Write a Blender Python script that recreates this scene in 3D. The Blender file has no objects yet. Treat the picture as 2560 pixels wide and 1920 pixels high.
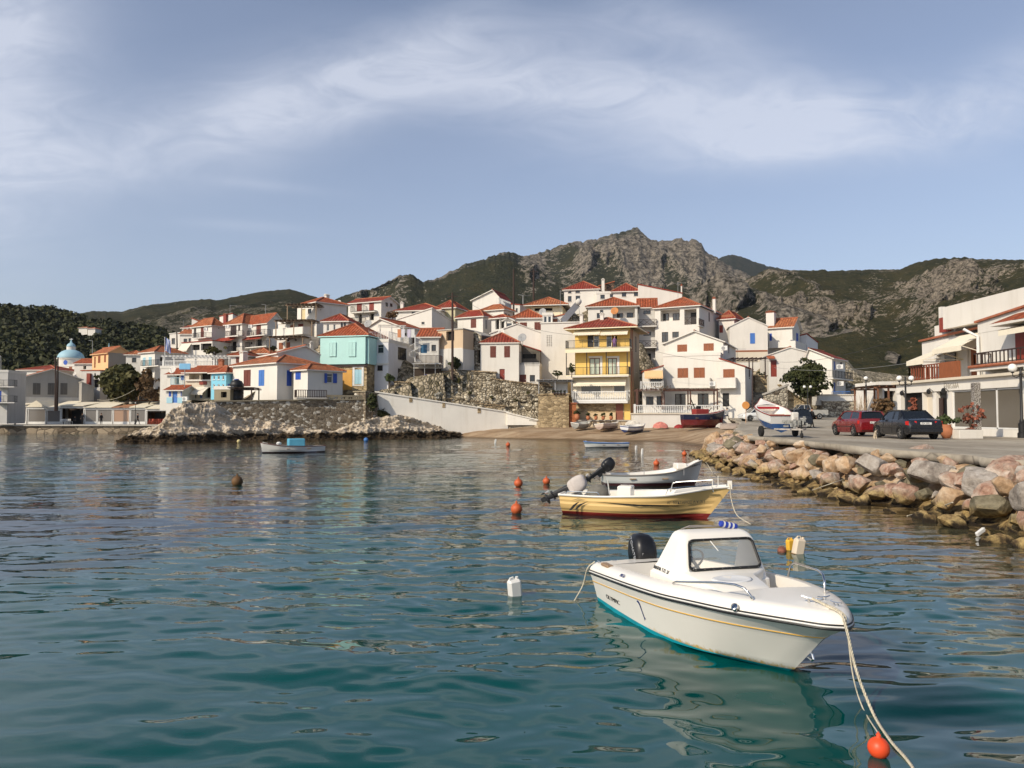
import bpy, math, random
import numpy as np
from mathutils import Vector, Matrix
C = bpy.context; SC = C.scene
R = math.radians
# ---------------------------------------------------------------- camera, sky, sun, exposure
CAMZ = 2.75; F = 1923.0; TH = R(2.38)
cd = bpy.data.cameras.new('camera'); cam = bpy.data.objects.new('camera', cd)
SC.collection.objects.link(cam); SC.camera = cam
cam.location = (0, 0, CAMZ); cam.rotation_euler = (R(90) + TH, 0, 0)
cd.sensor_width = 36; cd.lens = 36 * F / 2560; cd.clip_start = 0.1; cd.clip_end = 20000
SC.view_settings.view_transform = 'Standard'; SC.view_settings.look = 'None'
SC.view_settings.gamma = 1; SC.view_settings.exposure = -0.06
SC.cycles.max_bounces = 6; SC.cycles.transparent_max_bounces = 12
SC.cycles.sample_clamp_indirect = 6
SC.cycles.use_denoising = True
SUN_AZ = math.atan2(-0.75, -0.66)      # x, y of the way to the sun (from +Y, clockwise)
SUN_EL = R(35)
sv = Vector((math.sin(SUN_AZ) * math.cos(SUN_EL), math.cos(SUN_AZ) * math.cos(SUN_EL), math.sin(SUN_EL)))
sl = bpy.data.lights.new('sun', 'SUN'); sl.energy = 4.5; sl.angle = R(0.5); sl.color = (1.0, 0.88, 0.70)
so = bpy.data.objects.new('sun', sl); SC.collection.objects.link(so)
so.rotation_euler = (-sv).to_track_quat('-Z', 'Y').to_euler(); so.location = (-30, -20, 60)

def NT(tree): return tree.nodes, tree.links
W = bpy.data.worlds.new('World'); SC.world = W; W.use_nodes = True
n, l = NT(W.node_tree); n.clear()
def nd(nodes, t, **kw):
    x = nodes.new(t)
    for k, v in kw.items():
        if k.startswith('i_'): x.inputs[k[2:].replace('_', ' ')].default_value = v
        elif k[0] == 'n' and k[1:].isdigit(): x.inputs[int(k[1:])].default_value = v
        else: setattr(x, k, v)
    return x
def mth(nodes, links, op, a, b=None, c=None, clamp=False):
    x = nodes.new('ShaderNodeMath'); x.operation = op; x.use_clamp = clamp
    for i, v in enumerate((a, b, c)):
        if v is None: continue
        if isinstance(v, (int, float)): x.inputs[i].default_value = v
        else: links.new(v, x.inputs[i])
    return x.outputs[0]
def ramp(nodes, links, src, stops):
    x = nodes.new('ShaderNodeValToRGB'); e = x.color_ramp.elements
    while len(e) > 1: e.remove(e[-1])
    e[0].position = stops[0][0]; e[0].color = (*stops[0][1], 1) if len(stops[0][1]) == 3 else stops[0][1]
    for p, c in stops[1:]:
        q = e.new(p); q.color = (*c, 1)
    links.new(src, x.inputs[0]); return x.outputs[0]
def g1(v): return (v, v, v)
sky = nd(n, 'ShaderNodeTexSky', sky_type='NISHITA', sun_disc=False, sun_elevation=SUN_EL, sun_rotation=SUN_AZ,
         altitude=0, air_density=1.0, dust_density=2.2, ozone_density=1.6)
tc = nd(n, 'ShaderNodeTexCoord'); sx = nd(n, 'ShaderNodeSeparateXYZ'); l.new(tc.outputs['Generated'], sx.inputs[0])
# a thin sheet of high cloud: noise on a dome, thicker along a few long banks
ay = mth(n, l, 'MAXIMUM', mth(n, l, 'ABSOLUTE', sx.outputs['Y']), 0.08)
u = mth(n, l, 'DIVIDE', sx.outputs['X'], ay); v = mth(n, l, 'DIVIDE', sx.outputs['Z'], ay)
cb = nd(n, 'ShaderNodeCombineXYZ'); l.new(u, cb.inputs[0]); l.new(v, cb.inputs[1])
def cnoise(scale, sy, rot, det, rough, dist=0.0, off=(0, 0, 0)):
    mp = nd(n, 'ShaderNodeMapping'); l.new(cb.outputs[0], mp.inputs[0])
    mp.inputs['Rotation'].default_value = (0, 0, rot); mp.inputs['Scale'].default_value = (scale, scale * sy, scale)
    mp.inputs['Location'].default_value = off
    t = nd(n, 'ShaderNodeTexNoise', i_Scale=1.0, i_Detail=det, i_Roughness=rough, i_Distortion=dist); l.new(mp.outputs[0], t.inputs[0])
    return t.outputs['Fac']
na = cnoise(2.3, 1.5, R(12), 8, 0.52, 0.6, (3.1, 0.7, 0))
nb = cnoise(7.5, 2.6, R(-20), 12, 0.62, 1.4, (1.2, 4.4, 0))
nc = cnoise(1.3, 1.3, 0, 3, 0.5, 0.0, (7.7, 2.2, 0))
def bank(px, py, sxp, syp, ang):          # soft elliptical bank centred on a direction of the sky
    cu = (px - 1280) / F; cv = (1040 - py) / F
    a, b = math.cos(ang), math.sin(ang)
    du = mth(n, l, 'SUBTRACT', u, cu); dv = mth(n, l, 'SUBTRACT', v, cv)
    p = mth(n, l, 'DIVIDE', mth(n, l, 'ADD', mth(n, l, 'MULTIPLY', du, a), mth(n, l, 'MULTIPLY', dv, b)), sxp / F)
    q = mth(n, l, 'DIVIDE', mth(n, l, 'SUBTRACT', mth(n, l, 'MULTIPLY', dv, a), mth(n, l, 'MULTIPLY', du, b)), syp / F)
    r2 = mth(n, l, 'ADD', mth(n, l, 'MULTIPLY', p, p), mth(n, l, 'MULTIPLY', q, q))
    return mth(n, l, 'POWER', 2.718, mth(n, l, 'MULTIPLY', r2, -1.0))
BK = [(-60, 200, 230, 420, 0, 1.1), (650, 265, 420, 95, R(12), .95), (1000, 130, 330, 80, R(35), .42), (1450, 215, 520, 95, R(-4), .95),
      (2100, 300, 560, 85, R(5), .95), (2600, 160, 300, 90, R(30), .45), (1330, 60, 420, 60, 0, .3), (1750, 60, 600, 70, R(-25), .3),
      (100, 420, 420, 80, 0, .35), (600, 560, 150, 14, R(-3), .22), (640, 455, 160, 14, R(-6), .2), (1980, 360, 260, 50, R(8), .3)]
tot = None
for b in BK:
    t = mth(n, l, 'MULTIPLY', bank(*b[:5]), b[5]); tot = t if tot is None else mth(n, l, 'ADD', tot, t)
tot = mth(n, l, 'MINIMUM', tot, 1.05)
# outside the picture: a general scatter of the same cloud
soft = mth(n, l, 'ADD', mth(n, l, 'MULTIPLY', na, 0.52), mth(n, l, 'MULTIPLY', nb, 0.48))
dens = mth(n, l, 'MULTIPLY', tot, mth(n, l, 'ADD', mth(n, l, 'MULTIPLY', mth(n, l, 'SUBTRACT', soft, 0.5), 3.3), 0.86))
dens = mth(n, l, 'ADD', dens, mth(n, l, 'MULTIPLY', mth(n, l, 'SUBTRACT', nc, 0.5), 0.12), clamp=True)
dens = mth(n, l, 'MULTIPLY', dens, 0.60, clamp=True)
hz = ramp(n, l, sx.outputs['Z'], [(0.0, g1(0.34)), (0.10, g1(0.16)), (0.40, g1(0.04))])
skyc = nd(n, 'ShaderNodeMixRGB', blend_type='MULTIPLY', n0=1.0); l.new(sky.outputs[0], skyc.inputs[1]); skyc.inputs[2].default_value = (0.90, 0.95, 1.07, 1)
hs = nd(n, 'ShaderNodeHueSaturation', i_Saturation=0.78); l.new(skyc.outputs[0], hs.inputs['Color'])
hm = nd(n, 'ShaderNodeMixRGB'); l.new(hz, hm.inputs[0]); l.new(hs.outputs[0], hm.inputs[1]); hm.inputs[2].default_value = (4.5, 5.0, 5.85, 1)
cm = nd(n, 'ShaderNodeMixRGB'); l.new(dens, cm.inputs[0]); l.new(hm.outputs[0], cm.inputs[1]); cm.inputs[2].default_value = (5.9, 6.15, 6.9, 1)
up_ = nd(n, 'ShaderNodeMixRGB', blend_type='MULTIPLY', n0=1.0); l.new(cm.outputs[0], up_.inputs[1]); l.new(ramp(n, l, sx.outputs['Z'], [(0.46, g1(1)), (0.60, (.38, .52, .64)), (1, (.28, .40, .54))]), up_.inputs[2]); cm = up_
bg = nd(n, 'ShaderNodeBackground', i_Strength=0.147); l.new(cm.outputs[0], bg.inputs[0])
wo = nd(n, 'ShaderNodeOutputWorld'); l.new(bg.outputs[0], wo.inputs[0])

# ---------------------------------------------------------------- pixels of the photograph -> places
CT, ST = math.cos(TH), math.sin(TH)
def ray(px, py):
    xs = (px - 1280) / F; ys = (960 - py) / F
    return Vector((xs, CT - ys * ST, ST + ys * CT))
def at(px, py, Y):
    d = ray(px, py); t = Y / d.y
    return Vector((d.x * t, Y, CAMZ + d.z * t))
def atz(px, py, z):
    d = ray(px, py); t = (z - CAMZ) / d.z
    return Vector((d.x * t, d.y * t, z))

# ---------------------------------------------------------------- mesh helpers
class MB:
    def __init__(s): s.v = []; s.f = []; s.mi = []; s.uv = {}; s.m = 0
    def add(s, vs, fs, uvs=None):
        o = len(s.v); s.v += [tuple(p) for p in vs]
        for k, f in enumerate(fs):
            if uvs: s.uv[len(s.f)] = uvs[k]
            s.f.append(tuple(i + o for i in f)); s.mi.append(s.m)
        return s
    def quad(s, a, b, c, d, uv=None): return s.add([a, b, c, d], [(0, 1, 2, 3)], [uv] if uv else None)
    def box(s, x0, y0, z0, x1, y1, z1, M=None, bev=0.0):
        if bev > 0:
            b = bev; vs = []; 
            for (z, i) in ((z0, b), (z0 + b, 0), (z1 - b, 0), (z1, b)):
                vs += [(x0 + b + (0 if i else 0), y0 + i, z), (x1 - b, y0 + i, z), (x1 - i, y0 + b, z), (x1 - i, y1 - b, z),
                       (x1 - b, y1 - i, z), (x0 + b, y1 - i, z), (x0 + i, y1 - b, z), (x0 + i, y0 + b, z)]
            fs = [tuple(range(7, -1, -1)), tuple(range(24, 32))]
            for r in range(3):
                for k in range(8): fs.append((r * 8 + k, r * 8 + (k + 1) % 8, r * 8 + 8 + (k + 1) % 8, r * 8 + 8 + k))
        else:
            vs = [(x0, y0, z0), (x1, y0, z0), (x1, y1, z0), (x0, y1, z0), (x0, y0, z1), (x1, y0, z1), (x1, y1, z1), (x0, y1, z1)]
            fs = [(3, 2, 1, 0), (4, 5, 6, 7), (0, 1, 5, 4), (1, 2, 6, 5), (2, 3, 7, 6), (3, 0, 4, 7)]
        if M is not None: vs = [M @ Vector(p) for p in vs]
        return s.add(vs, fs)
    def bar(s, a, b, w, h=None, up=(0, 0, 1)):
        a = Vector(a); b = Vector(b); h = h or w; d = (b - a)
        if d.length < 1e-6: return s
        d.normalize(); u = Vector(up)
        if abs(d.dot(u)) > 0.98: u = Vector((0, 1, 0))
        r = d.cross(u).normalized(); u = r.cross(d).normalized()
        c = [(-w / 2, -h / 2), (w / 2, -h / 2), (w / 2, h / 2), (-w / 2, h / 2)]
        vs = [a + r * x + u * y for x, y in c] + [b + r * x + u * y for x, y in c]
        return s.add(vs, [(3, 2, 1, 0), (4, 5, 6, 7), (0, 1, 5, 4), (1, 2, 6, 5), (2, 3, 7, 6), (3, 0, 4, 7)])
    def tube(s, pts, r, k=8, cap=True, closed=False):
        P = [Vector(p) for p in pts]; N = len(P); rr = r if isinstance(r, (list, tuple)) else [r] * N
        t0 = (P[1] - P[0]).normalized(); up = Vector((0, 0, 1)) if abs(t0.z) < 0.9 else Vector((1, 0, 0))
        x = t0.cross(up).normalized(); vs = []
        for i in range(N):
            a = P[i - 1] if (i > 0 or closed) else P[i]; b = P[(i + 1) % N] if (i < N - 1 or closed) else P[i]
            t = (b - a).normalized(); x = (x - t * x.dot(t))
            x = x.normalized() if x.length > 1e-6 else t.orthogonal().normalized(); y = t.cross(x)
            for j in range(k):
                an = 2 * math.pi * j / k; vs.append(P[i] + (x * math.cos(an) + y * math.sin(an)) * rr[i])
        fs = []
        for i in range(N if closed else N - 1):
            i2 = (i + 1) % N
            for j in range(k): fs.append((i * k + j, i * k + (j + 1) % k, i2 * k + (j + 1) % k, i2 * k + j))
        if cap and not closed: fs += [tuple(range(k - 1, -1, -1)), tuple((N - 1) * k + j for j in range(k))]
        return s.add(vs, fs)
    def lathe(s, prof, k=16, c=(0, 0, 0), M=None):      # prof: (r, z) bottom to top
        vs = []; fs = []; n_ = len(prof)
        for r, z in prof:
            for j in range(k):
                a = 2 * math.pi * j / k; p = Vector((c[0] + r * math.cos(a), c[1] + r * math.sin(a), c[2] + z))
                vs.append(M @ p if M is not None else p)
        for i in range(n_ - 1):
            for j in range(k): fs.append((i * k + j, i * k + (j + 1) % k, (i + 1) * k + (j + 1) % k, (i + 1) * k + j))
        fs += [tuple(range(k - 1, -1, -1)), tuple((n_ - 1) * k + j for j in range(k))]
        return s.add(vs, fs)
    def prism(s, poly, a, b, axis='y', M=None):      # polygon in the plane across the axis, pushed from a to b
        def P(p, t): return {'y': (p[0], t, p[1]), 'x': (t, p[0], p[1]), 'z': (p[0], p[1], t)}[axis]
        k = len(poly); vs = [P(p, a) for p in poly] + [P(p, b) for p in poly]
        if M is not None: vs = [M @ Vector(p) for p in vs]
        fs = [tuple(range(k)), tuple(range(2 * k - 1, k - 1, -1))] + [(i + k, (i + 1) % k + k, (i + 1) % k, i) for i in range(k)]
        return s.add(vs, fs)
    def grid(s, rows, closed=False, flip=False):      # rows: list of equally long point lists
        nr = len(rows); nc_ = len(rows[0]); vs = [p for r in rows for p in r]; fs = []
        for i in range(nr - 1):
            for j in range(nc_ if closed else nc_ - 1):
                q = (i * nc_ + j, i * nc_ + (j + 1) % nc_, (i + 1) * nc_ + (j + 1) % nc_, (i + 1) * nc_ + j)
                fs.append(q[::-1] if flip else q)
        return s.add(vs, fs)
    def build(s, name, mat, parent=None, smooth=False, angle=None):
        me = bpy.data.meshes.new(name); me.from_pydata(s.v, [], s.f)
        ms = mat if isinstance(mat, (list, tuple)) else [mat]
        for m in ms: me.materials.append(m)
        if len(ms) > 1: me.polygons.foreach_set('material_index', s.mi)
        if s.uv:
            ul = me.uv_layers.new(name='UVMap').data
            for fi, uvs in s.uv.items():
                st = me.polygons[fi].loop_start
                for k, q in enumerate(uvs): ul[st + k].uv = q
        if smooth or angle:
            me.polygons.foreach_set('use_smooth', [True] * len(me.polygons))
            if angle: 
                try: me.set_sharp_from_angle(angle=R(angle))
                except Exception: pass
        me.update()
        o = bpy.data.objects.new(name, me); SC.collection.objects.link(o)
        if parent is not None: o.parent = parent
        return o
def np_mesh(name, V, Fq, mat, parent=None, smooth=False, attrs=None, mi=None):
    me = bpy.data.meshes.new(name); V = np.asarray(V, dtype=np.float32); Fq = np.asarray(Fq, dtype=np.int32)
    k = Fq.shape[1]; me.vertices.add(len(V)); me.vertices.foreach_set('co', V.ravel())
    me.loops.add(Fq.size); me.loops.foreach_set('vertex_index', Fq.ravel())
    me.polygons.add(len(Fq)); me.polygons.foreach_set('loop_start', np.arange(0, Fq.size, k, dtype=np.int32))
    try: me.polygons.foreach_set('loop_total', np.full(len(Fq), k, dtype=np.int32))
    except Exception: pass
    if smooth: me.polygons.foreach_set('use_smooth', np.ones(len(Fq), dtype=bool))
    for m in (mat if isinstance(mat, (list, tuple)) else [mat]): me.materials.append(m)
    if mi is not None: me.polygons.foreach_set('material_index', np.asarray(mi, dtype=np.int32))
    me.update(calc_edges=True)
    for a, arr in (attrs or {}).items():
        at_ = me.attributes.new(a, 'FLOAT', 'POINT'); at_.data.foreach_set('value', np.asarray(arr, dtype=np.float32))
    o = bpy.data.objects.new(name, me); SC.collection.objects.link(o)
    if parent is not None: o.parent = parent
    return o
def tag(o, label=None, cat=None, group=None, kind=None):
    if label: o['label'] = label
    if cat: o['category'] = cat
    if group: o['group'] = group
    if kind: o['kind'] = kind
    return o
def thing(name, label, cat, loc=(0, 0, 0), rz=0.0, group=None):
    o = bpy.data.objects.new(name, None); SC.collection.objects.link(o); o.empty_display_size = 0.3
    o.location = loc; o.rotation_euler = (0, 0, rz); return tag(o, label, cat, group)
def kids(o): return [c for c in bpy.data.objects if c.parent == o]
def copy_tree(o, parent=None, **kw):
    c = o.copy(); SC.collection.objects.link(c)
    c.parent = parent
    for ch in list(o.children): copy_tree(ch, c)
    for k, v_ in kw.items():
        if k in ('label', 'group'): c[k] = v_
        else: setattr(c, k, v_)
    return c

# ---------------------------------------------------------------- numpy noise
def _h(ix, iy, s):
    h = (ix.astype(np.int64) * 374761393 + iy.astype(np.int64) * 668265263 + s * 974711) & 0xffffffff
    h = ((h ^ (h >> 13)) * 1274126177) & 0xffffffff
    return ((h ^ (h >> 16)) & 0xffff) / 65535.0
def vn(x, y, s=0):
    x = np.asarray(x, float); y = np.asarray(y, float)
    ix = np.floor(x); iy = np.floor(y); fx = x - ix; fy = y - iy
    fx = fx * fx * fx * (fx * (fx * 6 - 15) + 10); fy = fy * fy * fy * (fy * (fy * 6 - 15) + 10)
    ix = ix.astype(np.int64); iy = iy.astype(np.int64)
    a = _h(ix, iy, s); b = _h(ix + 1, iy, s); c = _h(ix, iy + 1, s); d = _h(ix + 1, iy + 1, s)
    return (a + (b - a) * fx) * (1 - fy) + (c + (d - c) * fx) * fy
def fbm(x, y, o=4, s=0, g=0.5):
    t = 0; a = 1; tot_ = 0
    for k in range(o): t = t + a * (vn(x * 2 ** k + 17.3 * k, y * 2 ** k - 9.1 * k, s + k) * 2 - 1); tot_ += a; a *= g
    return t / tot_
def ridged(x, y, o=4, s=0, g=0.5):
    t = 0; a = 1; tot_ = 0
    for k in range(o): t = t + a * (1 - np.abs(vn(x * 2 ** k + 5.3 * k, y * 2 ** k + 3.1 * k, s + k) * 2 - 1)); tot_ += a; a *= g
    return t / tot_

# ---------------------------------------------------------------- materials
_M = {}
def bsdf(name, col, rough=0.7, metal=0.0, spec=0.5):
    m = bpy.data.materials.new(name); m.use_nodes = True; nn, ll = NT(m.node_tree)
    b = nn['Principled BSDF']; b.inputs['Base Color'].default_value = (*col, 1); b.inputs['Roughness'].default_value = rough
    b.inputs['Metallic'].default_value = metal; b.inputs['Specular IOR Level'].default_value = spec
    return m, nn, ll, b
def mixc(nn, ll, fac, a, b, blend='MIX'):
    x = nn.new('ShaderNodeMixRGB'); x.blend_type = blend
    for i, v_ in enumerate((fac, a, b)):
        if isinstance(v_, (int, float)): x.inputs[i].default_value = v_
        elif isinstance(v_, tuple): x.inputs[i].default_value = (*v_, 1)
        else: ll.new(v_, x.inputs[i])
    return x.outputs[0]
def tnoise(nn, ll, scale, det=4, rough=0.55, coord='Object', dist=0.0, sc3=None):
    c = nn.new('ShaderNodeTexCoord'); src = c.outputs['Object' if coord == 'World' else coord]
    if coord == 'World':
        src = nn.new('ShaderNodeNewGeometry').outputs['Position']
    if sc3:
        mp = nn.new('ShaderNodeMapping'); mp.inputs['Scale'].default_value = sc3; ll.new(src, mp.inputs[0]); src = mp.outputs[0]
    t = nn.new('ShaderNodeTexNoise'); t.inputs['Scale'].default_value = scale; t.inputs['Detail'].default_value = det
    t.inputs['Roughness'].default_value = rough; t.inputs['Distortion'].default_value = dist; ll.new(src, t.inputs[0]); return t.outputs['Fac']
def bump(nn, ll, b, h, strength=0.4, dist=0.02):
    x = nn.new('ShaderNodeBump'); x.inputs['Strength'].default_value = strength; x.inputs['Distance'].default_value = dist
    ll.new(h, x.inputs['Height']); ll.new(x.outputs[0], b.inputs['Normal'])
def sc_(c, k): return tuple(min(1, x * k) for x in c)
def paint(col, rough=0.6, var=0.10, scale=1.5, metal=0.0, spec=0.4, bmp=0.0, bs=30):
    key = ('p', col, rough, var, scale, metal, bmp)
    if key in _M: return _M[key]
    m, nn, ll, b = bsdf('paint', col, rough, metal, spec)
    f = tnoise(nn, ll, scale, 5, 0.6)
    r = ramp(nn, ll, f, [(0.3, sc_(col, 1 - var)), (0.7, sc_(col, 1 + var * 0.5))]); ll.new(r, b.inputs['Base Color'])
    if bmp: bump(nn, ll, b, tnoise(nn, ll, bs, 3), bmp, 0.01)
    _M[key] = m; return m
def plaster(col=(0.80, 0.78, 0.74), dirt=0.25, key=None):
    key = ('pl', col, dirt)
    if key in _M: return _M[key]
    m, nn, ll, b = bsdf('plaster', col, 0.9, 0, 0.2)
    a = tnoise(nn, ll, 0.35, 5, 0.6); s = tnoise(nn, ll, 1.0, 6, 0.7, sc3=(1.6, 1.6, 0.22))
    c1 = ramp(nn, ll, a, [(0.3, sc_(col, 0.93)), (0.65, sc_(col, 1.02))])
    st = ramp(nn, ll, s, [(0.50, g1(0)), (0.78, g1(1))])
    w = mth(nn, ll, 'MULTIPLY', st, dirt)
    c2 = mixc(nn, ll, w, c1, (col[0] * .66, col[1] * .62, col[2] * .55))
    ll.new(c2, b.inputs['Base Color']); bump(nn, ll, b, tnoise(nn, ll, 9, 4), 0.25, 0.02)
    _M[key] = m; return m
def tiles(col=(0.42, 0.13, 0.06), var=0.4, pitch=0.40):
    key = ('t', col, var, pitch)
    if key in _M: return _M[key]
    m, nn, ll, b = bsdf('roof_tiles', col, 0.85, 0, 0.2)
    uv = nn.new('ShaderNodeUVMap'); sp = nn.new('ShaderNodeSeparateXYZ'); ll.new(uv.outputs[0], sp.inputs[0])
    w1 = mth(nn, ll, 'SINE', mth(nn, ll, 'MULTIPLY', sp.outputs[0], 2 * math.pi / pitch))
    w1 = mth(nn, ll, 'ADD', mth(nn, ll, 'MULTIPLY', w1, 0.5), 0.5)
    w2 = mth(nn, ll, 'FRACT', mth(nn, ll, 'DIVIDE', sp.outputs[1], 0.36))
    mp = nn.new('ShaderNodeMapping'); mp.inputs['Scale'].default_value = (2 / pitch, 2.8, 1); ll.new(uv.outputs[0], mp.inputs[0])
    vo = nn.new('ShaderNodeTexWhiteNoise'); sn = nn.new('ShaderNodeVectorMath'); sn.operation = 'FLOOR'
    ll.new(mp.outputs[0], sn.inputs[0]); ll.new(sn.outputs[0], vo.inputs[0])
    big = tnoise(nn, ll, 0.5, 5, 0.65)
    c = ramp(nn, ll, vo.outputs['Value'], [(0, sc_(col, 1 - var)), (0.6, col), (1, (min(1, col[0] * 1.25), col[1] * 1.45, col[2] * 1.5))])
    c = mixc(nn, ll, ramp(nn, ll, big, [(0.45, g1(0)), (0.75, g1(0.55))]), c, (0.20, 0.15, 0.10))
    gap = ramp(nn, ll, w1, [(0.0, g1(0.75)), (0.35, g1(0.0))])
    c = mixc(nn, ll, gap, c, sc_(col, 0.38))
    ll.new(c, b.inputs['Base Color'])
    h = mth(nn, ll, 'ADD', w1, mth(nn, ll, 'MULTIPLY', w2, 0.25)); bump(nn, ll, b, h, 0.9, 0.07)
    _M[key] = m; return m
def wood(col=(0.20, 0.07, 0.03), rough=0.55, slat=0.0):
    key = ('w', col, rough, slat)
    if key in _M: return _M[key]
    m, nn, ll, b = bsdf('wood', col, rough, 0, 0.4)
    f = tnoise(nn, ll, 3.0, 6, 0.6, sc3=(6, 6, 0.8))
    ll.new(ramp(nn, ll, f, [(0.3, sc_(col, 0.7)), (0.7, sc_(col, 1.2))]), b.inputs['Base Color'])
    bump(nn, ll, b, f, 0.3, 0.01)
    _M[key] = m; return m
def stone(c1=(0.36, 0.30, 0.22), c2=(0.16, 0.13, 0.10), scale=2.2, mortar=(0.25, 0.21, 0.16), edge=0.06, bs=0.6, flat=(1, 1, 1.5), coord='World', pale=None):
    key = ('s', c1, c2, scale, mortar, edge, flat, coord, pale)
    if key in _M: return _M[key]
    m, nn, ll, b = bsdf('rubble_stone', c1, 0.95, 0, 0.1)
    if coord == 'World': src = nn.new('ShaderNodeNewGeometry').outputs['Position']
    else: src = nn.new('ShaderNodeTexCoord').outputs['Object']
    mp = nn.new('ShaderNodeMapping'); mp.inputs['Scale'].default_value = flat; ll.new(src, mp.inputs[0])
    wv = nn.new('ShaderNodeTexNoise'); wv.inputs['Scale'].default_value = scale * 1.3; wv.inputs['Detail'].default_value = 2; ll.new(mp.outputs[0], wv.inputs[0])
    ad = nn.new('ShaderNodeMixRGB'); ad.inputs[0].default_value = 0.10; ll.new(mp.outputs[0], ad.inputs[1]); ll.new(wv.outputs['Color'], ad.inputs[2])
    ve = nn.new('ShaderNodeTexVoronoi'); ve.feature = 'DISTANCE_TO_EDGE'; ve.inputs['Scale'].default_value = scale; ll.new(ad.outputs[0], ve.inputs[0])
    vc = nn.new('ShaderNodeTexVoronoi'); vc.inputs['Scale'].default_value = scale; ll.new(ad.outputs[0], vc.inputs[0])
    cs = nn.new('ShaderNodeSeparateXYZ'); ll.new(vc.outputs['Color'], cs.inputs[0])
    st = [(0.0, c2), (0.55, c1), (0.85, sc_(c1, 1.25))]
    if pale: st = [(0.0, c2), (0.5, c1), (0.78, sc_(c1, 1.1)), (0.84, pale)]
    c = ramp(nn, ll, cs.outputs[0], st)
    fn = tnoise(nn, ll, 6, 5, 0.6, coord=coord)
    c = mixc(nn, ll, 0.5, c, ramp(nn, ll, fn, [(0.3, g1(0.55)), (0.7, g1(1.15))]), 'MULTIPLY')
    e = ramp(nn, ll, ve.outputs['Distance'], [(0.0, g1(1)), (edge, g1(0))])
    ll.new(mixc(nn, ll, e, c, mortar), b.inputs['Base Color'])
    h = ramp(nn, ll, ve.outputs['Distance'], [(0.0, g1(0)), (edge * 2.5, g1(1))])
    bump(nn, ll, b, mth(nn, ll, 'ADD', h, mth(nn, ll, 'MULTIPLY', fn, 0.4)), bs, 0.12)
    _M[key] = m; return m
def glassm(col=(0.02, 0.025, 0.03), rough=0.08):
    key = ('g', col, rough)
    if key in _M: return _M[key]
    m, nn, ll, b = bsdf('window_glass', col, rough, 0, 0.8); _M[key] = m; return m
def foliage(c1, c2, key=None, scale=1.5):
    key = ('fo', c1, c2)
    if key in _M: return _M[key]
    m, nn, ll, b = bsdf('leaves', c1, 0.7, 0, 0.25)
    f = tnoise(nn, ll, scale, 5, 0.7, coord='World'); oi = nn.new('ShaderNodeAttribute'); oi.attribute_name = 'tone'
    g = mth(nn, ll, 'ADD', mth(nn, ll, 'MULTIPLY', f, 0.6), mth(nn, ll, 'MULTIPLY', oi.outputs['Fac'], 0.5))
    ll.new(ramp(nn, ll, g, [(0.25, c1), (0.75, c2)]), b.inputs['Base Color'])
    _M[key] = m; return m
WHITE = plaster((0.68, 0.645, 0.585), 0.30); WHITE2 = plaster((0.60, 0.575, 0.53), 0.50); CREAM = plaster((0.62, 0.55, 0.44), 0.25)
TILE = tiles((0.36, 0.085, 0.035), 0.4); TILEO = tiles((0.42, 0.14, 0.06), 0.5); TILER = tiles((0.27, 0.045, 0.028), 0.35)
BROWN = wood((0.16, 0.045, 0.03)); DBROWN = wood((0.045, 0.025, 0.02)); OCHW = wood((0.28, 0.09, 0.035)); BLUEW = paint((0.03, 0.09, 0.42), 0.5)
BLACK = paint((0.012, 0.012, 0.013), 0.5); IRON = paint((0.02, 0.02, 0.022), 0.45, metal=0.3); WHITEM = paint((0.68, 0.67, 0.64), 0.5)
GLASS = glassm(); CONC = plaster((0.42, 0.39, 0.34), 0.4); GREY = paint((0.30, 0.30, 0.30), 0.6)
STEEL = paint((0.65, 0.63, 0.60), 0.25, 0.05, metal=1.0); SHADE_PAINT = paint((0.015, 0.013, 0.012), 0.9)  # the near-black paint stands in for shade inside openings
CLOTH = paint((0.72, 0.66, 0.55), 0.9, 0.08)
# ---------------------------------------------------------------- water
def atv(px, py, Y):
    xs = (px - 1280) / F; ys = (960 - py) / F
    dy = CT - ys * ST; t = Y / dy
    return xs * t, Y + 0 * px, CAMZ + (ST + ys * CT) * t
rng = np.random.default_rng(7)
def wave_h(X, Y):
    h = np.zeros_like(X)
    wx = X + 0.5 * fbm(X * 0.35, Y * 0.35, 2, 3); wy = Y + 0.35 * fbm(X * 0.3 + 9, Y * 0.3, 2, 5)
    calm = 0.50 + 0.9 * vn(X * 0.06 + 3, Y * 0.10, 11) ** 1.5
    for k in range(52):
        lam = 0.26 * (3.4 / 0.26) ** rng.random(); a = R(-90 + 8 + rng.normal() * 30)
        kx, ky = math.cos(a) * 2 * math.pi / lam, math.sin(a) * 2 * math.pi / lam
        amp = 0.00215 * lam ** 1.0 * (0.6 + 0.8 * rng.random()) * (2.8 * np.clip((Y - 3) / 15, .30, 1) if lam < 1.0 else 0.80)
        fade = np.clip((lam * 95 / np.maximum(Y, 1) - 1) * 0.7, 0, 1) if lam < 1.2 else 1.0
        h += amp * np.sin(kx * wx + ky * wy + rng.random() * 6.28) * fade * (calm if lam < 1.0 else 1)
    return h
nr, ncol = 1000, 860
pyr = np.linspace(1.0, 0.0, nr) ** 1.15
pp = 33 + (2600 - 33) * pyr                       # pixels under the horizon
Yr = CAMZ * F / pp
uc = np.linspace(-1, 1, ncol); uc = 0.80 * uc + 0.9 * uc ** 7
YY, UU = np.meshgrid(Yr, uc, indexing='ij'); XX = YY * UU
ZZ = wave_h(XX, YY)
V = np.stack([XX, YY, ZZ], -1).reshape(-1, 3)
idx = np.arange(nr * ncol).reshape(nr, ncol)
Fq = np.stack([idx[:-1, :-1], idx[:-1, 1:], idx[1:, 1:], idx[1:, :-1]], -1).reshape(-1, 4)
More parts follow.
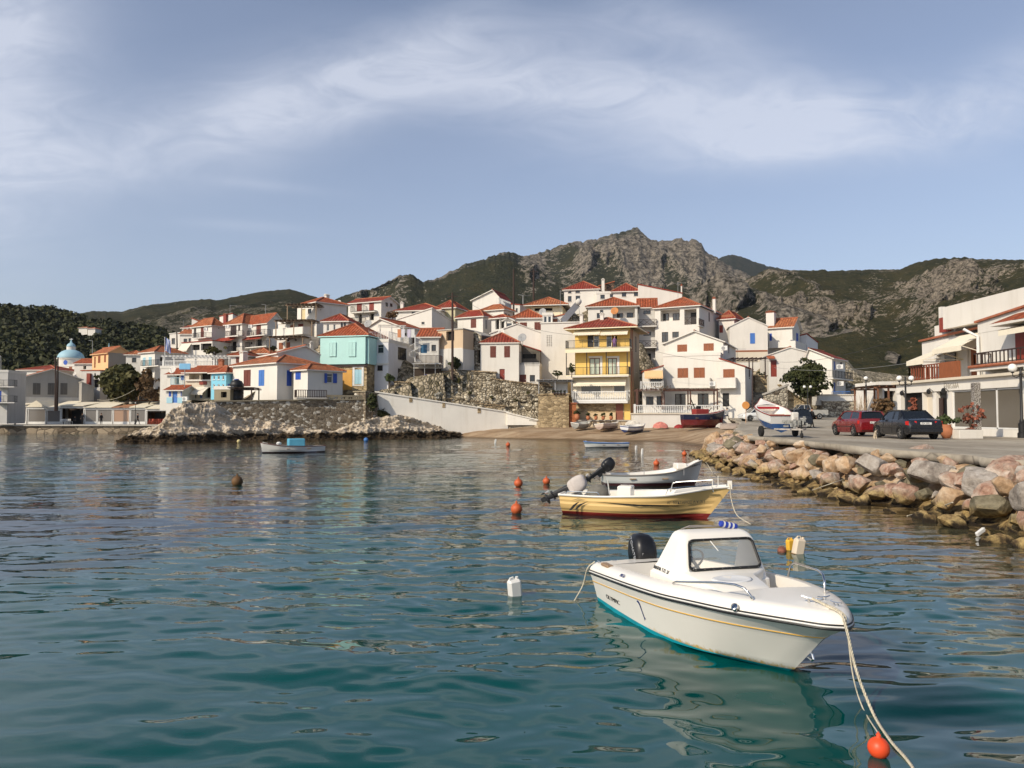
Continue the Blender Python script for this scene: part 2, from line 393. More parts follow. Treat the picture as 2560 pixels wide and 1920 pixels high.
# shallow water: towards the beach, the headland and the boulders
SH = [(at(px, py, 1).x / 1 * 0 + CAMZ * F / (py - 1040) * (px - 1280) / F, CAMZ * F / (py - 1040)) for px, py in
      [(300, 1104), (620, 1104), (900, 1098), (1140, 1093), (1300, 1098), (1550, 1103), (1760, 1118), (1790, 1150), (1900, 1190), (2050, 1225), (2270, 1262), (2480, 1320), (2700, 1370), (3300, 1500)]]
def segd(X, Y, P):
    d = np.full(X.shape, 1e9)
    for (x0, y0), (x1, y1) in zip(P[:-1], P[1:]):
        dx, dy = x1 - x0, y1 - y0; L = dx * dx + dy * dy
        t = np.clip(((X - x0) * dx + (Y - y0) * dy) / L, 0, 1)
        d = np.minimum(d, np.hypot(X - x0 - t * dx, Y - y0 - t * dy))
    return d
dd = segd(XX, YY, SH) + 2.5 * fbm(XX * 0.12, YY * 0.12, 3, 21)
shal = np.clip(1 - dd / (5 + 0.10 * YY), 0, 1) ** 0.8
beachy = np.clip(1 - dd / 30, 0, 1) * np.clip((YY - 45) / 30, 0, 1)
shal = np.maximum(shal, beachy * 0.8)
patch = np.clip(0.5 + 1.3 * fbm(XX * 0.22 + 4, YY * 0.13, 3, 33), 0, 1)
m, nn, ll, b = bsdf('sea_water', (0.01, 0.05, 0.06), 0.02, 0, 0.5)
b.inputs['IOR'].default_value = 1.37
def attr(nn, name):
    a = nn.new('ShaderNodeAttribute'); a.attribute_name = name; return a.outputs['Fac']
deep = ramp(nn, ll, attr(nn, 'patch'), [(0.15, (0.0002, 0.003, 0.004)), (0.5, (0.0003, 0.020, 0.021)), (0.85, (0.0004, 0.056, 0.052))])
shc = mixc(nn, ll, attr(nn, 'shallow'), deep, (0.075, 0.052, 0.024))
ll.new(shc, b.inputs['Base Color'])
geo = nn.new('ShaderNodeNewGeometry')
def wn(scale, sc3, det):
    mp = nn.new('ShaderNodeMapping'); mp.inputs['Scale'].default_value = sc3; ll.new(geo.outputs['Position'], mp.inputs[0])
    t = nn.new('ShaderNodeTexNoise'); t.inputs['Scale'].default_value = scale; t.inputs['Detail'].default_value = det; t.inputs['Roughness'].default_value = 0.5
    t.inputs['Distortion'].default_value = 0.4; ll.new(mp.outputs[0], t.inputs[0]); return t.outputs['Fac']
hh = mth(nn, ll, 'ADD', mth(nn, ll, 'MULTIPLY', wn(1.3, (0.55, 1.25, 1), 3), 1.0), mth(nn, ll, 'MULTIPLY', wn(4.2, (0.7, 1.2, 1), 2), 0.22))
far = nn.new('ShaderNodeMapRange'); sp = nn.new('ShaderNodeSeparateXYZ'); ll.new(geo.outputs['Position'], sp.inputs[0])
ll.new(sp.outputs[1], far.inputs[0]); far.inputs[1].default_value = 9; far.inputs[2].default_value = 50; far.inputs[3].default_value = 0.06; far.inputs[4].default_value = 1.0
bp = nn.new('ShaderNodeBump'); bp.inputs['Distance'].default_value = 0.075; ll.new(far.outputs[0], bp.inputs['Strength']); ll.new(hh, bp.inputs['Height']); ll.new(bp.outputs[0], b.inputs['Normal'])
tag(np_mesh('sea', V, Fq, m, smooth=True, attrs={'shallow': shal.ravel(), 'patch': patch.ravel()}), kind='structure')
del V, Fq, XX, YY, ZZ, UU, dd, idx

# ---------------------------------------------------------------- mountains
def rockmat(green1, green2, rk1, rk2, scale):
    m, nn, ll, b = bsdf('mountain_side', green1, 1.0, 0, 0.05)
    n1 = tnoise(nn, ll, 0.035 * scale, 8, 0.7, coord='World'); n2 = tnoise(nn, ll, 0.12 * scale, 6, 0.7, coord='World')
    n3 = tnoise(nn, ll, 0.30 * scale, 5, 0.75, coord='World')
    gr = ramp(nn, ll, mth(nn, ll, 'ADD', mth(nn, ll, 'MULTIPLY', n1, .5), mth(nn, ll, 'MULTIPLY', n2, .5)), [(0.36, green1), (0.50, green2), (0.64, (green2[0] * 1.5, green2[1] * 1.25, green2[2] * 1.1))])
    rk = ramp(nn, ll, mth(nn, ll, 'ADD', mth(nn, ll, 'MULTIPLY', n2, .45), mth(nn, ll, 'MULTIPLY', n3, .55)), [(0.40, sc_(rk2, .55)), (0.47, rk2), (0.53, rk1), (0.62, sc_(rk1, 1.35))])  # darkest stops paint crevice shade into the rock colour
    a = attr(nn, 'rock')
    s = mth(nn, ll, 'ADD', a, mth(nn, ll, 'MULTIPLY', mth(nn, ll, 'SUBTRACT', mth(nn, ll, 'ADD', mth(nn, ll, 'MULTIPLY', n3, .5), mth(nn, ll, 'MULTIPLY', n2, .5)), 0.5), 4.4))
    f = ramp(nn, ll, s, [(0.47, g1(0)), (0.57, g1(1))])
    ll.new(mixc(nn, ll, f, gr, rk), b.inputs['Base Color'])
    bump(nn, ll, b, mth(nn, ll, 'ADD', n2, mth(nn, ll, 'MULTIPLY', n3, 1.6)), 0.9, 4.0 / scale)
    return m
def mountain(name, ridge, pxr, Y0, Y1, base_py, nc_, nr_, amp, lam, rockb, mat, seed, crag=6.0, cl=38.0, small=0.0, back=400, pw=0.8, Y1f=None, blob=None):
    rx = [p[0] for p in ridge]; ry = [p[1] for p in ridge]
    px = np.linspace(pxr[0], pxr[1], nc_); pyR = np.interp(px, rx, ry)
    rn = small * fbm(px / 9.0, px * 0, 4, seed + 50)
    t = np.linspace(0, 1, nr_); T, PX = np.meshgrid(t, px, indexing='ij'); PR = pyR[None, :] - rn[None, :] * T ** 14
    Yt = Y1f(px) if Y1f is not None else np.full(px.shape, float(Y1)); YT = np.broadcast_to(Yt, T.shape)
    PY = base_py + (PR - base_py) * T ** pw
    Yd = Y0 + (YT - Y0) * T
    X, Y, Z = atv(PX, PY, Yd); Z0 = Z.copy(); Y0_ = Y.copy()
    w = np.clip(np.minimum(T * 5, (1 - T) * 5), 0, 1); up = np.clip(T * 4, 0, 1)
    big = ridged(X / lam, Y / lam, 4, seed) - 0.62
    fall = ridged(X / (lam * .5) + 0.3 * fbm(X / lam, Y / lam, 2, seed + 8), Y / (lam * 1.1), 2, seed + 3) - 0.6
    rm = 0.5 + 0.9 * fbm(X / (lam * 0.8) + 5, Y / (lam * 0.8), 4, seed + 5) + rockb(PX, PY, T) + 0.5 * big
    rm = rm + 0.55 * fbm(X / (cl * .8), Y / (cl * .8), 4, seed + 9, 0.65)
    rock = np.clip(rm, 0, 1); rs = np.clip((rm - 0.45) * 4, 0, 1)
    c1 = ridged(X / cl, Y / cl, 4, seed + 20, 0.6); c2 = fbm(X / 12, Y / 12, 3, seed + 30)
    Z = Z + w * (amp * big * 1.4 + amp * 0.8 * fall) + up * np.clip((1 - T) * 9, 0.05, 1) * (rs * (crag * (c1 - .5) * 2.2 + crag * .35 * c2) + (1 - rs) * 0.8 * c2)
    Y = Y - w * rs * crag * 1.2 * c1
    er = (Z0[-1] - CAMZ) / Y0_[-1]; Zm = CAMZ + er[None, :] * Y * (1 - .13 * (1 - T)); s_ = .4 + .0035 * Y; Zm = Zm + .69 * s_; Z = Zm - s_ * np.logaddexp(0, np.clip((Zm - Z) / s_, -40, 40))
    # the far side
    kb = 12; tb = np.linspace(0.04, 1, kb)[:, None]
    XB = X[-1] * (1 + tb * back / Y[-1]); YB = Y[-1] + tb * back; ZB = Z[-1] * (1 - tb ** 1.3 * 0.9) + 5 * fbm(XB / 60, YB / 60, 3, seed) * tb
    X = np.vstack([X, XB]); Y = np.vstack([Y, YB]); Z = np.vstack([Z, ZB]); rock = np.vstack([rock, np.repeat(rock[-1:], kb, 0)])
    n_, k_ = X.shape; idx = np.arange(n_ * k_).reshape(n_, k_)
    Fq = np.stack([idx[:-1, :-1], idx[:-1, 1:], idx[1:, 1:], idx[1:, :-1]], -1).reshape(-1, 4)
    o = np_mesh(name, np.stack([X, Y, Z], -1).reshape(-1, 3), Fq, mat, smooth=True, attrs={'rock': rock.ravel()})
    return tag(o, kind='structure'), (X[:nr_], Y[:nr_], Z[:nr_], T)
RC = [(700, 790), (780, 770), (827, 750), (872, 734), (908, 725), (949, 714), (970, 704), (981, 698), (999, 687), (1012, 684), (1026, 682), (1034, 686), (1044, 694), (1060, 703), (1085, 694), (1107, 685), (1144, 667),
      (1162, 655), (1207, 646), (1252, 630), (1272, 626), (1284, 629), (1297, 637), (1320, 635), (1365, 624), (1406, 608), (1478, 597), (1541, 581), (1569, 572), (1585, 566), (1595, 567), (1602, 576), (1611, 585), (1627, 597),
      (1659, 599), (1700, 592), (1715, 599), (1722, 600), (1736, 593), (1746, 598), (1754, 608), (1763, 626), (1786, 637), (1830, 665), (1900, 700), (2100, 800), (2300, 900)]
def rb_c(px, py, T):
    return -0.36 + 0.9 * fbm(px / 70, py / 34, 3, 91) + 0.34 * np.clip((T - 0.25) * 1.7, 0, 1) - 0.22 * np.exp(-((px - 1200) / 150) ** 2 - ((py - 830) / 60) ** 2) + 0.20 * np.exp(-((px - 1700) / 220) ** 2 - ((py - 720) / 90) ** 2) + 0.2 * np.exp(-((px - 1560) / 90) ** 2 - ((py - 590) / 30) ** 2)
mC = rockmat((0.020, 0.025, 0.017), (0.048, 0.050, 0.028), (0.29, 0.25, 0.20), (0.11, 0.097, 0.078), 0.8)
mountain('mountain', RC, (700, 2300), 420, 1900, 985, 900, 380, 95, 430, rb_c, mC, 3, crag=15, cl=70, small=5,
         Y1f=lambda p: np.interp(p, [700, 1000, 1300, 1590, 1750, 2300], [1050, 1250, 1600, 2000, 1650, 1100]))
RD = [(1700, 700), (1780, 655), (1800, 641), (1829, 634), (1845, 635), (1870, 646), (1921, 663), (1967, 672), (2040, 690), (2140, 740)]
mD = rockmat((0.022, 0.030, 0.024), (0.045, 0.050, 0.036), (0.20, 0.18, 0.16), (0.09, 0.08, 0.07), 0.4)
mountain('far_mountain', RD, (1700, 2140), 2300, 3000, 780, 160, 60, 50, 500, lambda a, b_, c: -0.5 + 0 * a, mD, 12, small=3)
RR = [(1700, 905), (1760, 800), (1800, 745), (1860, 700), (1921, 668), (1967, 671), (2080, 673), (2199, 671), (2250, 670), (2268, 663), (2290, 654), (2315, 648), (2360, 643), (2419, 640), (2440, 645), (2465, 645), (2520, 646), (2560, 646), (2700, 640), (3000, 660), (3400, 700)]
def rb_r(px, py, T):
    g = lambda x, y, sx, sy: np.exp(-((px - x) / sx) ** 2 - ((py - y) / sy) ** 2)
    return (-0.40 + 0.6 * fbm(px / 60, py / 34, 3, 92) + 0.62 * g(2370, 745, 75, 60) + 0.55 * g(2310, 800, 60, 60) + 0.5 * g(2040, 800, 55, 40) + 0.42 * g(1935, 715, 60, 50) + 0.35 * g(2130, 820, 80, 35)
            + 0.3 * g(2220, 790, 60, 60) + 0.45 * g(1800, 740, 70, 60) + 0.4 * g(2500, 700, 40, 20) - 0.25 * g(2100, 930, 200, 60) + 0.28 * g(1990, 760, 200, 40))
mR = rockmat((0.020, 0.025, 0.013), (0.052, 0.050, 0.024), (0.28, 0.235, 0.18), (0.11, 0.093, 0.072), 1.6)
mountain('hillside', RR, (1680, 3300), 170, 900, 1030, 820, 330, 34, 190, rb_r, mR, 31, crag=8, cl=32, small=3,
         Y1f=lambda p: np.interp(p, [1700, 2200, 2560, 3400], [1000, 950, 800, 700]))
RM = [(60, 800), (130, 790), (190, 782), (228, 775), (304, 776), (329, 769), (380, 758), (430, 753), (480, 747), (527, 744), (541, 748), (590, 738), (653, 727), (700, 721), (727, 720), (748, 726), (770, 734), (790, 740), (810, 748), (860, 790), (950, 850)]
mM = rockmat((0.020, 0.026, 0.012), (0.048, 0.047, 0.024), (0.17, 0.15, 0.11), (0.09, 0.08, 0.06), 1.0)
mountain('hill', RM, (60, 950), 420, 1150, 960, 420, 160, 40, 260, lambda a, b_, c: -0.62 + 0 * a, mM, 44, crag=4, cl=50, small=1.5, pw=0.75)
# the wooded hill on the left
RF = [(-900, 800), (-400, 770), (-100, 765), (0, 768), (61, 774), (109, 776), (147, 782), (182, 788), (202, 795), (253, 806), (304, 815), (354, 820), (405, 834), (430, 850), (470, 880), (560, 940), (640, 985)]
mF = rockmat((0.010, 0.013, 0.006), (0.022, 0.024, 0.009), (0.10, 0.08, 0.05), (0.05, 0.04, 0.03), 1.5)
_, (fx, fy, fz, ft) = mountain('wooded_hill', RF, (-900, 640), 175, 430, 1010, 420, 120, 7, 90, lambda a, b_, c: -0.8 + 0 * a, mF, 61, crag=1, cl=30, small=0, back=200,
                               Y1f=lambda p: np.interp(p, [-900, 100, 640], [430, 420, 330]))
LEAFD = foliage((0.011, 0.015, 0.007), (0.050, 0.052, 0.014), scale=0.07)
def blobs(n_, pts, rad, seed, quads=26, leaf=0.5):
    """tree crowns as clouds of leaf faces: pts (n,3), rad (n,)"""
    r = np.random.default_rng(seed); k = quads
    d = r.normal(size=(n_, k, 3)); d /= np.linalg.norm(d, axis=2, keepdims=True); d[..., 2] = np.abs(d[..., 2]) * 0.9 - 0.15
    c = pts[:, None, :] + d * (rad[:, None, None] * (0.72 + 0.36 * r.random((n_, k, 1))))
    nrm = d + 0.55 * r.normal(size=d.shape); nrm /= np.linalg.norm(nrm, axis=2, keepdims=True)
    a = np.cross(nrm, r.normal(size=d.shape)); a /= np.linalg.norm(a, axis=2, keepdims=True) + 1e-9; bb = np.cross(nrm, a)
    s = (rad[:, None, None] * leaf) * (0.6 + 0.7 * r.random((n_, k, 1)))
    Vq = np.stack([c - a * s - bb * s * .7, c + a * s - bb * s * .5, c + a * s * .8 + bb * s * .8, c - a * s * .7 + bb * s], axis=2)
    tone = np.repeat((r.random((n_, 1)) * 0.7 + 0.3 * r.random((n_, k))).ravel(), 4)
    return Vq.reshape(-1, 3), np.arange(n_ * k * 4).reshape(-1, 4), tone
r = np.random.default_rng(5); NTR = 11000
ii = (r.random(NTR) ** 0.9 * 118).astype(int); jj = (r.random(NTR) * 418).astype(int)
P = np.stack([fx[ii, jj], fy[ii, jj], fz[ii, jj]], -1) + r.normal(size=(NTR, 3)) * [1.2, 1.2, 0.2]
rad = (1.0 + 2.6 * r.random(NTR) ** 2.2) * (0.8 + 0.2 * ft[ii, jj]); P[:, 2] += rad * 0.45
Vb, Fb, tb_ = blobs(NTR, P, rad, 9, 40, 0.25)
tag(np_mesh('forest', Vb, Fb, LEAFD, attrs={'tone': tb_}), 'dark evergreen wood covering the low hill at the left', 'forest', kind='stuff')
SCRUB = foliage((0.014, 0.018, 0.010), (0.045, 0.045, 0.02), scale=0.05)
# ---------------------------------------------------------------- buildings: a kit of walls, roofs, openings, measured off the photograph
GP = []                                   # places where ground meets a building, for the hill under the village
class K:                                  # reading frame of one enlarged piece of the photograph
    def __init__(s, x0, y0, k): s.x0, s.y0, s.k = x0, y0, k
    def __call__(s, x, y): return (x / s.k + s.x0, y / s.k + s.y0)
K0 = K(0, 0, 1); K1 = K(0, 680, 3.95); K2 = K(400, 700, 4.74); K3 = K(700, 700, 4.74); K4 = K(1080, 680, 5.183); K5 = K(1380, 680, 7.542); K6 = K(1380, 860, 7.542)
K7 = K(1560, 680, 5.924); K8 = K(1560, 900, 5.924); K9 = K(1800, 740, 4.608); K10 = K(2160, 680, 3.77); K11 = K(1760, 1040, 5.53); K12 = K(2100, 980, 4.609)
class House:
    def __init__(s, name, label, k, xl, xr, ye, yb, Y, phi, side=None, dep=6.0, roof='hip', yr=None, rise=None, apex=0.5, wall=WHITE, tile=TILE, trim=WHITE,
                 oh=0.35, foot=3.0, cat='house', group=None, gp=True, cor=None, yt=0.0):
        s.k = k; phi = R(phi); s.phi = phi
        pl = k(xl, ye)[0]; pr = k(xr, ye)[0]; pye = k(xl, ye)[1]; pyb = k(xl, yb)[1]
        u = Vector((math.cos(phi), math.sin(phi), 0)); bk = Vector((-math.sin(phi), math.cos(phi), 0))
        near = pr if phi <= 0 else pl
        N = at(near, pye, Y); ze = N.z; zb = at(near, pyb, Y).z
        k0 = (ze - CAMZ) * ST
        def solve(P, d, px):                 # distance along d from P to the image column px
            xs = (px - 1280) / F; den = d.x - xs * d.y * CT
            return (xs * (P.y * CT + k0) - P.x) / den if abs(den) > 1e-4 else 5.0
        w = solve(N, u if phi > 0 else -u, pr if phi > 0 else pl); w = abs(w)
        A = N if phi > 0 else N - u * w
        if side is not None:
            ps = k(side, 0)[0]; d_ = solve(N if phi > 0 else N, bk, ps); dep = min(max(abs(d_), 2.0), 16)
        s.w, s.d, s.h = w, dep, ze - zb; s.A = Vector((A.x, A.y, zb)); s.u, s.b = u, bk
        s.o = thing(name, label, cat, s.A, phi, group); s.zb = zb
        s.holes = {'f': [], 'r': [], 'l': []}; s.wallm = wall; s.foot = foot; s.tile = tile; s.trim = trim
        s.roofk = roof; s.oh = oh; s.apex = apex; s.roofo = None
        if cor: s.ch = [at(near, k(0, c)[1], Y).z - zb if c is not None else s.h for c in cor]
        else: s.ch = None
        mid = Y + (0 if roof == 'gf' else dep / 2)
        s.rise = rise if rise is not None else (at(near, k(0, yr)[1], mid).z - ze if yr is not None else 1.3)
        if gp:
            for a, c in ((0, -1), (1, -1), (0, 1), (1, 1)):
                p = s.A + u * (w * a) + bk * (dep * (0 if c < 0 else 1)); GP.append((p.x, p.y, zb))
    def P(s, face, x, y, inset=0.0):         # photograph point -> (along, up) on a face
        px, py = s.k(x, y); d = ray(px, py)
        if face == 'f': Q, e, nrm = s.A + s.b * inset, s.u, s.b
        elif face == 'r': Q, e, nrm = s.A + s.u * (s.w - inset), s.b, s.u
        else: Q, e, nrm = s.A + s.u * inset, s.b, s.u
        cam_ = Vector((0, 0, CAMZ)); t = (Q - cam_).dot(nrm) / d.dot(nrm); p = cam_ + d * t
        return (p - Q).dot(e), p.z - s.zb
    def rect(s, face, r, inset=0.0):
        a = s.P(face, r[0], r[1], inset); b = s.P(face, r[2], r[3], inset); c = s.P(face, r[0], r[3], inset)
        return min(a[0], b[0]), min(b[1], c[1]), max(a[0], b[0]), a[1]
    def fb(s, mb, face, s0, i0, z0, s1, i1, z1):
        if face == 'f': q = (s0, i0, z0, s1, i1, z1)
        elif face == 'r': q = (s.w - i0, s0, z0, s.w - i1, s1, z1)
        else: q = (i0, s0, z0, i1, s1, z1)
        mb.box(min(q[0], q[3]), min(q[1], q[4]), min(q[2], q[5]), max(q[0], q[3]), max(q[1], q[4]), max(q[2], q[5]))
    def op(s, face, kind, *r, hole=True, dp=None, col=None, frame=None, inset=0.0, lab=None):
        s0, z0, s1, z1 = s.rect(face, r, inset); L = s.w if face == 'f' else s.d
        if hole:
            s0, s1 = max(0.05, s0), min(L - 0.05, s1); z0, z1 = max(0.02, z0), min(s.h - 0.06, z1)
            if s1 - s0 < 0.08 or z1 - z0 < 0.08: return None
        D = dp or {'w': .14, 'ww': .12, 's': .05, 'd': .16, 'o': 1.4, 'c': .5}.get(kind, .12)
        if hole: s.holes[face].append((s0, z0, s1, z1, D))
        else: D = -inset * 0 + 0.0
        i = D + inset if hole else inset - 0.02
        nm = {'w': 'window', 'ww': 'window', 's': 'shutter', 'd': 'door'}.get(kind)
        e = 0.003
        if kind in ('w', 'ww'):
            fm = frame or (WHITEM if kind == 'ww' else DBROWN); mb = MB(); t = 0.07
            for q in ((s0 + e, z0 + e, s1 - e, z0 + t), (s0 + e, z1 - t, s1 - e, z1 - e), (s0 + e, z0 + t, s0 + t, z1 - t), (s1 - t, z0 + t, s1 - e, z1 - t)):
                s.fb(mb, face, q[0], i - .07, q[1], q[2], i - .005, q[3])
            nx = max(1, round((s1 - s0) / 0.62))
            for j in range(1, nx):
                xm = s0 + (s1 - s0) * j / nx; s.fb(mb, face, xm - .035, i - .065, z0 + t, xm + .035, i - .006, z1 - t)
            if z1 - z0 > 1.1: s.fb(mb, face, s0 + t, i - .06, z0 + (z1 - z0) * .66, s1 - t, i - .007, z0 + (z1 - z0) * .66 + .04)
            o = mb.build('window', fm, s.o)
            g = MB(); s.fb(g, face, s0 + .02, i - .03, z0 + .02, s1 - .02, i - .012, z1 - .02); g.build('pane', GLASS, o)
            if hole and z1 - z0 < 2.0:
                q = MB(); s.fb(q, face, s0 - .08, -.07, z0 - .07, s1 + .08, D - .07, z0 - .004); q.build('sill', s.trim, o)
        elif kind == 's':
            mb = MB(); m = col or BROWN; nl = 2 if (s1 - s0) > 0.75 else 1
            for j in range(nl):
                a = s0 + (s1 - s0) * j / nl + .015; b = s0 + (s1 - s0) * (j + 1) / nl - .015
                for q in ((a, z0, b, z0 + .09), (a, z1 - .09, b, z1), (a, z0 + .09, a + .08, z1 - .09), (b - .08, z0 + .09, b, z1 - .09), (a + .08, (z0 + z1) / 2 - .04, b - .08, (z0 + z1) / 2 + .04)):
                    s.fb(mb, face, q[0], i - .09, q[1], q[2], i - .03, q[3])
                s.fb(mb, face, a + .08, i - .06, z0 + .09, b - .08, i - .035, z1 - .09)
                z = z0 + .12
                while z < z1 - .12: s.fb(mb, face, a + .08, i - .078, z, b - .08, i - .05, z + .05); z += .13
            o = mb.build('shutter', m, s.o)
        elif kind == 'd':
            mb = MB(); m = col or BROWN; s.fb(mb, face, s0 + e, i - .05, z0 + e, s1 - e, i - .005, z1 - e)
            nl = 2 if s1 - s0 > 1.15 else 1
            for j in range(nl):
                a = s0 + (s1 - s0) * j / nl + .1; b = s0 + (s1 - s0) * (j + 1) / nl - .1
                if b - a > .15:
                    for z_a, z_b in ((z0 + .15, z0 + (z1 - z0) * .42), (z0 + (z1 - z0) * .48, z1 - .15)): s.fb(mb, face, a, i - .075, z_a, b, i - .048, z_b)
            o = mb.build('door', m, s.o)
            g = MB(); s.fb(g, face, s1 - .16, i - .12, (z0 + z1) / 2 - .05, s1 - .1, i - .045, (z0 + z1) / 2 + .05); g.build('handle', STEEL, o)
        else:
            o = None
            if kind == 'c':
                mb = MB(); s.fb(mb, face, s0 + e, i - .02, z0 + e, s1 - e, i - .004, z1 - e); o = mb.build('painted_shade_backing', SHADE_PAINT, s.o); o.name = 'painted_recess_shade'  # near-black sheet paints the shade at the back of the opening
        if o is not None and lab: o['label'] = lab
        return (s0, z0, s1, z1)
    def door_in(s, face, x0, y0, x1, y1, inset, kind='s', col=None):   # door or shutter on the back wall of a loggia
        return s.op(face, kind, x0, y0, x1, y1, hole=False, inset=inset, col=col)
    def slopes(s):
        w, d, h, oh, r = s.w, s.d, s.h, s.oh, s.rise; rk = s.roofk; S = []; caps = []
        x0, x1, y0, y1 = -oh, w + oh, -oh, d + oh
        if rk == 'hip':
            if w >= d: a = d / 2; R0, R1 = (min(a, w * .48), d / 2), (max(w - a, w * .52), d / 2)
            else: a = w / 2; R0, R1 = (w / 2, min(a, d * .48)), (w / 2, max(d - a, d * .52))
            z = h + r; R0 = (*R0, z); R1 = (*R1, z); e = [(x0, y0, h), (x1, y0, h), (x1, y1, h), (x0, y1, h)]
            if w >= d: S = [[e[0], e[1], R1, R0], [e[1], e[2], R1], [e[2], e[3], R0, R1], [e[3], e[0], R0]]; pr = [(R0, R1), (e[0], R0), (e[3], R0), (e[1], R1), (e[2], R1)]
            else: S = [[e[0], e[1], R0], [e[1], e[2], R1, R0], [e[2], e[3], R1], [e[3], e[0], R0, R1]]; pr = [(R0, R1), (e[0], R0), (e[1], R0), (e[2], R1), (e[3], R1)]
            caps = pr
        elif rk == 'gf':
            xa = w * s.apex; zl = h - r * oh / max(xa, .3); zr = h - r * oh / max(w - xa, .3)
            S = [[(x0, y1, zl), (x0, y0, zl), (xa, y0, h + r), (xa, y1, h + r)], [(x1, y0, zr), (x1, y1, zr), (xa, y1, h + r), (xa, y0, h + r)]]
            caps = [((xa, y0, h + r), (xa, y1, h + r))]
        elif rk == 'gs':
            ya = d * s.apex; zf = h - r * oh / max(ya, .3)
            S = [[(x0, y0, zf), (x1, y0, zf), (x1, ya, h + r), (x0, ya, h + r)], [(x1, y1, h - r * oh / (d - ya)), (x0, y1, h - r * oh / (d - ya)), (x0, ya, h + r), (x1, ya, h + r)]]
            caps = [((x0, ya, h + r), (x1, ya, h + r))]
        return S, caps
    def top(s, face, a):                     # height of the wall top at distance a along a face
        h, r = s.h, s.rise
        if s.ch:
            A, B, C_, D_ = s.ch
            return A + (B - A) * a / s.w if face == 'f' else (B + (C_ - B) * a / s.d if face == 'r' else (A + (D_ - A) * a / s.d))
        if s.roofk == 'gf' and face in 'fb': xa = s.w * s.apex; return h + r * (a / xa if a < xa else (s.w - a) / (s.w - xa))
        if s.roofk == 'gs' and face in 'rl': ya = s.d * s.apex; return h + r * (a / ya if a < ya else (s.d - a) / (s.d - ya))
        return h
    def done(s, flatcap=True):
        mb = MB(); w, d, h = s.w, s.d, s.h; z00 = -s.foot
        def m3(face, a, i, z): return (a, i, z) if face == 'f' else ((w - i, a, z) if face == 'r' else ((i, a, z) if face == 'l' else (a, d - i, z)))
        for face in 'frlb':
            L = w if face in 'fb' else d; H = s.holes.get(face, [])
            xs = sorted({0.0, L, *[q for t in H for q in (t[0], t[2])]}); zs = sorted({z00, 0.0, h if not s.ch else min(s.ch), *[q for t in H for q in (t[1], t[3])]})
            zt = h if not s.ch else min(s.ch); zs = [z for z in zs if z <= zt + 1e-6]
            for a, b in zip(xs[:-1], xs[1:]):
                if b - a < 1e-5: continue
                for c, e in zip(zs[:-1], zs[1:]):
                    if e - c < 1e-5: continue
                    mx, mz = (a + b) / 2, (c + e) / 2
                    if any(t[0] < mx < t[2] and t[1] < mz < t[3] for t in H): continue
                    mb.quad(m3(face, a, 0, c), m3(face, b, 0, c), m3(face, b, 0, e), m3(face, a, 0, e))
            for t in H:
                a, c, b, e, D = t
                mb.quad(m3(face, a, 0, c), m3(face, b, 0, c), m3(face, b, D, c), m3(face, a, D, c)); mb.quad(m3(face, a, 0, e), m3(face, b, 0, e), m3(face, b, D, e), m3(face, a, D, e))
                mb.quad(m3(face, a, 0, c), m3(face, a, D, c), m3(face, a, D, e), m3(face, a, 0, e)); mb.quad(m3(face, b, 0, c), m3(face, b, D, c), m3(face, b, D, e), m3(face, b, 0, e))
                mb.quad(m3(face, a, D, c), m3(face, b, D, c), m3(face, b, D, e), m3(face, a, D, e))
            # the part above the level top: gables, sloping parapets
            if s.ch:
                A, B, C_, D_ = s.ch; q = {'f': (A, B), 'r': (B, C_), 'l': (A, D_), 'b': (D_, C_)}[face]
                mb.quad(m3(face, 0, 0, zt), m3(face, L, 0, zt), m3(face, L, 0, q[1] + 1e-4), m3(face, 0, 0, q[0] + 1e-4))
            elif s.roofk == 'gf' and face in 'fb': mb.add([m3(face, 0, 0, h), m3(face, L, 0, h), m3(face, L * s.apex, 0, h + s.rise)], [(0, 1, 2)])
            elif s.roofk == 'gs' and face in 'rl': mb.add([m3(face, 0, 0, h), m3(face, L, 0, h), m3(face, L * s.apex, 0, h + s.rise)], [(0, 1, 2)])
        s.wallo = mb.build('wall', s.wallm, s.o)
        if s.roofk == 'flat':
            r = MB()
            if s.ch:
                A, B, C_, D_ = s.ch; t = .12
                for dz in (0.01,):
                    r.add([(-t, -t, A + dz), (w + t, -t, B + dz), (w + t, d + t, C_ + dz), (-t, d + t, D_ + dz), (-t, -t, A + .16), (w + t, -t, B + .16), (w + t, d + t, C_ + .16), (-t, d + t, D_ + .16)],
                          [(0, 3, 2, 1), (4, 5, 7), (5, 6, 7), (0, 1, 5, 4), (1, 2, 6, 5), (2, 3, 7, 6), (3, 0, 4, 7)])
                s.roofo = r.build('roof', s.tile, s.o)
            else:
                t = .06; r.box(-t, -t, h + .002, w + t, d + t, h + .14)
                r.box(-t, -t, h + .142, w + t, .14, h + .40); r.box(-t, .142, h + .142, .14, d + t, h + .40); r.box(w - .14, .142, h + .142, w + t, d + t, h + .40)
                s.roofo = r.build('roof', s.trim, s.o)
        elif s.roofk != 'none':
            S, caps = s.slopes(); r = MB(); th = .10
            for q in S:
                q = [Vector(p) for p in q]; e = (q[1] - q[0]).normalized(); n_ = e.cross(q[-1] - q[0]).normalized(); dn = n_.cross(e)
                r.m = 0; up = Vector((0, 0, th)); uv = [((p - q[0]).dot(e), (p - q[0]).dot(dn)) for p in q]
                tp = [p + up + Vector((0, 0, .02)) for p in q]
                r.add(tp, [tuple(range(len(q)))], [uv])
                r.m = 1; bt = [p + Vector((0, 0, -.02)) for p in q]
                r.add(bt, [tuple(range(len(q) - 1, -1, -1))])
                r.add([bt[0], bt[1], tp[1], tp[0]], [(0, 1, 2, 3)])
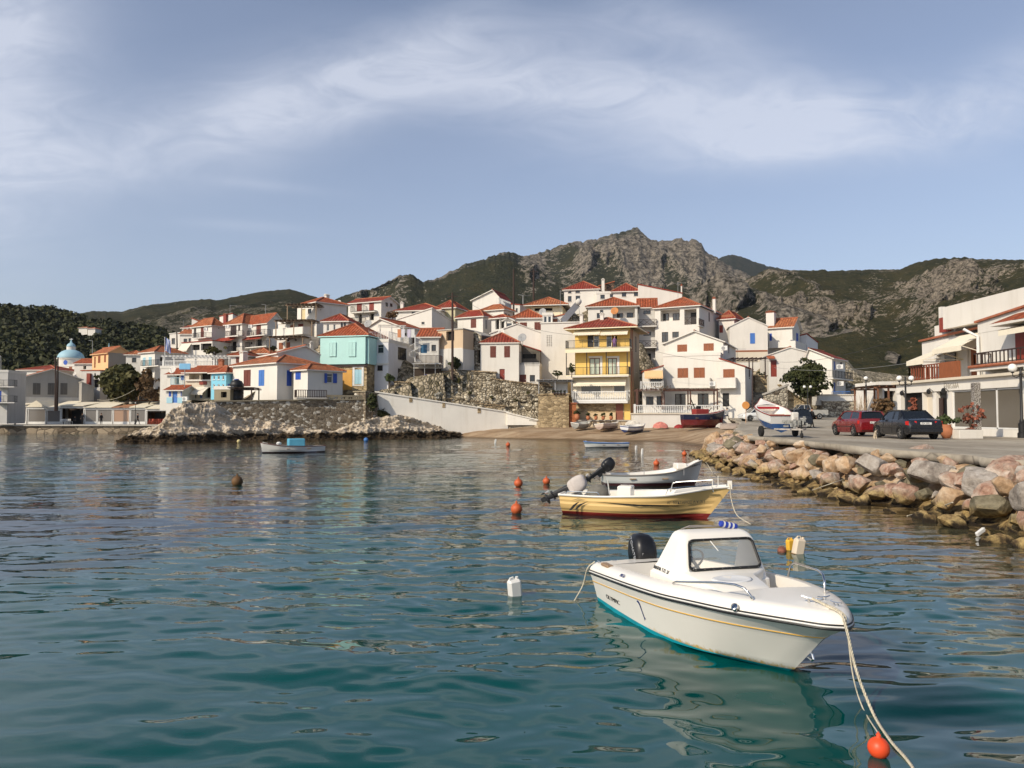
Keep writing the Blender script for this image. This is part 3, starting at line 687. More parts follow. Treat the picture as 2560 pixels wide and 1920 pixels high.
                if s.roofk in ('gf', 'gs'):
                    r.add([bt[1], bt[2], tp[2], tp[1]], [(0, 1, 2, 3)]); r.add([bt[3], bt[0], tp[0], tp[3]], [(0, 1, 2, 3)])
            s.roofo = r.build('roof', [s.tile, s.trim], s.o)
            c = MB()
            for a, b in caps:
                a = Vector(a) + Vector((0, 0, th + .05)); b = Vector(b) + Vector((0, 0, th + .05))
                if (b - a).length > .1: c.tube([a, b], .11, 6)
            if caps: c.build('ridge_cap', CAPM, s.roofo)
        return s
    def chimney(s, x0, x1, yt, yb, inset, cap='tile', m=None):
        a = s.P('f', x0, yb, inset); b = s.P('f', x1, yt, inset); wd = abs(b[0] - a[0]); z0 = a[1] - .6; z1 = b[1]; x = min(a[0], b[0]); z0 = min(z0, (min(s.ch) if s.ch else s.h) - .3)
        mb = MB(); mb.box(x, inset, z0, x + wd, inset + wd * .8, z1 - .22); o = mb.build('chimney', m or WHITE, s.roofo or s.o)
        c = MB(); t = .07; c.box(x - t, inset - t, z1 - .219, x + wd + t, inset + wd * .8 + t, z1 - .15)
        for q in (0, 1):
            for g in (0, 1): c.box(x + q * (wd - .1), inset + g * (wd * .8 - .1), z1 - .149, x + q * (wd - .1) + .1, inset + g * (wd * .8 - .1) + .1, z1 - .05)
        c.prism([(x - t, z1 - .049), (x + wd + t, z1 - .049), (x + wd / 2, z1 + .12)], inset - t, inset + wd * .8 + t)
        c.build('chimney_cap', CAPM if cap == 'tile' else WHITE, s.roofo or s.o)
    def block(s, face, x0, y0, x1, y1, proud, m, name, back=None):     # a box standing proud of a face (ledge, band, bay, parapet)
        q = s.rect(face, (x0, y0, x1, y1), -proud); mb = MB(); s.fb(mb, face, q[0], -proud, q[1], q[2], back if back is not None else -.002, q[3]); return mb.build(name, m, s.o)
    def rail(s, face, x0, x1, yb, proud, h=1.0, style='bar', m=None, slab=True, sides=True, slabm=None, step=.16):
        a = s.P(face, x0, yb, -proud); b = s.P(face, x1, yb, -proud); s0, s1 = min(a[0], b[0]), max(a[0], b[0]); z = a[1]; m = m or IRON
        if slab: mb = MB(); s.fb(mb, face, s0 - .04, -proud - .06, z - .16, s1 + .04, -.002, z); mb.build('balcony', slabm or s.trim, s.o)
        i = -proud + .03; mb = MB()
        def seg(p, q):
            p = Vector(p); q = Vector(q); L = (q - p).length; dn = (q - p).normalized(); n_ = max(1, int(L / step))
            up = Vector((0, 0, 1))
            if style == 'bal':
                mb.bar(p + up * (h - .05), q + up * (h - .05), .16, .1); mb.bar(p + up * .05, q + up * .05, .15, .1)
                n_ = max(1, int(L / .22))
                for j in range(n_): 
                    c = p + dn * ((j + .5) * L / n_); mb.lathe([(.035, .1), (.075, .22), (.08, .34), (.035, .62), (.06, h - .1)], 6, c)
                for c in (p, q): mb.box(c.x - .13, c.y - .13, 0 + c.z, c.x + .13, c.y + .13, c.z + h + .12)
            elif style == 'solid':
                mb.bar(p + up * h / 2, q + up * h / 2, .12, h)
            else:
                mb.bar(p + up * h, q + up * h, .05, .05); mb.bar(p + up * .1, q + up * .1, .035, .035)
                for j in range(n_ + 1):
                    c = p + dn * (j * L / n_); t = .045 if j % 8 == 0 else (.06 if style == 'wood' else .022); mb.bar(c, c + up * h, t, t, up=(1, 0, 0))
                if style == 'cross':
                    nn_ = max(1, round(L / 1.0))
                    for j in range(nn_):
                        c = p + dn * (j * L / nn_); e = p + dn * ((j + 1) * L / nn_)
                        mb.bar(c + up * .15, e + up * (h - .05), .05, .05); mb.bar(e + up * .15, c + up * (h - .05), .05, .05)
        def M3(a_, i_, z_): return (a_, i_, z_) if face == 'f' else ((s.w - i_, a_, z_) if face == 'r' else (i_, a_, z_))
        seg(M3(s0, i, z), M3(s1, i, z))
        if sides and proud > .3: seg(M3(s0, i, z), M3(s0, -.03, z)); seg(M3(s1, i, z), M3(s1, -.03, z))
        return mb.build('railing', m, s.o)
    def awning(s, face, x0, x1, yt, yf, proud, m=None, name='awning', inset=0.0, val=.22):
        a = s.P(face, x0, yt, inset); b = s.P(face, x1, yt, inset); f = s.P(face, x0, yf, -proud); s0, s1 = min(a[0], b[0]), max(a[0], b[0])
        mb = MB(); zt = a[1]; zf = f[1]
        def M3(a_, i_, z_): return (a_, i_, z_) if face == 'f' else ((s.w - i_, a_, z_) if face == 'r' else (i_, a_, z_))
        t = .03
        mb.add([M3(s0, inset - .01, zt), M3(s1, inset - .01, zt), M3(s1, -proud, zf), M3(s0, -proud, zf), M3(s0, inset - .01, zt - t), M3(s1, inset - .01, zt - t), M3(s1, -proud, zf - t), M3(s0, -proud, zf - t)],
               [(0, 1, 2, 3), (7, 6, 5, 4), (0, 4, 5, 1), (1, 5, 6, 2), (2, 6, 7, 3), (3, 7, 4, 0)])
        n_ = max(2, int((s1 - s0) / .3))
        for j in range(n_):
            c0 = s0 + (s1 - s0) * j / n_; c1 = s0 + (s1 - s0) * (j + 1) / n_; cm_ = (c0 + c1) / 2
            mb.add([M3(c0, -proud - .002, zf - t), M3(c1, -proud - .002, zf - t), M3(c1, -proud - .002, zf - t - val * .8), M3(cm_, -proud - .002, zf - t - val), M3(c0, -proud - .002, zf - t - val * .8)], [(0, 1, 2, 3, 4)])
        return mb.build(name, m or CLOTH, s.o)
CAPM = paint((0.36, 0.12, 0.06), 0.85, 0.3, 3)
# ---- single things
def pole(name, label, px, yt, yb, Y, r=.13, m=None, cat='pole', arms=False, group=None, zb=None, tilt=0.0):
    b = at(px, yb, Y); t = at(px + tilt, yt, Y)
    if zb is not None: b.z = zb
    o = thing(name, label, cat, (b.x, b.y, b.z), 0, group); h = t.z - b.z; mb = MB(); mb.tube([(0, 0, -.5), (0, 0, h * .5), (t.x - b.x, 0, h)], [r, r * .9, r * .7], 8); mb.build('shaft', m or POLEW, o)
    if arms:
        a = MB(); a.bar((-.7, 0, h - .5), (.7, 0, h - .5), .09); 
        for x in (-.6, -.2, .2, .6): a.lathe([(.03, 0), (.05, .05), (.02, .12)], 6, (x, 0, h - .45))
        a.build('crossarm', m or POLEW, o)
    return o, t
POLEW = wood((0.055, 0.035, 0.028), 0.9)
def wire(label, a, b, sag=.6, r=.014, m=None, group='overhead wires', name='overhead_wire'):
    a = Vector(a); b = Vector(b); P_ = []
    for j in range(17):
        t = j / 16; p = a.lerp(b, t); p.z -= sag * 4 * t * (1 - t); P_.append(p - a)
    o = MB().tube(P_, r, 4).build(name, m or BLACK); o.location = a; return tag(o, label, 'wire', group)
def dish(label, px, py, Y, r=.45, m=None, az=-20, mast=1.0, group='satellite dishes'):
    c = at(px, py, Y); o = thing('satellite_dish', label, 'satellite dish', (c.x, c.y, c.z - mast), R(az), group)
    mb = MB(); mb.tube([(0, .15, 0), (0, .15, mast)], .03, 6); mb.build('mast', GREY, o)
    M_ = Matrix.Translation((0, 0, mast)) @ Matrix.Rotation(R(70), 4, 'X')
    prof = [(.001, 0), (r * .4, .02), (r * .75, .07), (r, .13), (r * 1.0, .145), (r * .74, .085), (.001, .015)]
    d_ = MB(); d_.lathe(prof, 18, M=M_); d_.build('reflector', m or WHITE2, o, smooth=True)
    a = MB(); a.tube([M_ @ Vector((0, -r * .8, .1)), M_ @ Vector((0, 0, r * .9))], .015, 5); a.lathe([(.04, 0), (.04, .1)], 6, M=M_ @ Matrix.Translation((0, 0, r * .85))); a.build('feed_arm', GREY, o)
    return o
def antenna(label, px, yt, yb, Y, group='roof aerials'):
    b = at(px, yb, Y); t = at(px, yt, Y); h = t.z - b.z; o = thing('aerial', label, 'aerial', b, 0, group); mb = MB(); mb.tube([(0, 0, 0), (0, 0, h)], .03, 5); mb.build('mast', GREY, o)
    a = MB(); a.bar((-.1, 0, h - .15), (1.3, .1, h - .15), .035)
    for j in range(8): a.bar((j * .17, -.25 + j * .01, h - .13), (j * .17, .3 - j * .01, h - .13), .02)
    a.build('elements', GREY, o); return o
def leafy(name, label, px0, px1, yt, yb, Y, m, cat='tree', n_=60, trunk=None, group=None, leaf=.34, quads=30, dy=None, seed=1, squash=1.0, cr=.20):
    """tree or shrub: crown of leaf faces in many sub-clumps, with trunk and limbs"""
    L = at(px0, yb, Y); Rr = at(px1, yb, Y); T = at((px0 + px1) / 2, yt, Y); cx = (L.x + Rr.x) / 2; W_ = (Rr.x - L.x) / 2; z0 = L.z; H = T.z - z0
    o = thing(name, label, cat, (cx, Y, z0), 0, group); rr = np.random.default_rng(seed)
    tz = trunk * H if trunk else 0.0; ch = (H - tz) / 2; D_ = dy or W_ * .8
    d = rr.normal(size=(n_, 3)); d /= np.linalg.norm(d, axis=1, keepdims=True); k_ = rr.random((n_, 1)) ** .45
    c = d * k_ * [W_ * (1 - cr), D_ * (1 - cr), ch * (1 - cr)] + [0, 0, tz + ch]
    lob = 0.85 + .25 * np.sin(d[:, 0] * 5 + seed) * np.cos(d[:, 2] * 4 + seed); c[:, :2] *= lob[:, None]
    rd = np.full(n_, min(W_, ch) * cr * 1.6) * (.7 + .6 * rr.random(n_))
    Vb, Fb, tn = blobs(n_, c, rd, seed + 3, quads, leaf)
    np_mesh('crown', Vb, Fb, m, o, attrs={'tone': tn})
    tb = MB(); tr = max(.05, min(W_, H) * .05); tb.tube([(0, 0, -.3), (.05 * W_, 0, tz + ch * .3), (0, 0, tz + ch)], [tr * 1.3, tr, tr * .5], 8)
    for j in range(7):
        e = c[j * 3 % n_]; st = tz * .7 + .3 * ch * rr.random(); tb.tube([(0.02 * W_, 0, st), (e[0] * .5, e[1] * .5, (st + e[2]) / 2 + .1), tuple(e)], [tr * .55, tr * .35, tr * .15], 5)
    tb.build('trunk', wood((0.10, 0.075, 0.05), 0.95), o); return o
def pergola(name, label, k, x0, x1, yt, yb, Y, dep, phi=0, m=None, posts=3, slats=True, canopy=None, group=None, back=True, z_=None, beam=.12, cat='pergola'):
    a = at(*k(x0, yt), Y); p = k(x1, yt); b = at(p[0], p[1], Y + math.tan(R(phi)) * (p[0] - k(x0, yt)[0]) / F * Y); zb = at(*k(x0, yb), Y).z
    d = Vector((b.x - a.x, b.y - a.y, 0)); L = d.length; rz = math.atan2(d.y, d.x); h = a.z - zb
    o = thing(name, label, cat, (a.x, a.y, zb), rz, group); m = m or DBROWN
    for j in range(posts):
        x = L * j / (posts - 1) if posts > 1 else L / 2
        q = MB(); q.box(x - beam / 2, -beam / 2, -.3, x + beam / 2, beam / 2, h - beam * .5); q.build('post', m, o)
        if back: q = MB(); q.box(x - beam / 2, dep - beam / 2, -.3, x + beam / 2, dep + beam / 2, h - beam * .5); q.build('post', m, o)
    q = MB(); q.box(-.3, -.06, h - beam * .5, L + .3, .06, h + beam * .5); q.box(-.3, dep - .06, h - beam * .5, L + .3, dep + .06, h + beam * .5)
    n_ = max(3, int(L / .55))
    if slats:
        for j in range(n_ + 1): x = L * j / n_; q.box(x - .035, -.4, h + beam * .5 + .002, x + .035, dep + .1, h + beam * .5 + .1)
    q.build('beams', m, o)
    if canopy: q = MB(); q.box(-.25, -.35, h + beam * .5 + .104, L + .25, dep + .1, h + beam * .5 + .15); q.build('canopy', canopy, o)
    return o
# ================================================================ the village, read piece by piece
MINT = paint((0.42, 0.66, 0.62), 0.7, 0.05, 1.0); MINTS = paint((0.46, 0.70, 0.66), 0.7, 0.04, 1.0); LBLUE = paint((0.36, 0.58, 0.66), 0.6, 0.06)
SKYB = plaster((0.22, 0.52, 0.66), 0.15); YEL = plaster((0.74, 0.50, 0.15), 0.10); YELC = plaster((0.78, 0.70, 0.50), 0.10); PEACH = plaster((0.72, 0.46, 0.24), 0.15)
GREYW = plaster((0.36, 0.34, 0.31), 0.4); BEIGE = plaster((0.58, 0.44, 0.30), 0.3); CONCW = plaster((0.28, 0.24, 0.17), 0.5); BBLUE = paint((0.07, 0.19, 0.52), 0.5)
REDW = wood((0.24, 0.04, 0.025)); CANV = paint((0.74, 0.67, 0.53), 0.9, 0.06); CANVO = paint((0.72, 0.47, 0.24), 0.9, 0.06); REED = paint((0.05, 0.035, 0.025), 0.95, 0.4, 4)
STW = stone((0.25, 0.205, 0.15), (0.12, 0.095, 0.07), 2.9, (0.20, 0.17, 0.125), 0.07, pale=(0.62, 0.58, 0.50)); STY = stone((0.42, 0.32, 0.19), (0.22, 0.16, 0.09), 1.9, (0.30, 0.24, 0.16), 0.05, flat=(1, 1, 2.0))
STR = stone((0.45, 0.40, 0.31), (0.14, 0.11, 0.08), 2.6, (0.07, 0.055, 0.045), 0.09)
# --- front row, from the left
h = House('white_cottage', 'white cottage with brown and blue shutters on the stone sea wall', K2, 865, 1390, 990, 1440, 93, -40, side=1890, yr=893, roof='hip', tile=TILEO)
h.op('f', 's', 995, 1068, 1073, 1255); h.op('f', 's', 1172, 1068, 1235, 1252, col=BBLUE, lab='bright blue shutters'); h.op('r', 's', 1503, 1070, 1558, 1255, col=BLUEW, lab='dark blue shutters'); h.done(); h.chimney(942, 985, 845, 985, 1.2, cap='white')
ha = House('white_annex', 'small white annex with open blue shutters and low tiled roof', K2, 1585, 1752, 1072, 1290, 92, -40, side=2165, yr=1012, roof='hip', tile=TILEO)
ha.op('f', 's', 1607, 1090, 1668, 1178, col=BLUEW); ha.k = K3; q = ha.op('r', 'ww', 555, 1105, 622, 1218); ha.op('r', 's', 524, 1105, 553, 1220, hole=False, inset=-.02, col=BLUEW); ha.op('r', 's', 626, 1105, 670, 1220, hole=False, inset=-.02, col=BLUEW); ha.done()
h = House('mint_house', 'house with overhanging mint green upper storey on a stone ground floor', K3, 500, 1030, 668, 1300, 99, -13, dep=8.5, yr=533, roof='hip', wall=STY, trim=MINT, tile=TILE, oh=.45)
h.block('f', 478, 690, 1010, 993, .38, MINT, 'overhanging_storey', back=.002).name = 'upper_storey'
g = h.s0 = None
q = MB(); w = h.P('f', 1010, 690, -.38); z0 = h.P('f', 1010, 993, -.38)[1]; z1 = h.P('f', 478, 690, -.38)[1]
q.box(h.w + .002, .0, z0, h.w + .3, h.d, z1); q.build('upper_storey', MINT, h.o)
for x0, x1 in ((580, 665), (812, 898)): h.op('f', 's', x0, 738 if x0 < 700 else 733, x1, 905, hole=False, inset=-.40, col=MINTS)
h.block('f', 560, 995, 1028, 1022, .2, DBROWN, 'beam'); h.op('f', 's', 884, 1062, 968, 1232, col=LBLUE, lab='pale blue arched shutters'); h.block('f', 684, 1068, 852, 1300, .05, paint((0.62, 0.33, 0.08), .8, .1), 'ochre_panel'); h.done()
q = MB(); r_ = h.rect('f', (862, 1040, 992, 1240)); 
for a in ((r_[0], r_[1], r_[0] + .28, r_[3]), (r_[2] - .28, r_[1], r_[2], r_[3]), (r_[0], r_[3], r_[2], r_[3] + .25), (r_[0], r_[1] - .15, r_[2], r_[1])): q.box(a[0], -.06, a[1], a[2], -.003, a[3])
q.build('window_surround', WHITEM, h.o)
h = House('terrace_house', 'white two storey house with roof terrace and railing beside the mint green one', K3, 1030, 1285, 735, 1345, 101, -14, side=1650, roof='flat', wall=plaster((.70, .69, .70), .35))
h.op('f', 'ww', 1157, 765, 1230, 868); h.op('f', 'w', 1152, 1012, 1217, 1075); h.op('r', 'w', 1397, 790, 1500, 942); h.op('r', 'd', 1397, 1045, 1470, 1260, col=DBROWN); h.block('f', 1030, 985, 1285, 1000, .12, WHITE, 'ledge'); h.done()
q = MB(); a = MB(); z = h.h + .4
for p, e in (((.1, .1), (h.w, .1)), ((h.w, .1), (h.w, h.d * .75))):
    p = Vector((*p, z)); e = Vector((*e, z)); L = (e - p).length; a.bar(p + Vector((0, 0, 1)), e + Vector((0, 0, 1)), .05)
    for j in range(int(L / .22) + 1): c = p + (e - p) * (j * .22 / L); a.bar(c, c + Vector((0, 0, 1)), .045)
a.build('railing', WHITEM, h.o)
pergola('terrace_pergola', 'bare white timber frame standing on the roof terrace', K3, 1188, 1465, 535, 705, 102, 2.0, 10, m=paint((.55, .52, .47), .8), posts=3, slats=False)
# spiral stair
o = thing('spiral_stair', 'white spiral stair climbing between terrace and balcony', 'stairs', at(*K3(1600, 975), 99), 0); mb = MB(); H_ = at(*K3(1600, 740), 99).z - at(*K3(1600, 975), 99).z
mb.tube([(0, 0, 0), (0, 0, H_ + 1)], .06, 8); mb.build('pole', WHITEM, o); mb = MB()
for j in range(20):
    a = j * .42; M_ = Matrix.Rotation(a, 4, 'Z') @ Matrix.Translation((0, 0, H_ * j / 20)); mb.box(.05, -.13, 0, .8, .13, .04, M_)
mb.build('treads', WHITEM, o); mb = MB(); mb.tube([(math.cos(j * .21) * .8, math.sin(j * .21) * .8, H_ * j / 40 + .9) for j in range(41)], .025, 5); mb.build('handrail', WHITEM, o)
h = House('gabled_house', 'white gabled house with orange roof behind the roof terrace', K3, 1020, 1425, 548, 790, 107, -30, side=1690, roof='gf', yr=447, apex=.45, tile=TILE)
h.op('r', 'd', 1553, 622, 1600, 760, col=DBROWN); h.op('r', 'w', 1465, 625, 1500, 700); h.done()
h = House('courtyard_house', 'low white house with blue door under a red lean-to roof', K3, 1645, 1880, 672, 1100, 103, -4, dep=6, roof='gs', yr=585, tile=TILE, wall=WHITE2)
h.op('f', 'd', 1665, 768, 1742, 866, col=paint((.03, .12, .22), .5)); h.op('f', 'w', 1795, 768, 1848, 843); h.rail('f', 1590, 1900, 985, 1.6, style='wood', m=DBROWN); h.done()
h = House('angular_house', 'plain white house with sloping wall and one tiny black window', K3, 1392, 1800, 450, 720, 113, -22, dep=9, roof='flat', cor=(450, 338, 470, 480), tile=WHITE, wall=WHITE)
h.op('f', 'w', 1677, 497, 1713, 525); h.side = None; h.done()
h = House('red_roofed_house', 'low house with dark red roofs and white chimney right of the long red shutters', K3, 1375, 1900, 362, 470, 120, -12, dep=7, roof='hip', yr=283, tile=TILER); h.op('f', 'w', 1560, 372, 1600, 400); h.done(); h.chimney(1425, 1460, 262, 350, 1.5, cap='white')
h = House('tall_house', 'tall white house with long red shutters and small iron balconies', K3, 808, 1200, 248, 600, 126, -27, side=1390, roof='gs', rise=.9, tile=TILER, wall=WHITE)
for x0, x1 in ((912, 970), (1058, 1113)): h.op('f', 's', x0, 252, x1, 368, col=REDW)
h.op('f', 'c', 930, 408, 968, 525); h.op('f', 'c', 1060, 400, 1112, 475); h.op('r', 'w', 1250, 255, 1280, 312); h.op('r', 'w', 1303, 262, 1335, 315)
h.rail('f', 835, 985, 385, .9, m=IRON); h.rail('f', 990, 1120, 375, .8, h=.05, m=IRON); h.rail('f', 835, 970, 520, .9); h.done()
h = House('terraced_tower', 'tall white house with timber roofed balconies stacked below an orange hipped roof', K3, 205, 437, 268, 850, 117, -46, side=790, roof='hip', yr=203, wall=WHITE, tile=TILE)
h.op('f', 'd', 250, 350, 300, 465, col=plaster((.6, .5, .3), .2)); h.op('f', 'w', 330, 345, 372, 395, hole=True); h.op('r', 'w', 480, 345, 490, 358); h.done(); h.chimney(522, 550, 168, 215, 4.5, cap='white')
h = House('stepped_house', 'white balcony storey with orange door and brown window under a dark reed roof', K2, 1400, 1700, 500, 690, 112, -32, side=1830, roof='flat', wall=WHITE)
h.op('f', 'd', 1540, 535, 1595, 650, col=OCHW); h.op('f', 's', 1690, 520, 1750, 590, col=REDW); h.op('f', 's', 1640, 522, 1690, 592, col=REDW); h.rail('f', 1340, 1690, 655, 1.6, h=.9, style='solid', m=WHITE); h.done()
h = House('lower_terrace_house', 'white lowest terrace storey with red shutters under reed canopy', K2, 1385, 1700, 690, 870, 109, -32, side=1880, roof='flat', wall=WHITE2)
h.op('f', 's', 1410, 745, 1458, 820, col=OCHW); h.op('f', 's', 1493, 740, 1542, 805, col=OCHW); h.op('f', 'w', 1505, 700, 1530, 726); h.op('f', 'w', 1595, 695, 1620, 720); h.done()
for i, (x0, x1, yt, yb, Y, lb) in enumerate(((1510, 1850, 300, 470, 115, 'highest reed roofed pergola on the tall terraced house'), (1375, 1800, 490, 645, 111, 'reed roofed pergola over the balcony with orange door'), (1300, 1690, 683, 845, 108, 'lowest reed roofed pergola, hung with plants, below the orange door'))):
    pergola('reed_pergola', lb, K2, x0, x1, yt, yb, Y, 2.6, -6, posts=3, canopy=REED, m=wood((.25, .17, .10)), group='reed roofed pergolas', back=False)
h = House('small_villa', 'small white house with red hipped roof and pale open shutters', K3, 515, 800, 497, 680, 109, -8, dep=6, roof='hip', yr=425, tile=TILER)
for x0, x1 in ((553, 583), (632, 660)): h.op('f', 'ww', x0, 525, x1, 605)
h.op('f', 'w', 720, 495, 748, 580); h.op('f', 'w', 755, 490, 785, 570); h.done()
h = House('broad_gabled_house', 'grey white gabled house with orange roof behind the white cottage', K2, 1400, 1897, 868, 1100, 97, 36, side=1170, roof='gf', yr=768, apex=.64, tile=TILE, wall=plaster((.62, .60, .57), .2), oh=.3); h.done(); h.chimney(1785, 1820, 735, 790, 2.0, cap='white')
# --- the terraced hotel on the left
h = House('balcony_house', 'white house with iron balcony and orange hipped roof, left unit of the balconied row', K2, 380, 615, 545, 720, 150, -32, side=775, roof='hip', yr=452, tile=TILEO)
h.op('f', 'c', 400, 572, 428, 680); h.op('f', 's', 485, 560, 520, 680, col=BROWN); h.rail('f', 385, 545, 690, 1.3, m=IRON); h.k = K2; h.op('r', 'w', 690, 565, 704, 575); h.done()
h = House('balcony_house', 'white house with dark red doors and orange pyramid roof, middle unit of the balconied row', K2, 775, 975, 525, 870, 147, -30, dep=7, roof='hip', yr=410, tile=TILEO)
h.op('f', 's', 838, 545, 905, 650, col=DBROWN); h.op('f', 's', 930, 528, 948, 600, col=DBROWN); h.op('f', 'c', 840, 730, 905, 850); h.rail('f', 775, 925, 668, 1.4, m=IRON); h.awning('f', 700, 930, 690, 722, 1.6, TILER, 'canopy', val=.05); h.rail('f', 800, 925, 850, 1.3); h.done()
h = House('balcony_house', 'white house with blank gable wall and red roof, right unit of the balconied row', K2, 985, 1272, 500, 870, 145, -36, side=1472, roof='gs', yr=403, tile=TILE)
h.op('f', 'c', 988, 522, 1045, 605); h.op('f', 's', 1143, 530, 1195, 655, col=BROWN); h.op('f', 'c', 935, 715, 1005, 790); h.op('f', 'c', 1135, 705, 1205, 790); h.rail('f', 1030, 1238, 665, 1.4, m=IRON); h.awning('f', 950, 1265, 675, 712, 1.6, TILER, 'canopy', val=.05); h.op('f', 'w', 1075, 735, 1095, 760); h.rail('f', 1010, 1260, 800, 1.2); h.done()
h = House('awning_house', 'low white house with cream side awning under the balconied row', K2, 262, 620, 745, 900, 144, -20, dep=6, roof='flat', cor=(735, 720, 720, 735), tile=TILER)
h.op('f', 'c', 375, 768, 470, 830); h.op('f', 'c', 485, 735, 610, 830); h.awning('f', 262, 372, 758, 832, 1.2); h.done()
h = House('corner_house', 'small white cube house with one black window at the upper left', K2, 115, 236, 632, 790, 156, -12, dep=4, roof='flat', tile=WHITE, cor=(640, 626, 626, 640)); h.op('f', 'w', 138, 690, 178, 760); h.done()
h = House('shaded_house', 'white house with sloping orange roof between cube house and balconied row', K2, 238, 382, 640, 800, 154, 0, dep=5, roof='gs', yr=600, tile=TILEO); h.op('f', 'w', 280, 695, 322, 738); h.op('f', 'w', 338, 690, 365, 735); h.done()
h = House('attic_house', 'small white upper house with two little brown windows', K2, 262, 376, 568, 640, 160, -8, dep=5, roof='gs', yr=548, tile=TILER); h.op('f', 's', 290, 580, 310, 600); h.op('f', 's', 335, 573, 355, 595); h.done()
h = House('ridge_house', 'white house with red chimney pillar on the skyline of the balconied row', K2, 706, 862, 425, 560, 165, -30, side=935, roof='flat', cor=(420, 400, 440, 425), tile=TILER); h.done(); h.chimney(748, 782, 400, 500, -.5, m=REDW)
h = House('gable_sliver_house', 'white triangular gable showing left of the balconied row', K2, 376, 470, 500, 620, 158, 0, dep=5, roof='flat', cor=(455, 500, 500, 455), tile=TILE); h.done()
h = House('terrace_building', 'white building with long balustraded roof terrace', K2, 5, 665, 1046, 1300, 112, -4, dep=6, roof='flat', wall=WHITE)
h.done(); q = h.rail('f', 40, 640, 1040, -.25, h=1.05, style='bal', m=WHITEM, slab=False, sides=False)
pergola('white_pergola', 'white timber pergola over the balustraded terrace', K2, 40, 820, 903, 1000, 113.5, 3.6, 0, m=WHITEM, posts=4)
h = House('blue_balcony_house', 'white house with long red roof and pale blue balcony', K2, 85, 290, 1120, 1300, 106, -6, dep=6, roof='gs', yr=1060, tile=TILE)
h.op('f', 's', 250, 1125, 282, 1185, col=BLUEW); h.rail('f', 125, 262, 1245, 1.0, m=LBLUE); h.op('f', 'c', 180, 1130, 225, 1240); h.done()
h = House('taverna', 'white waterside taverna with red fronted upper balcony and striped awnings', K2, 292, 606, 1095, 1400, 103, -10, dep=7, roof='gs', yr=1030, tile=TILE, wall=CREAM)
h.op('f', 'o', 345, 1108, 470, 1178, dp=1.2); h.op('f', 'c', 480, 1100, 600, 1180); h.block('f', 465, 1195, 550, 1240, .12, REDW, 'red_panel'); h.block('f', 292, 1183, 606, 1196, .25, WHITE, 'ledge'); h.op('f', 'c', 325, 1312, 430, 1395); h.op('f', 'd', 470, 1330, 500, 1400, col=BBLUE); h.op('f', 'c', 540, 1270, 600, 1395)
h.awning('f', 285, 428, 1283, 1312, 1.0); h.awning('f', 435, 580, 1268, 1340, 1.5); h.done(); h.chimney(690, 740, 940, 1060, 1.0, m=CAPM)
h = House('blue_kiosk', 'little white kiosk with blue doors and red lean-to roof', K2, 75, 262, 1305, 1460, 100, -5, dep=3.5, roof='gs', yr=1262, tile=TILE)
h.op('f', 's', 105, 1312, 132, 1380, col=BLUEW); h.op('f', 'd', 148, 1310, 204, 1455, col=BBLUE); h.op('f', 's', 246, 1312, 270, 1378, col=BLUEW); h.block('f', 78, 1392, 145, 1458, .04, LBLUE, 'panel'); h.block('f', 206, 1392, 262, 1458, .04, LBLUE, 'panel'); h.done()
h = House('sky_blue_house', 'sky blue house with rows of small white windows', K2, 608, 785, 1105, 1400, 99, -30, side=868, roof='hip', yr=1035, wall=SKYB, tile=TILE)
for y0, y1 in ((1135, 1180), (1235, 1282)):
    for x0, x1 in ((630, 650), (684, 706), (738, 760)): h.op('f', 'ww', x0, y0, x1, y1)
h.op('r', 's', 805, 1232, 845, 1278, col=BLUEW); h.done()
h = House('concrete_shed', 'grey rendered lean-to with water tank on the sea wall', K2, 642, 832, 1297, 1510, 89, -10, dep=3.0, roof='flat', wall=CONCW, tile=CONC); h.op('f', 'c', 722, 1325, 790, 1392); h.done()
t = thing('water_tank', 'black plastic water tank beside the grey rendered lean-to', 'water tank', at(*K2(905, 1450), 90.5)); mb = MB(); mb.lathe([(.8, 0), (.82, .1), (.8, .4), (.83, .45), (.8, .5), (.8, 1.0), (.83, 1.05), (.8, 1.1), (.8, 2.0), (.82, 2.05), (.6, 2.5), (.25, 2.65)], 20); mb.build('tank', BLACK, t, smooth=True); mb = MB(); mb.lathe([(.26, 2.66), (.28, 2.7), (.26, 2.76)], 12); mb.build('lid', BLUEW, t)
pergola('tin_canopy', 'low dark canopy over the water tank', K2, 835, 1085, 1292, 1445, 89.2, 2.6, 0, posts=2, canopy=REED)
h = House('narrow_house', 'white sliver house with red roof behind the big chimney', K2, 838, 1030, 905, 1010, 103, -6, dep=5, roof='hip', yr=862, tile=TILE); h.op('f', 's', 900, 915, 935, 980, col=BROWN); h.done()
h = House('orange_roof_shed', 'low shed with wavy orange roof beside the grey white gable', K2, 1040, 1290, 880, 1000, 108, -6, dep=5, roof='hip', yr=822, tile=TILEO, wall=WHITE2); h.done()
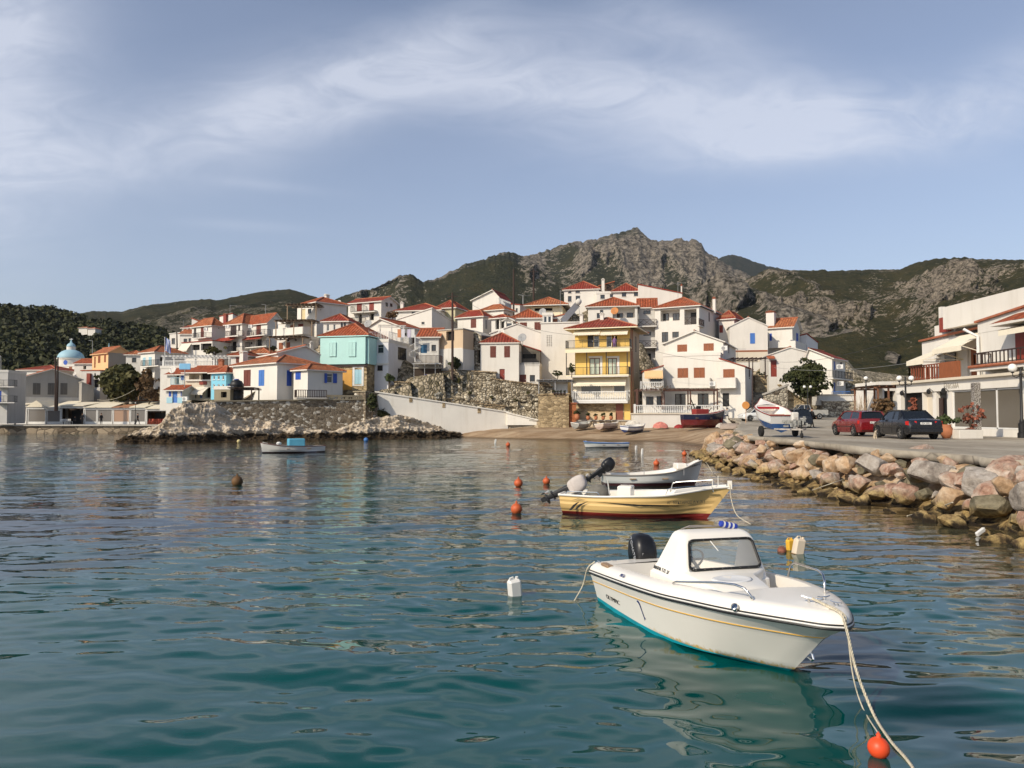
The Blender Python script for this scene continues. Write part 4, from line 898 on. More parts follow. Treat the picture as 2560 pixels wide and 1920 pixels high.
# --- far left, round the harbour
h = House('grey_warehouse', 'grey gabled waterside building with three shuttered windows', K1, 215, 805, 1045, 1330, 133, 41, side=85, roof='gf', yr=952, apex=.5, wall=GREYW, tile=TILEO)
for x0, x1 in ((325, 398), (473, 545), (597, 664)): h.op('f', 's', x0, 1096, x1, 1210, col=paint((.13, .12, .11), .7))
h.op('l', 's', 150, 1100, 175, 1210, col=GREY); h.op('l', 's', 186, 1095, 208, 1210, col=GREY); h.block('f', 213, 1232, 925, 1330, .25, plaster((.50, .49, .47), .3), 'painted_base'); h.done()
h = House('grey_lean_to', 'grey annex with shrubs climbing its wall, joined to the grey gabled building', K1, 808, 930, 1100, 1290, 137, 41, dep=6, roof='flat', cor=(1090, 1140, 1140, 1090), wall=GREYW, tile=CONC); h.done()
h = House('edge_house', 'flat roofed white house with scrolled iron balcony at the left edge', K1, -60, 80, 990, 1310, 121, 12, dep=7, roof='flat', wall=WHITE2); h.op('f', 'd', -20, 1170, 12, 1285, col=BLUEW); h.rail('f', -60, 138, 1128, 1.2, m=IRON); h.rail('f', -60, 140, 1285, 1.2, m=IRON); h.done()
h = House('red_roof_hall', 'low building with dark red hipped roof edged in white', K1, 180, 560, 972, 1050, 148, -4, dep=8, roof='hip', yr=928, tile=TILER); h.done()
ch = House('church', 'white domed church with pale blue dome', K1, 590, 840, 930, 1120, 158, -12, dep=8, roof='flat', gp=True, wall=WHITE, cat='church')
ch.op('f', 's', 683, 932, 712, 970, col=OCHW); ch.op('f', 's', 748, 935, 775, 965, col=OCHW); ch.done()
c = ch.P('f', 698, 930, 3.6); cx = c[0]; cz = ch.P('f', 698, 870, 3.6)[1]; rr_ = (ch.P('f', 800, 855, 3.6)[0] - ch.P('f', 595, 855, 3.6)[0]) / 2; zt = ch.P('f', 698, 765, 3.6)[1]; zd = ch.P('f', 698, 855, 3.6)[1]
mb = MB(); mb.lathe([(rr_ * .97, ch.h - .1), (rr_ * .97, zd - .25), (rr_ * 1.03, zd - .2), (rr_ * 1.03, zd)], 28, (cx, 3.6, 0)); dr = mb.build('drum', WHITE, ch.o, angle=40)
BDOME = paint((0.30, 0.47, 0.55), .6, .06, .6)
mb = MB(); mb.lathe([(rr_ * math.cos(R(a)), zd + .01 + (zt - zd) * math.sin(R(a))) for a in range(0, 88, 6)], 28, (cx, 3.6, 0)); dm = mb.build('dome', BDOME, ch.o, smooth=True)
p = lambda y: ch.P('f', 698, y, 3.6)[1]; lr = (ch.P('f', 728, 750, 3.6)[0] - ch.P('f', 660, 750, 3.6)[0]) / 2
mb = MB(); mb.lathe([(lr, zt - .3), (lr, p(740)), (lr * 1.1, p(738))], 16, (cx, 3.6, 0)); mb.build('lantern', WHITE, dm)
mb = MB(); mb.lathe([(lr * math.cos(R(a)), p(738) + (p(700) - p(738)) * math.sin(R(a))) for a in range(0, 88, 8)], 16, (cx, 3.6, 0)); mb.tube([(cx, 3.6, p(702)), (cx, 3.6, p(665))], [.3, .06], 6); mb.build('lantern_dome', BDOME, dm)
mb = MB(); mb.bar((cx, 3.6, p(690)), (cx, 3.6, p(655)), .1); mb.bar((cx - .4, 3.6, p(664)), (cx + .4, 3.6, p(664)), .1); mb.build('cross', WHITEM, dm)
mb = MB(); mb.lathe([(.45, 0), (.5, .1)], 14, M=Matrix.Translation((ch.P('f', 650, 893)[0], -.02 - 0, ch.P('f', 650, 893)[1])) @ Matrix.Rotation(R(90), 4, 'X')); mb.build('round_window', BLUEW, ch.o)
h = House('church_wing', 'white gabled wing with orange roof at the foot of the blue dome', K1, 735, 800, 905, 1090, 152, 0, side=None, dep=6, roof='gs', yr=865, tile=TILE); h.w += 3.6; h.op('f', 'c', 822, 925, 850, 960); h.op('f', 's', 870, 1000, 890, 1060); h.done()
h = House('harbour_house', 'narrow weathered white house with outside stair under the peach coloured house', K1, 800, 990, 985, 1180, 142, -6, dep=6, roof='flat', wall=WHITE2, cor=(975, 975, 965, 965), tile=TILE); h.op('f', 'w', 932, 1000, 946, 1022); h.op('f', 'c', 920, 1060, 975, 1140); h.block('f', 855, 1000, 885, 1120, .5, REDW, 'stair_rail'); h.done()
h = House('peach_house', 'peach coloured house with orange shutters and grey side wall', K1, 912, 1070, 795, 965, 146, -38, side=1290, roof='gs', yr=742, apex=.5, wall=PEACH, tile=TILEO, trim=PEACH)
for r_ in ((932, 838, 945, 900), (970, 828, 991, 896), (1030, 820, 1046, 890)): h.op('f', 's', *r_, col=OCHW)
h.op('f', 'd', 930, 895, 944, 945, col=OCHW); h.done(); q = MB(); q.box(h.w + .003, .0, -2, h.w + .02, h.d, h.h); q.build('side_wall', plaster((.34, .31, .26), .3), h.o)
h = House('small_roofed_house', 'little white house with orange roof and dark window between peach house and flag', K1, 1245, 1392, 822, 912, 140, 8, side=1195, roof='hip', yr=785, tile=TILEO); h.op('f', 'w', 1304, 848, 1346, 892); h.op('l', 's', 1208, 850, 1224, 895, col=LBLUE); h.done()
h = House('flagpole_house', 'white house with pale blue shutters and broad orange roof beside the flag', K1, 1388, 1530, 795, 985, 133, -34, side=1830, roof='hip', yr=738, tile=TILEO)
h.op('f', 's', 1412, 845, 1437, 928, col=LBLUE); h.op('f', 's', 1470, 840, 1497, 928, col=LBLUE); h.op('r', 'w', 1580, 840, 1605, 880); h.rail('f', 1388, 1565, 932, 1.2, m=IRON); h.done()
h = House('hillside_villa', 'lone white villa half hidden in the wooded hill', K1, 778, 862, 554, 576, 335, -8, dep=4, roof='hip', yr=543, tile=TILEO, gp=False, foot=4.0); h.done()
h = House('hillside_villa', 'white wing right of the lone villa in the wooded hill', K1, 868, 940, 562, 580, 334, -8, dep=4, roof='hip', yr=550, tile=TILEO, gp=False, foot=4.0); h.done()
c = at(*K1(1075, 790), 165); o = thing('chapel_dome', 'second smaller pale blue dome behind the peach coloured house', 'dome', c); mb = MB(); mb.lathe([(1.75, -2), (1.75, -.9)], 20); mb.build('drum', WHITE, o); mb = MB(); mb.lathe([(1.7 * math.cos(R(a)), -.9 + 1.75 * math.sin(R(a))) for a in range(0, 88, 8)] + [(.10, 1.1), (.04, 1.9)], 20); mb.build('dome', BDOME, o, smooth=True)
# --- centre of the village
h = House('hilltop_house', 'white house high on the ridge with slatted white balcony', K4, 525, 893, 348, 520, 134, -20, side=1040, roof='gf', yr=232, apex=.72, tile=TILER, wall=WHITE); h.op('r', 'c', 925, 285, 1000, 345); h.rail('r', 870, 1022, 405, .5, style='wood', m=WHITEM); h.done()
h = House('orange_hip_house', 'small white house with orange hipped roof under the ridge-top balcony', K4, 630, 928, 492, 600, 124, -30, side=1050, roof='hip', yr=425, tile=TILEO); h.op('r', 's', 945, 535, 968, 590, col=DBROWN); h.op('r', 'w', 985, 548, 1010, 590); h.done()
h = House('old_house', 'white house with dark red tiles and one brown shutter beside the tall pole', K4, 332, 660, 582, 760, 116, -30, side=775, roof='hip', yr=500, tile=TILER); h.op('f', 's', 503, 610, 573, 720); h.op('r', 's', 692, 620, 714, 735, col=GREY); h.done()
h = House('tile_roof_house', 'low house with faded tile roof and blue eaves left of the tall pole', K4, 60, 300, 470, 640, 122, -20, side=470, roof='hip', yr=385, tile=TILER, wall=plaster((.50, .46, .30), .3)); h.done()
h = House('veranda_house', 'white house with dark timber veranda behind the lane', K4, 770, 960, 600, 780, 113, -30, side=1050, roof='hip', yr=560, tile=TILER, wall=WHITE2); h.op('f', 'c', 822, 610, 870, 740); h.op('f', 'c', 885, 610, 935, 740); h.done()
h = House('derelict_house', 'beige derelict cube house with broken windows over a crumbling white base', K4, 75, 402, 742, 1230, 102, -32, side=537, roof='flat', wall=BEIGE, tile=CONC, cor=(742, 742, 755, 755))
h.op('f', 'c', 185, 745, 288, 885); h.block('f', 118, 1000, 402, 1230, -.25, WHITE2, 'x').name = 'base_wall'; h.op('f', 'w', 90, 706, 155, 742); h.done()
q = MB(); a = h.P('f', 118, 985, -.1); q.box(.6, -.12, -.4, h.w + .02, -.003, h.P('f', 118, 1005, -.1)[1]); q.build('base_wall', WHITE2, h.o); q = MB(); q.box(h.w + .003, -.12, -.4, h.w + .14, h.d, h.P('r', 460, 1005)[1]); q.build('base_wall', WHITE2, h.o)
h = House('ruined_wall', 'tall ruined dark stone wall right of the derelict cube house', K4, 537, 640, 790, 1210, 104, -30, dep=3.0, roof='flat', wall=STR, tile=CONC, cor=(760, 830, 830, 770)); h.op('f', 'c', 585, 1010, 625, 1180); h.done()
h = House('big_gabled_house', 'broad plain white gable wall behind the little red roofed house', K4, 755, 1412, 785, 1180, 110, -10, dep=9, roof='gf', yr=668, apex=.53, tile=WHITE, wall=WHITE, oh=.15); h.done()
h = House('orange_roof_house', 'long white house with mottled orange roof and two brown shutters', K4, 1045, 1430, 605, 780, 116, -6, dep=8, roof='hip', yr=510, tile=TILE); h.op('f', 's', 1140, 655, 1230, 708, col=BROWN); h.op('f', 's', 1327, 650, 1418, 750, col=BROWN); h.done()
h = House('porch_house', 'tiny white gabled porch with glazed front beside the long orange roof', K4, 935, 1048, 625, 720, 113, -10, dep=4, roof='gf', yr=598, tile=WHITE); h.op('f', 'ww', 960, 660, 1040, 712); h.done()
h = House('white_block', 'tall blank white block with a panel of pierced ventilation bricks', K4, 1410, 1960, 662, 1330, 107, -7, dep=7, roof='flat', wall=WHITE, cor=(662, 655, 655, 662), tile=WHITE)
q = h.rect('f', (1487, 812, 1566, 962)); mb = MB()
for i_ in range(3):
    for j_ in range(7):
        a = q[0] + (q[2] - q[0]) * i_ / 3; z = q[1] + (q[3] - q[1]) * j_ / 7; h.holes['f'].append((a, z, a + (q[2] - q[0]) / 3 - .13, z + (q[3] - q[1]) / 7 - .1, .2))
h.op('f', 'w', 1770, 640, 1800, 660); h.done()
h = House('rooftop_room', 'small white rooftop room with two cream framed windows', K4, 1432, 1560, 560, 664, 110, -7, dep=4, roof='flat', gp=False, foot=1); h.op('f', 'ww', 1447, 572, 1490, 655); h.op('f', 'ww', 1502, 572, 1546, 655); h.done()
h = House('rooftop_store', 'low white rooftop store behind the slanting solar water heater', K4, 1562, 1730, 600, 660, 111, -7, dep=3, roof='flat', gp=False, foot=1, cor=(590, 550, 550, 590)); h.op('f', 's', 1566, 603, 1628, 657, col=OCHW); h.op('f', 'c', 1672, 603, 1755, 652); h.done()
h = House('red_roof_cottage', 'little white house with crimson tiled roof, two brown shutters and a brown door', K4, 628, 1126, 925, 1440, 103, -6, dep=6.5, roof='hip', yr=805, tile=TILER, wall=WHITE, oh=.2, foot=4)
h.op('f', 's', 753, 960, 829, 1107, col=BROWN); h.op('f', 's', 935, 960, 1010, 1105, col=BROWN); h.op('f', 'd', 874, 1257, 942, 1395, col=REDW); h.done()
h2 = House('cottage_wing', 'white single storey wing with plant filled iron balcony on its roof', K4, 1118, 1392, 1212, 1470, 103.5, -6, dep=5, roof='flat', foot=4); h2.op('f', 'd', 1127, 1330, 1221, 1462, col=BROWN); h2.op('f', 'w', 1268, 1335, 1334, 1420); h2.rail('f', 1125, 1392, 1200, .1, h=1.7, m=IRON, slab=False, sides=False, step=.12); h2.done()
h = House('back_porch', 'dark recessed stone porch with sloping red roof behind the iron balcony', K4, 1132, 1400, 1010, 1215, 106.5, -6, dep=3, roof='flat', wall=plaster((.16, .14, .11), .5), cor=(935, 1030, 1030, 935), tile=TILER, gp=False); h.op('f', 'c', 1170, 1060, 1350, 1120); h.done()
h = House('pavilion_house', 'cream house with deep eaves and orange roof behind the orange roofed row', K4, 1285, 1690, 440, 560, 125, -10, dep=8, roof='hip', yr=350, tile=TILEO, wall=YELC, oh=1.1); h.op('f', 'c', 1330, 470, 1560, 500); h.done()
h = House('lane_house', 'white house with dark window behind the tall pole on the ridge', K4, 1030, 1140, 430, 560, 131, -30, side=1235, roof='flat', cor=(410, 430, 400, 400), wall=WHITE2, tile=TILER); h.op('f', 'w', 1085, 470, 1110, 520); h.done()
# --- the upper right houses
h = House('square_white_house', 'square white house with crimson roof edged by white tiles on the skyline', K5, 228, 885, 330, 620, 131, -12, dep=8, roof='hip', yr=198, tile=TILER, wall=WHITE, oh=.3)
for r_ in ((303, 362, 366, 402), (443, 353, 528, 396), (300, 455, 369, 560), (447, 448, 531, 553)): h.op('f', 'w', *r_, frame=DBROWN)
h.done(); h.chimney(935, 988, 128, 270, 2.0, cap='white')
h = House('ruined_stack', 'brown rubble building with rusty roof between two white skyline houses', K5, 885, 1170, 300, 420, 134, -5, dep=5, roof='flat', cor=(270, 185, 185, 260), wall=stone((.16, .10, .07), (.07, .05, .04), 2), tile=CAPM); h.done()
h = House('link_house', 'low white link between the skyline houses with two brown windows', K5, 840, 1170, 405, 620, 129, -10, dep=4, roof='flat', wall=WHITE); h.op('f', 'w', 912, 430, 995, 505); h.op('f', 'w', 1092, 416, 1157, 475); h.done()
h = House('gable_end_house', 'white skyline house with long sloping red roof and two brown windows', K5, 1150, 1630, 375, 640, 128, -10, dep=7, roof='hip', yr=248, tile=TILER, wall=WHITE); h.op('f', 'w', 1316, 388, 1400, 464); h.op('f', 'w', 1545, 376, 1624, 455); h.done()
h = House('sloping_wall_house', 'large blank white wall with red coping falling to the right', K7, 210, 860, 335, 500, 126, -8, dep=7, roof='flat', cor=(172, 322, 322, 172), tile=TILER, wall=WHITE); h.done(); h.chimney(842, 860, 185, 300, 3.0)
pe = House('hotel', 'white three storey hotel wing with orange roof and brown windows, left of the recessed balconies', K5, 680, 1610, 652, 1150, 118, -10, dep=8, roof='hip', yr=488, tile=TILE, wall=WHITE, oh=.4)
pe.op('f', 'o', 1142, 668, 1562, 862, dp=1.3); pe.op('f', 'w', 1225, 782, 1338, 862, hole=False, inset=1.3); pe.op('f', 'w', 1413, 772, 1532, 860, hole=False, inset=1.3); pe.op('f', 'w', 845, 775, 930, 870); pe.op('f', 'w', 905, 718, 968, 780); pe.done()
h = House('hotel_link', 'recessed middle of the hotel with timber crossed balcony rails', K7, 212, 470, 520, 1600, 120, -10, dep=7, roof='gs', yr=405, tile=TILE, wall=WHITE2)
h.op('f', 'w', 287, 572, 397, 624); h.op('f', 'w', 287, 886, 402, 944); h.op('f', 'd', 290, 1207, 402, 1420, col=BLACK); h.rail('f', 200, 480, 798, 1.6, style='cross', m=DBROWN); h.rail('f', 200, 480, 1112, 1.6, style='cross', m=DBROWN); h.done()
h = House('hotel_wing', 'white hotel wing with two timber railed loggias and grey side wall', K7, 458, 1112, 505, 1500, 115.5, -30, side=1408, roof='hip', yr=402, tile=TILE, wall=WHITE, oh=.4)
h.op('f', 'o', 540, 566, 828, 716, dp=1.3); h.op('f', 'w', 570, 620, 667, 715, hole=False, inset=1.3); h.op('f', 'w', 724, 617, 822, 712, hole=False, inset=1.3)
h.op('f', 'o', 893, 556, 1076, 772, dp=1.6); h.op('f', 'd', 990, 604, 1072, 772, hole=False, inset=1.6, col=BLACK); h.rail('f', 893, 1076, 772, -.05, style='cross', m=DBROWN, slab=False, sides=False); h.rail('r', 1112, 1190, 785, .3, style='cross', m=DBROWN)
h.op('f', 'w', 560, 892, 655, 1035); h.op('f', 'w', 715, 888, 812, 970); h.op('r', 's', 1253, 595, 1266, 730, col=DBROWN); h.done(); h.chimney(1312, 1352, 375, 520, h.d * .6)
h = House('brown_window_house', 'white house with brown panel under the eaves beside the hotel', K7, 1405, 1632, 700, 1000, 121, -34, side=1790, roof='hip', yr=598, tile=TILER); h.op('f', 's', 1412, 792, 1466, 898, col=REDW); h.block('f', 1410, 640, 1610, 685, -.02, OCHW, 'p').name = 'panel'; h.done()
h = House('blue_shutter_house', 'big white gabled house with one bright blue shutter and red line', K9, 110, 548, 345, 760, 117, -10, dep=9, roof='gf', yr=245, apex=.5, tile=TILER, wall=WHITE, oh=.15)
h.op('f', 's', 345, 428, 404, 548, col=BBLUE); h.block('f', 112, 628, 548, 640, .06, OCHW, 'red_band'); h.block('f', 112, 640, 548, 760, .03, CREAM, 'lower_wall'); h.done()
h = House('blue_balcony_wing', 'white wing with orange roof, fat red-capped chimney and blue railed balcony', K9, 548, 832, 348, 640, 119, -34, side=918, roof='gs', yr=262, tile=TILEO)
h.op('f', 's', 571, 433, 599, 545, col=BLUEW); h.op('r', 's', 877, 425, 900, 545, col=BLUEW); h.rail('f', 565, 810, 590, 1.2, h=1.0, style='solid', m=WHITE); h.rail('r', 870, 990, 590, .8, style='solid', m=WHITE); h.done(); h.chimney(530, 622, 172, 300, .3)
h = House('far_right_house', 'small white house with red coping and sloping right side beyond the blue balcony', K9, 920, 1000, 455, 640, 123, -44, side=1125, roof='flat', cor=(455, 440, 520, 500), wall=plaster((.68, .67, .66), .2), tile=TILER); h.done()
h = House('stairway_house', 'white gabled house with brown panelled door at the top of the stone steps', K9, 560, 1120, 675, 1070, 107, -8, dep=7, roof='gf', yr=592, apex=.45, tile=TILER, oh=.15)
h.op('f', 'd', 583, 740, 656, 930, col=REDW); h.awning('f', 535, 622, 690, 718, .8, TILE, 'porch_roof', val=.03); h.done()
h = House('double_balcony_house', 'white house with long iron balcony behind the dark leafy tree', K9, 985, 1290, 715, 1120, 105, -40, side=1440, roof='gf', yr=600, apex=.15, tile=TILER)
h.op('r', 'd', 1310, 748, 1333, 850, col=BLUEW); h.op('r', 'w', 1385, 760, 1410, 800); h.op('r', 'd', 1310, 995, 1335, 1105, col=BLUEW); h.rail('r', 1300, 1530, 940, 1.0, style='bar'); h.done()
# --- the yellow house and its neighbours on the beach
y = House('yellow_house', 'three storey yellow house with crimson hipped roof, iron balconies and stone ground floor', K5, 432, 1468, 1062, 2818, 100, -19, side=1640, roof='hip', yr=865, tile=TILER, wall=YEL, trim=YELC, oh=1.2, foot=2)
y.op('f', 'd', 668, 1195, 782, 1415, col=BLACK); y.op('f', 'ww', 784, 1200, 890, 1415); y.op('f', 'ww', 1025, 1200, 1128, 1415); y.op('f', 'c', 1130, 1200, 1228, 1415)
y.k = K6; 
for r_ in ((705, 268, 905, 580), (1048, 268, 1226, 580)):
    y.op('f', 'ww', *r_, frame=BROWN); q = y.rect('f', r_); c_ = MB(); sw_ = (q[2] - q[0]); c_.box(q[0] + .12, .075, q[1] + .08, q[0] + sw_ * .46, .10, q[3] - .1); c_.box(q[0] + sw_ * .54, .075, q[1] + .08, q[2] - .12, .10, q[3] - .1); c_.build('curtain', paint((.50, .56, .46), .8), y.o)
    c_ = MB(); c_.box(q[2] + .02, -.04, q[1], q[2] + .32, -.003, q[3] + .25); c_.box(q[0] - .1, -.04, q[3] + .03, q[2] + .018, -.003, q[3] + .25); c_.build('window_surround', WHITEM, y.o)
y.op('f', 'w', 555, 795, 912, 925); y.op('f', 'w', 1172, 795, 1368, 905)
CRM = plaster((.76, .68, .54), .12)
y.block('f', 385, 628, 1468, 1125, .10, CRM, 'ground_floor_render').name = 'render'
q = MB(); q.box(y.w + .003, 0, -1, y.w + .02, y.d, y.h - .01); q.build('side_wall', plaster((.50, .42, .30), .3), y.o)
y.block('f', 455, 1112, 1360, 1440, .05, STY, 'stone_base'); y.holes['f'] = [t for t in y.holes['f']]
y.block('f', 553, 793, 914, 930, .115, GLASS, 'wide_window'); y.block('f', 1170, 793, 1370, 908, .115, GLASS, 'wide_window'); y.block('f', 945, 795, 1140, 935, .12, CREAM, 'panel')
y.block('f', 1205, 1118, 1340, 1440, .10, wood((.22, .07, .04)), 'door'); y.block('f', 480, 1290, 1200, 1440, .30, plaster((.55, .42, .26), .3), 'bench')
for r_ in ((300, 80, 545, 585, 1.5, 1.05), (270, 1440, 590, 610, 1.5, 1.05)): pass
y.k = K5; y.rail('f', 258, 1462, 1440, 1.5, m=IRON, slabm=YELC, step=.14); q = y.block('f', 250, 1440, 1465, 1495, 1.56, YELC, 'balcony_edge', back=-1.50)
for x in (255, 1462): pass
y.awning('f', 432, 935, 1100, 1165, 1.1, CANV); y.awning('f', 942, 1452, 1095, 1160, 1.1, CANV)
y.k = K6; y.rail('f', 270, 1440, 590, 1.5, m=IRON, step=.14); y.block('f', 265, 590, 1442, 612, 1.54, WHITE, 'balcony_edge', back=-1.48)
q = MB()
for x in (270, 655, 1022, 1418):
    a = y.P('f', x, 150, -1.45); b = y.P('f', x, 590, -1.45); q.box(a[0] - .05, -1.5, b[1], a[0] + .05, -1.4, a[1])
q.build('balcony_posts', IRON, y.o); y.awning('f', 410, 1410, 632, 755, .9, CANV, val=.3)
y.rail('f', 400, 1420, 1065, 1.3, h=1.15, style='bal', m=WHITEM, slab=True, slabm=WHITEM); y.block('f', 400, 1065, 1425, 1112, 1.34, WHITEM, 'balcony_edge', back=-1.26)
y.k = K5
y.op('r', 'w', 1490, 1400, 1510, 1470) ; y.op('r', 's', 1560, 1210, 1590, 1500, col=BLACK); y.k = K6; y.op('r', 'w', 1575, 320, 1595, 530)
y.done(); y.k = K5; y.chimney(522, 580, 790, 965, 2.2, cap='white'); y.chimney(905, 970, 775, 960, 2.6, cap='white')
y.k = K6; q = MB(); q.box(y.w + .05, .3, -1, y.w + .15, .4, y.h); q.box(y.w + .05, 1.5, -1, y.w + .13, 1.58, y.h); q.build('drainpipe', CAPM, y.o)
h = House('stone_garden_wall', 'yellow stone garden wall left of the yellow house', K6, -260, 318, 962, 1445, 99, -4, dep=1.2, roof='flat', wall=STY, tile=STY, cor=(962, 950, 950, 962), cat='wall'); h.done()
h = House('white_garage', 'white garage under a sloping iron canopy beside the yellow house', K6, -30, 300, 745, 970, 103, -6, dep=4, roof='flat', wall=WHITE); h.op('f', 's', 68, 760, 290, 940, col=WHITEM); h.done()
pergola('garage_canopy', 'grey metal canopy over the white garage', K6, -250, 370, 700, 960, 101.5, 2.5, 0, m=GREY, posts=3, canopy=GREY, back=False)
h = House('brick_stair', 'orange brick stair wall between garden wall and yellow house', K6, 325, 455, 1128, 1440, 99.4, 0, dep=1.4, roof='flat', wall=stone((.50, .17, .07), (.38, .12, .05), 4, (.3, .2, .14), .03, flat=(1, 1, 4)), tile=CAPM, cat='wall', cor=(1128, 1128, 1128, 1128)); h.done()
# white beach house
bh = House('beach_house', 'white beach house with wooden shutters, moulded balconies and long sloping right wing', K7, 600, 1470, 1032, 2200, 99.5, -24, side=1655, roof='gf', yr=862, apex=.52, tile=TILER, wall=WHITE, oh=.3)
bh.op('f', 's', 788, 1078, 935, 1190, col=OCHW); bh.op('f', 's', 1178, 1060, 1330, 1178, col=OCHW); bh.op('r', 'w', 1545, 1080, 1560, 1200); bh.done()
bh.block('f', 600, 1190, 1470, 1212, .25, WHITE, 'ledge')
lw = House('seafront_house', 'lower front storeys of the white beach house behind the pergola', K7, 578, 1425, 1232, 2010, 98.3, -22, dep=3, roof='flat', wall=WHITE)
for r_ in ((792, 1425, 952, 1620), (1033, 1418, 1198, 1615)): lw.op('f', 's', *r_, col=OCHW)
lw.k = K8; lw.op('f', 'w', 755, 500, 915, 690); lw.op('f', 'w', 1090, 497, 1255, 690); lw.rail('f', 640, 960, 400, 1.0, h=1.15, style='solid', m=WHITE); lw.rail('f', 965, 1270, 400, 1.0, h=1.15, style='solid', m=WHITE); lw.done()
rw = House('beach_house_wing', 'right wing of the white beach house under its long sloping tiled verge', K7, 1422, 1792, 1425, 2010, 96, -26, side=1905, roof='flat', cor=(1275, 1412, 1420, 1290), tile=TILER, wall=WHITE)
rw.op('f', 's', 1468, 1430, 1640, 1612, col=OCHW); rw.k = K8; rw.op('f', 'd', 1460, 492, 1558, 688, col=BLACK); rw.rail('f', 1378, 1650, 400, 1.0, h=1.15, style='solid', m=WHITE); rw.k = K7; rw.op('r', 'w', 1848, 1435, 1868, 1555); rw.done()
ww = House('awning_wing', 'small white wing with orange awning left of the beach house', K8, 278, 578, 175, 720, 98.3, -8, dep=4, roof='flat', wall=WHITE, cor=(180, 90, 90, 180), tile=TILER)
ww.op('f', 'w', 388, 258, 572, 352); ww.op('f', 'w', 325, 540, 438, 665); ww.op('f', 'w', 482, 535, 576, 695); ww.awning('f', 300, 572, 155, 250, 1.0, CANVO); ww.rail('f', 255, 572, 440, .9, style='bal', m=WHITEM); ww.done()
pergola('beach_pergola', 'brown timber pergola with bare vines across the front of the beach house', K8, 200, 1380, 445, 700, 95.4, 2.6, -6, m=wood((.10, .045, .03)), posts=4, beam=.16)
tw = House('terrace_wall', 'white balustraded terrace wall above the beach', K8, 150, 1440, 805, 960, 94, -3, dep=3.6, roof='flat', wall=WHITE, tile=CREAM, cor=(805, 805, 805, 805), cat='wall'); tw.rail('f', 160, 1440, 800, -.15, h=1.1, style='bal', m=WHITEM, slab=False, sides=False); tw.done()
# --- harbour-side restaurants on the far left
PLAS = glassm((0.16, 0.145, 0.13), .25); RTILE = paint((.45, .22, .12), .9, .3)
RS = [(-120, 265, 1335, 1505, 'long white framed restaurant shelter with dark clear-plastic sides, at the left end of the quay', 0), (275, 455, 1355, 1505, 'white gabled restaurant tent with plastic front', 1), (462, 600, 1370, 1500, 'plastic sided restaurant shelter with a notice on it', 0),
      (605, 832, 1345, 1500, 'open fronted dark restaurant shelter with white chairs', 2), (838, 958, 1360, 1500, 'narrow white restaurant shelter with glazed door', 0), (962, 1112, 1360, 1500, 'restaurant shelter behind the walker in black', 0),
      (1118, 1282, 1360, 1500, 'restaurant shelter with a big orange interior wall', 3), (1288, 1440, 1360, 1500, 'restaurant shelter behind the lone lamp post', 0), (1446, 1720, 1372, 1502, 'open restaurant shelter with red chairs next to the rocks', 2)]
for i, (x0, x1, yt, yb, lb, kd) in enumerate(RS):
    a = at(*K1(x0, yt), 131); b = at(*K1(x1, yt), 131); z0 = at(*K1(x0, yb), 131).z; z0 = 1.34; w = b.x - a.x; h_ = a.z - z0
    o = thing('restaurant_shelter', lb, 'restaurant shelter', (a.x, 131, z0), 0, 'harbour restaurants'); mb = MB(); t = .13
    n_ = max(1, round(w / 4)); 
    for j in range(n_ + 1): x = (w - t) * j / n_; mb.box(x, 0, -.1, x + t, t, h_); mb.box(x, 6, -.1, x + t, 6 + t, h_ + .5)
    if kd != 2: mb.box(0, .02, 0, w, .1, .45)
    mb.box(-.05, -.1, h_ - .001, w + .05, .12, h_ + .35); mb.build('frame', WHITEM, o)
    r = MB(); hb = h_ + 1.1 + .3 * (i % 3)
    if kd == 1: r.prism([(-.2, h_ + .352), (w + .2, h_ + .352), (w / 2, h_ + 1.5)], -.3, 6.5)
    else: r.prism([(-.4, h_ + .352), (6.6, hb), (6.6, hb + .1), (-.4, h_ + .46)], -.1, w + .1, 'x')
    r.build('roof', CANV if kd != 3 else RTILE, o)
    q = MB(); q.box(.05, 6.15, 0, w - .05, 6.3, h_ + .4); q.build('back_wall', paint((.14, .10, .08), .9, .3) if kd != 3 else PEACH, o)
    if kd != 2: g = MB(); g.box(t, .05, .46, w - t, .08, h_ - .01); g.build('plastic_side', PLAS if kd != 3 else glassm((.36, .22, .14), .3), o)
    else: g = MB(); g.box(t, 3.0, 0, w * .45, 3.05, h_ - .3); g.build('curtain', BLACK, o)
# quay
q = MB(); x0 = at(*K1(-900, 1062), 122).x; x1 = at(*K1(1760, 1062), 122).x; q.box(x0, 123.2, -1.5, x1 + 6, 150, 1.32); tag(q.build('quay', stone((.30, .24, .17), (.13, .10, .07), .8, (.05, .04, .03), .04, flat=(1, 1, 1.6)), None), kind='structure')
q = MB(); q.box(x0, 122.9, 1.15, x1 + 6, 150.2, 1.36); tag(q.build('quay_pavement', CONC), kind='structure')
# --- right waterfront building, seen at a slant
D2 = 1.6; BX = 27.2
def slab(mb, x0, y0, z0, x1, y1, z1): mb.box(x0, y0, z0, x1, y1, z1)
o = thing('waterfront_restaurant', 'long white waterfront building with glazed ground floor, balconies and red tile edging at the right', 'building', (BX, 36, D2)); HZ = 3.35
wl = MB()
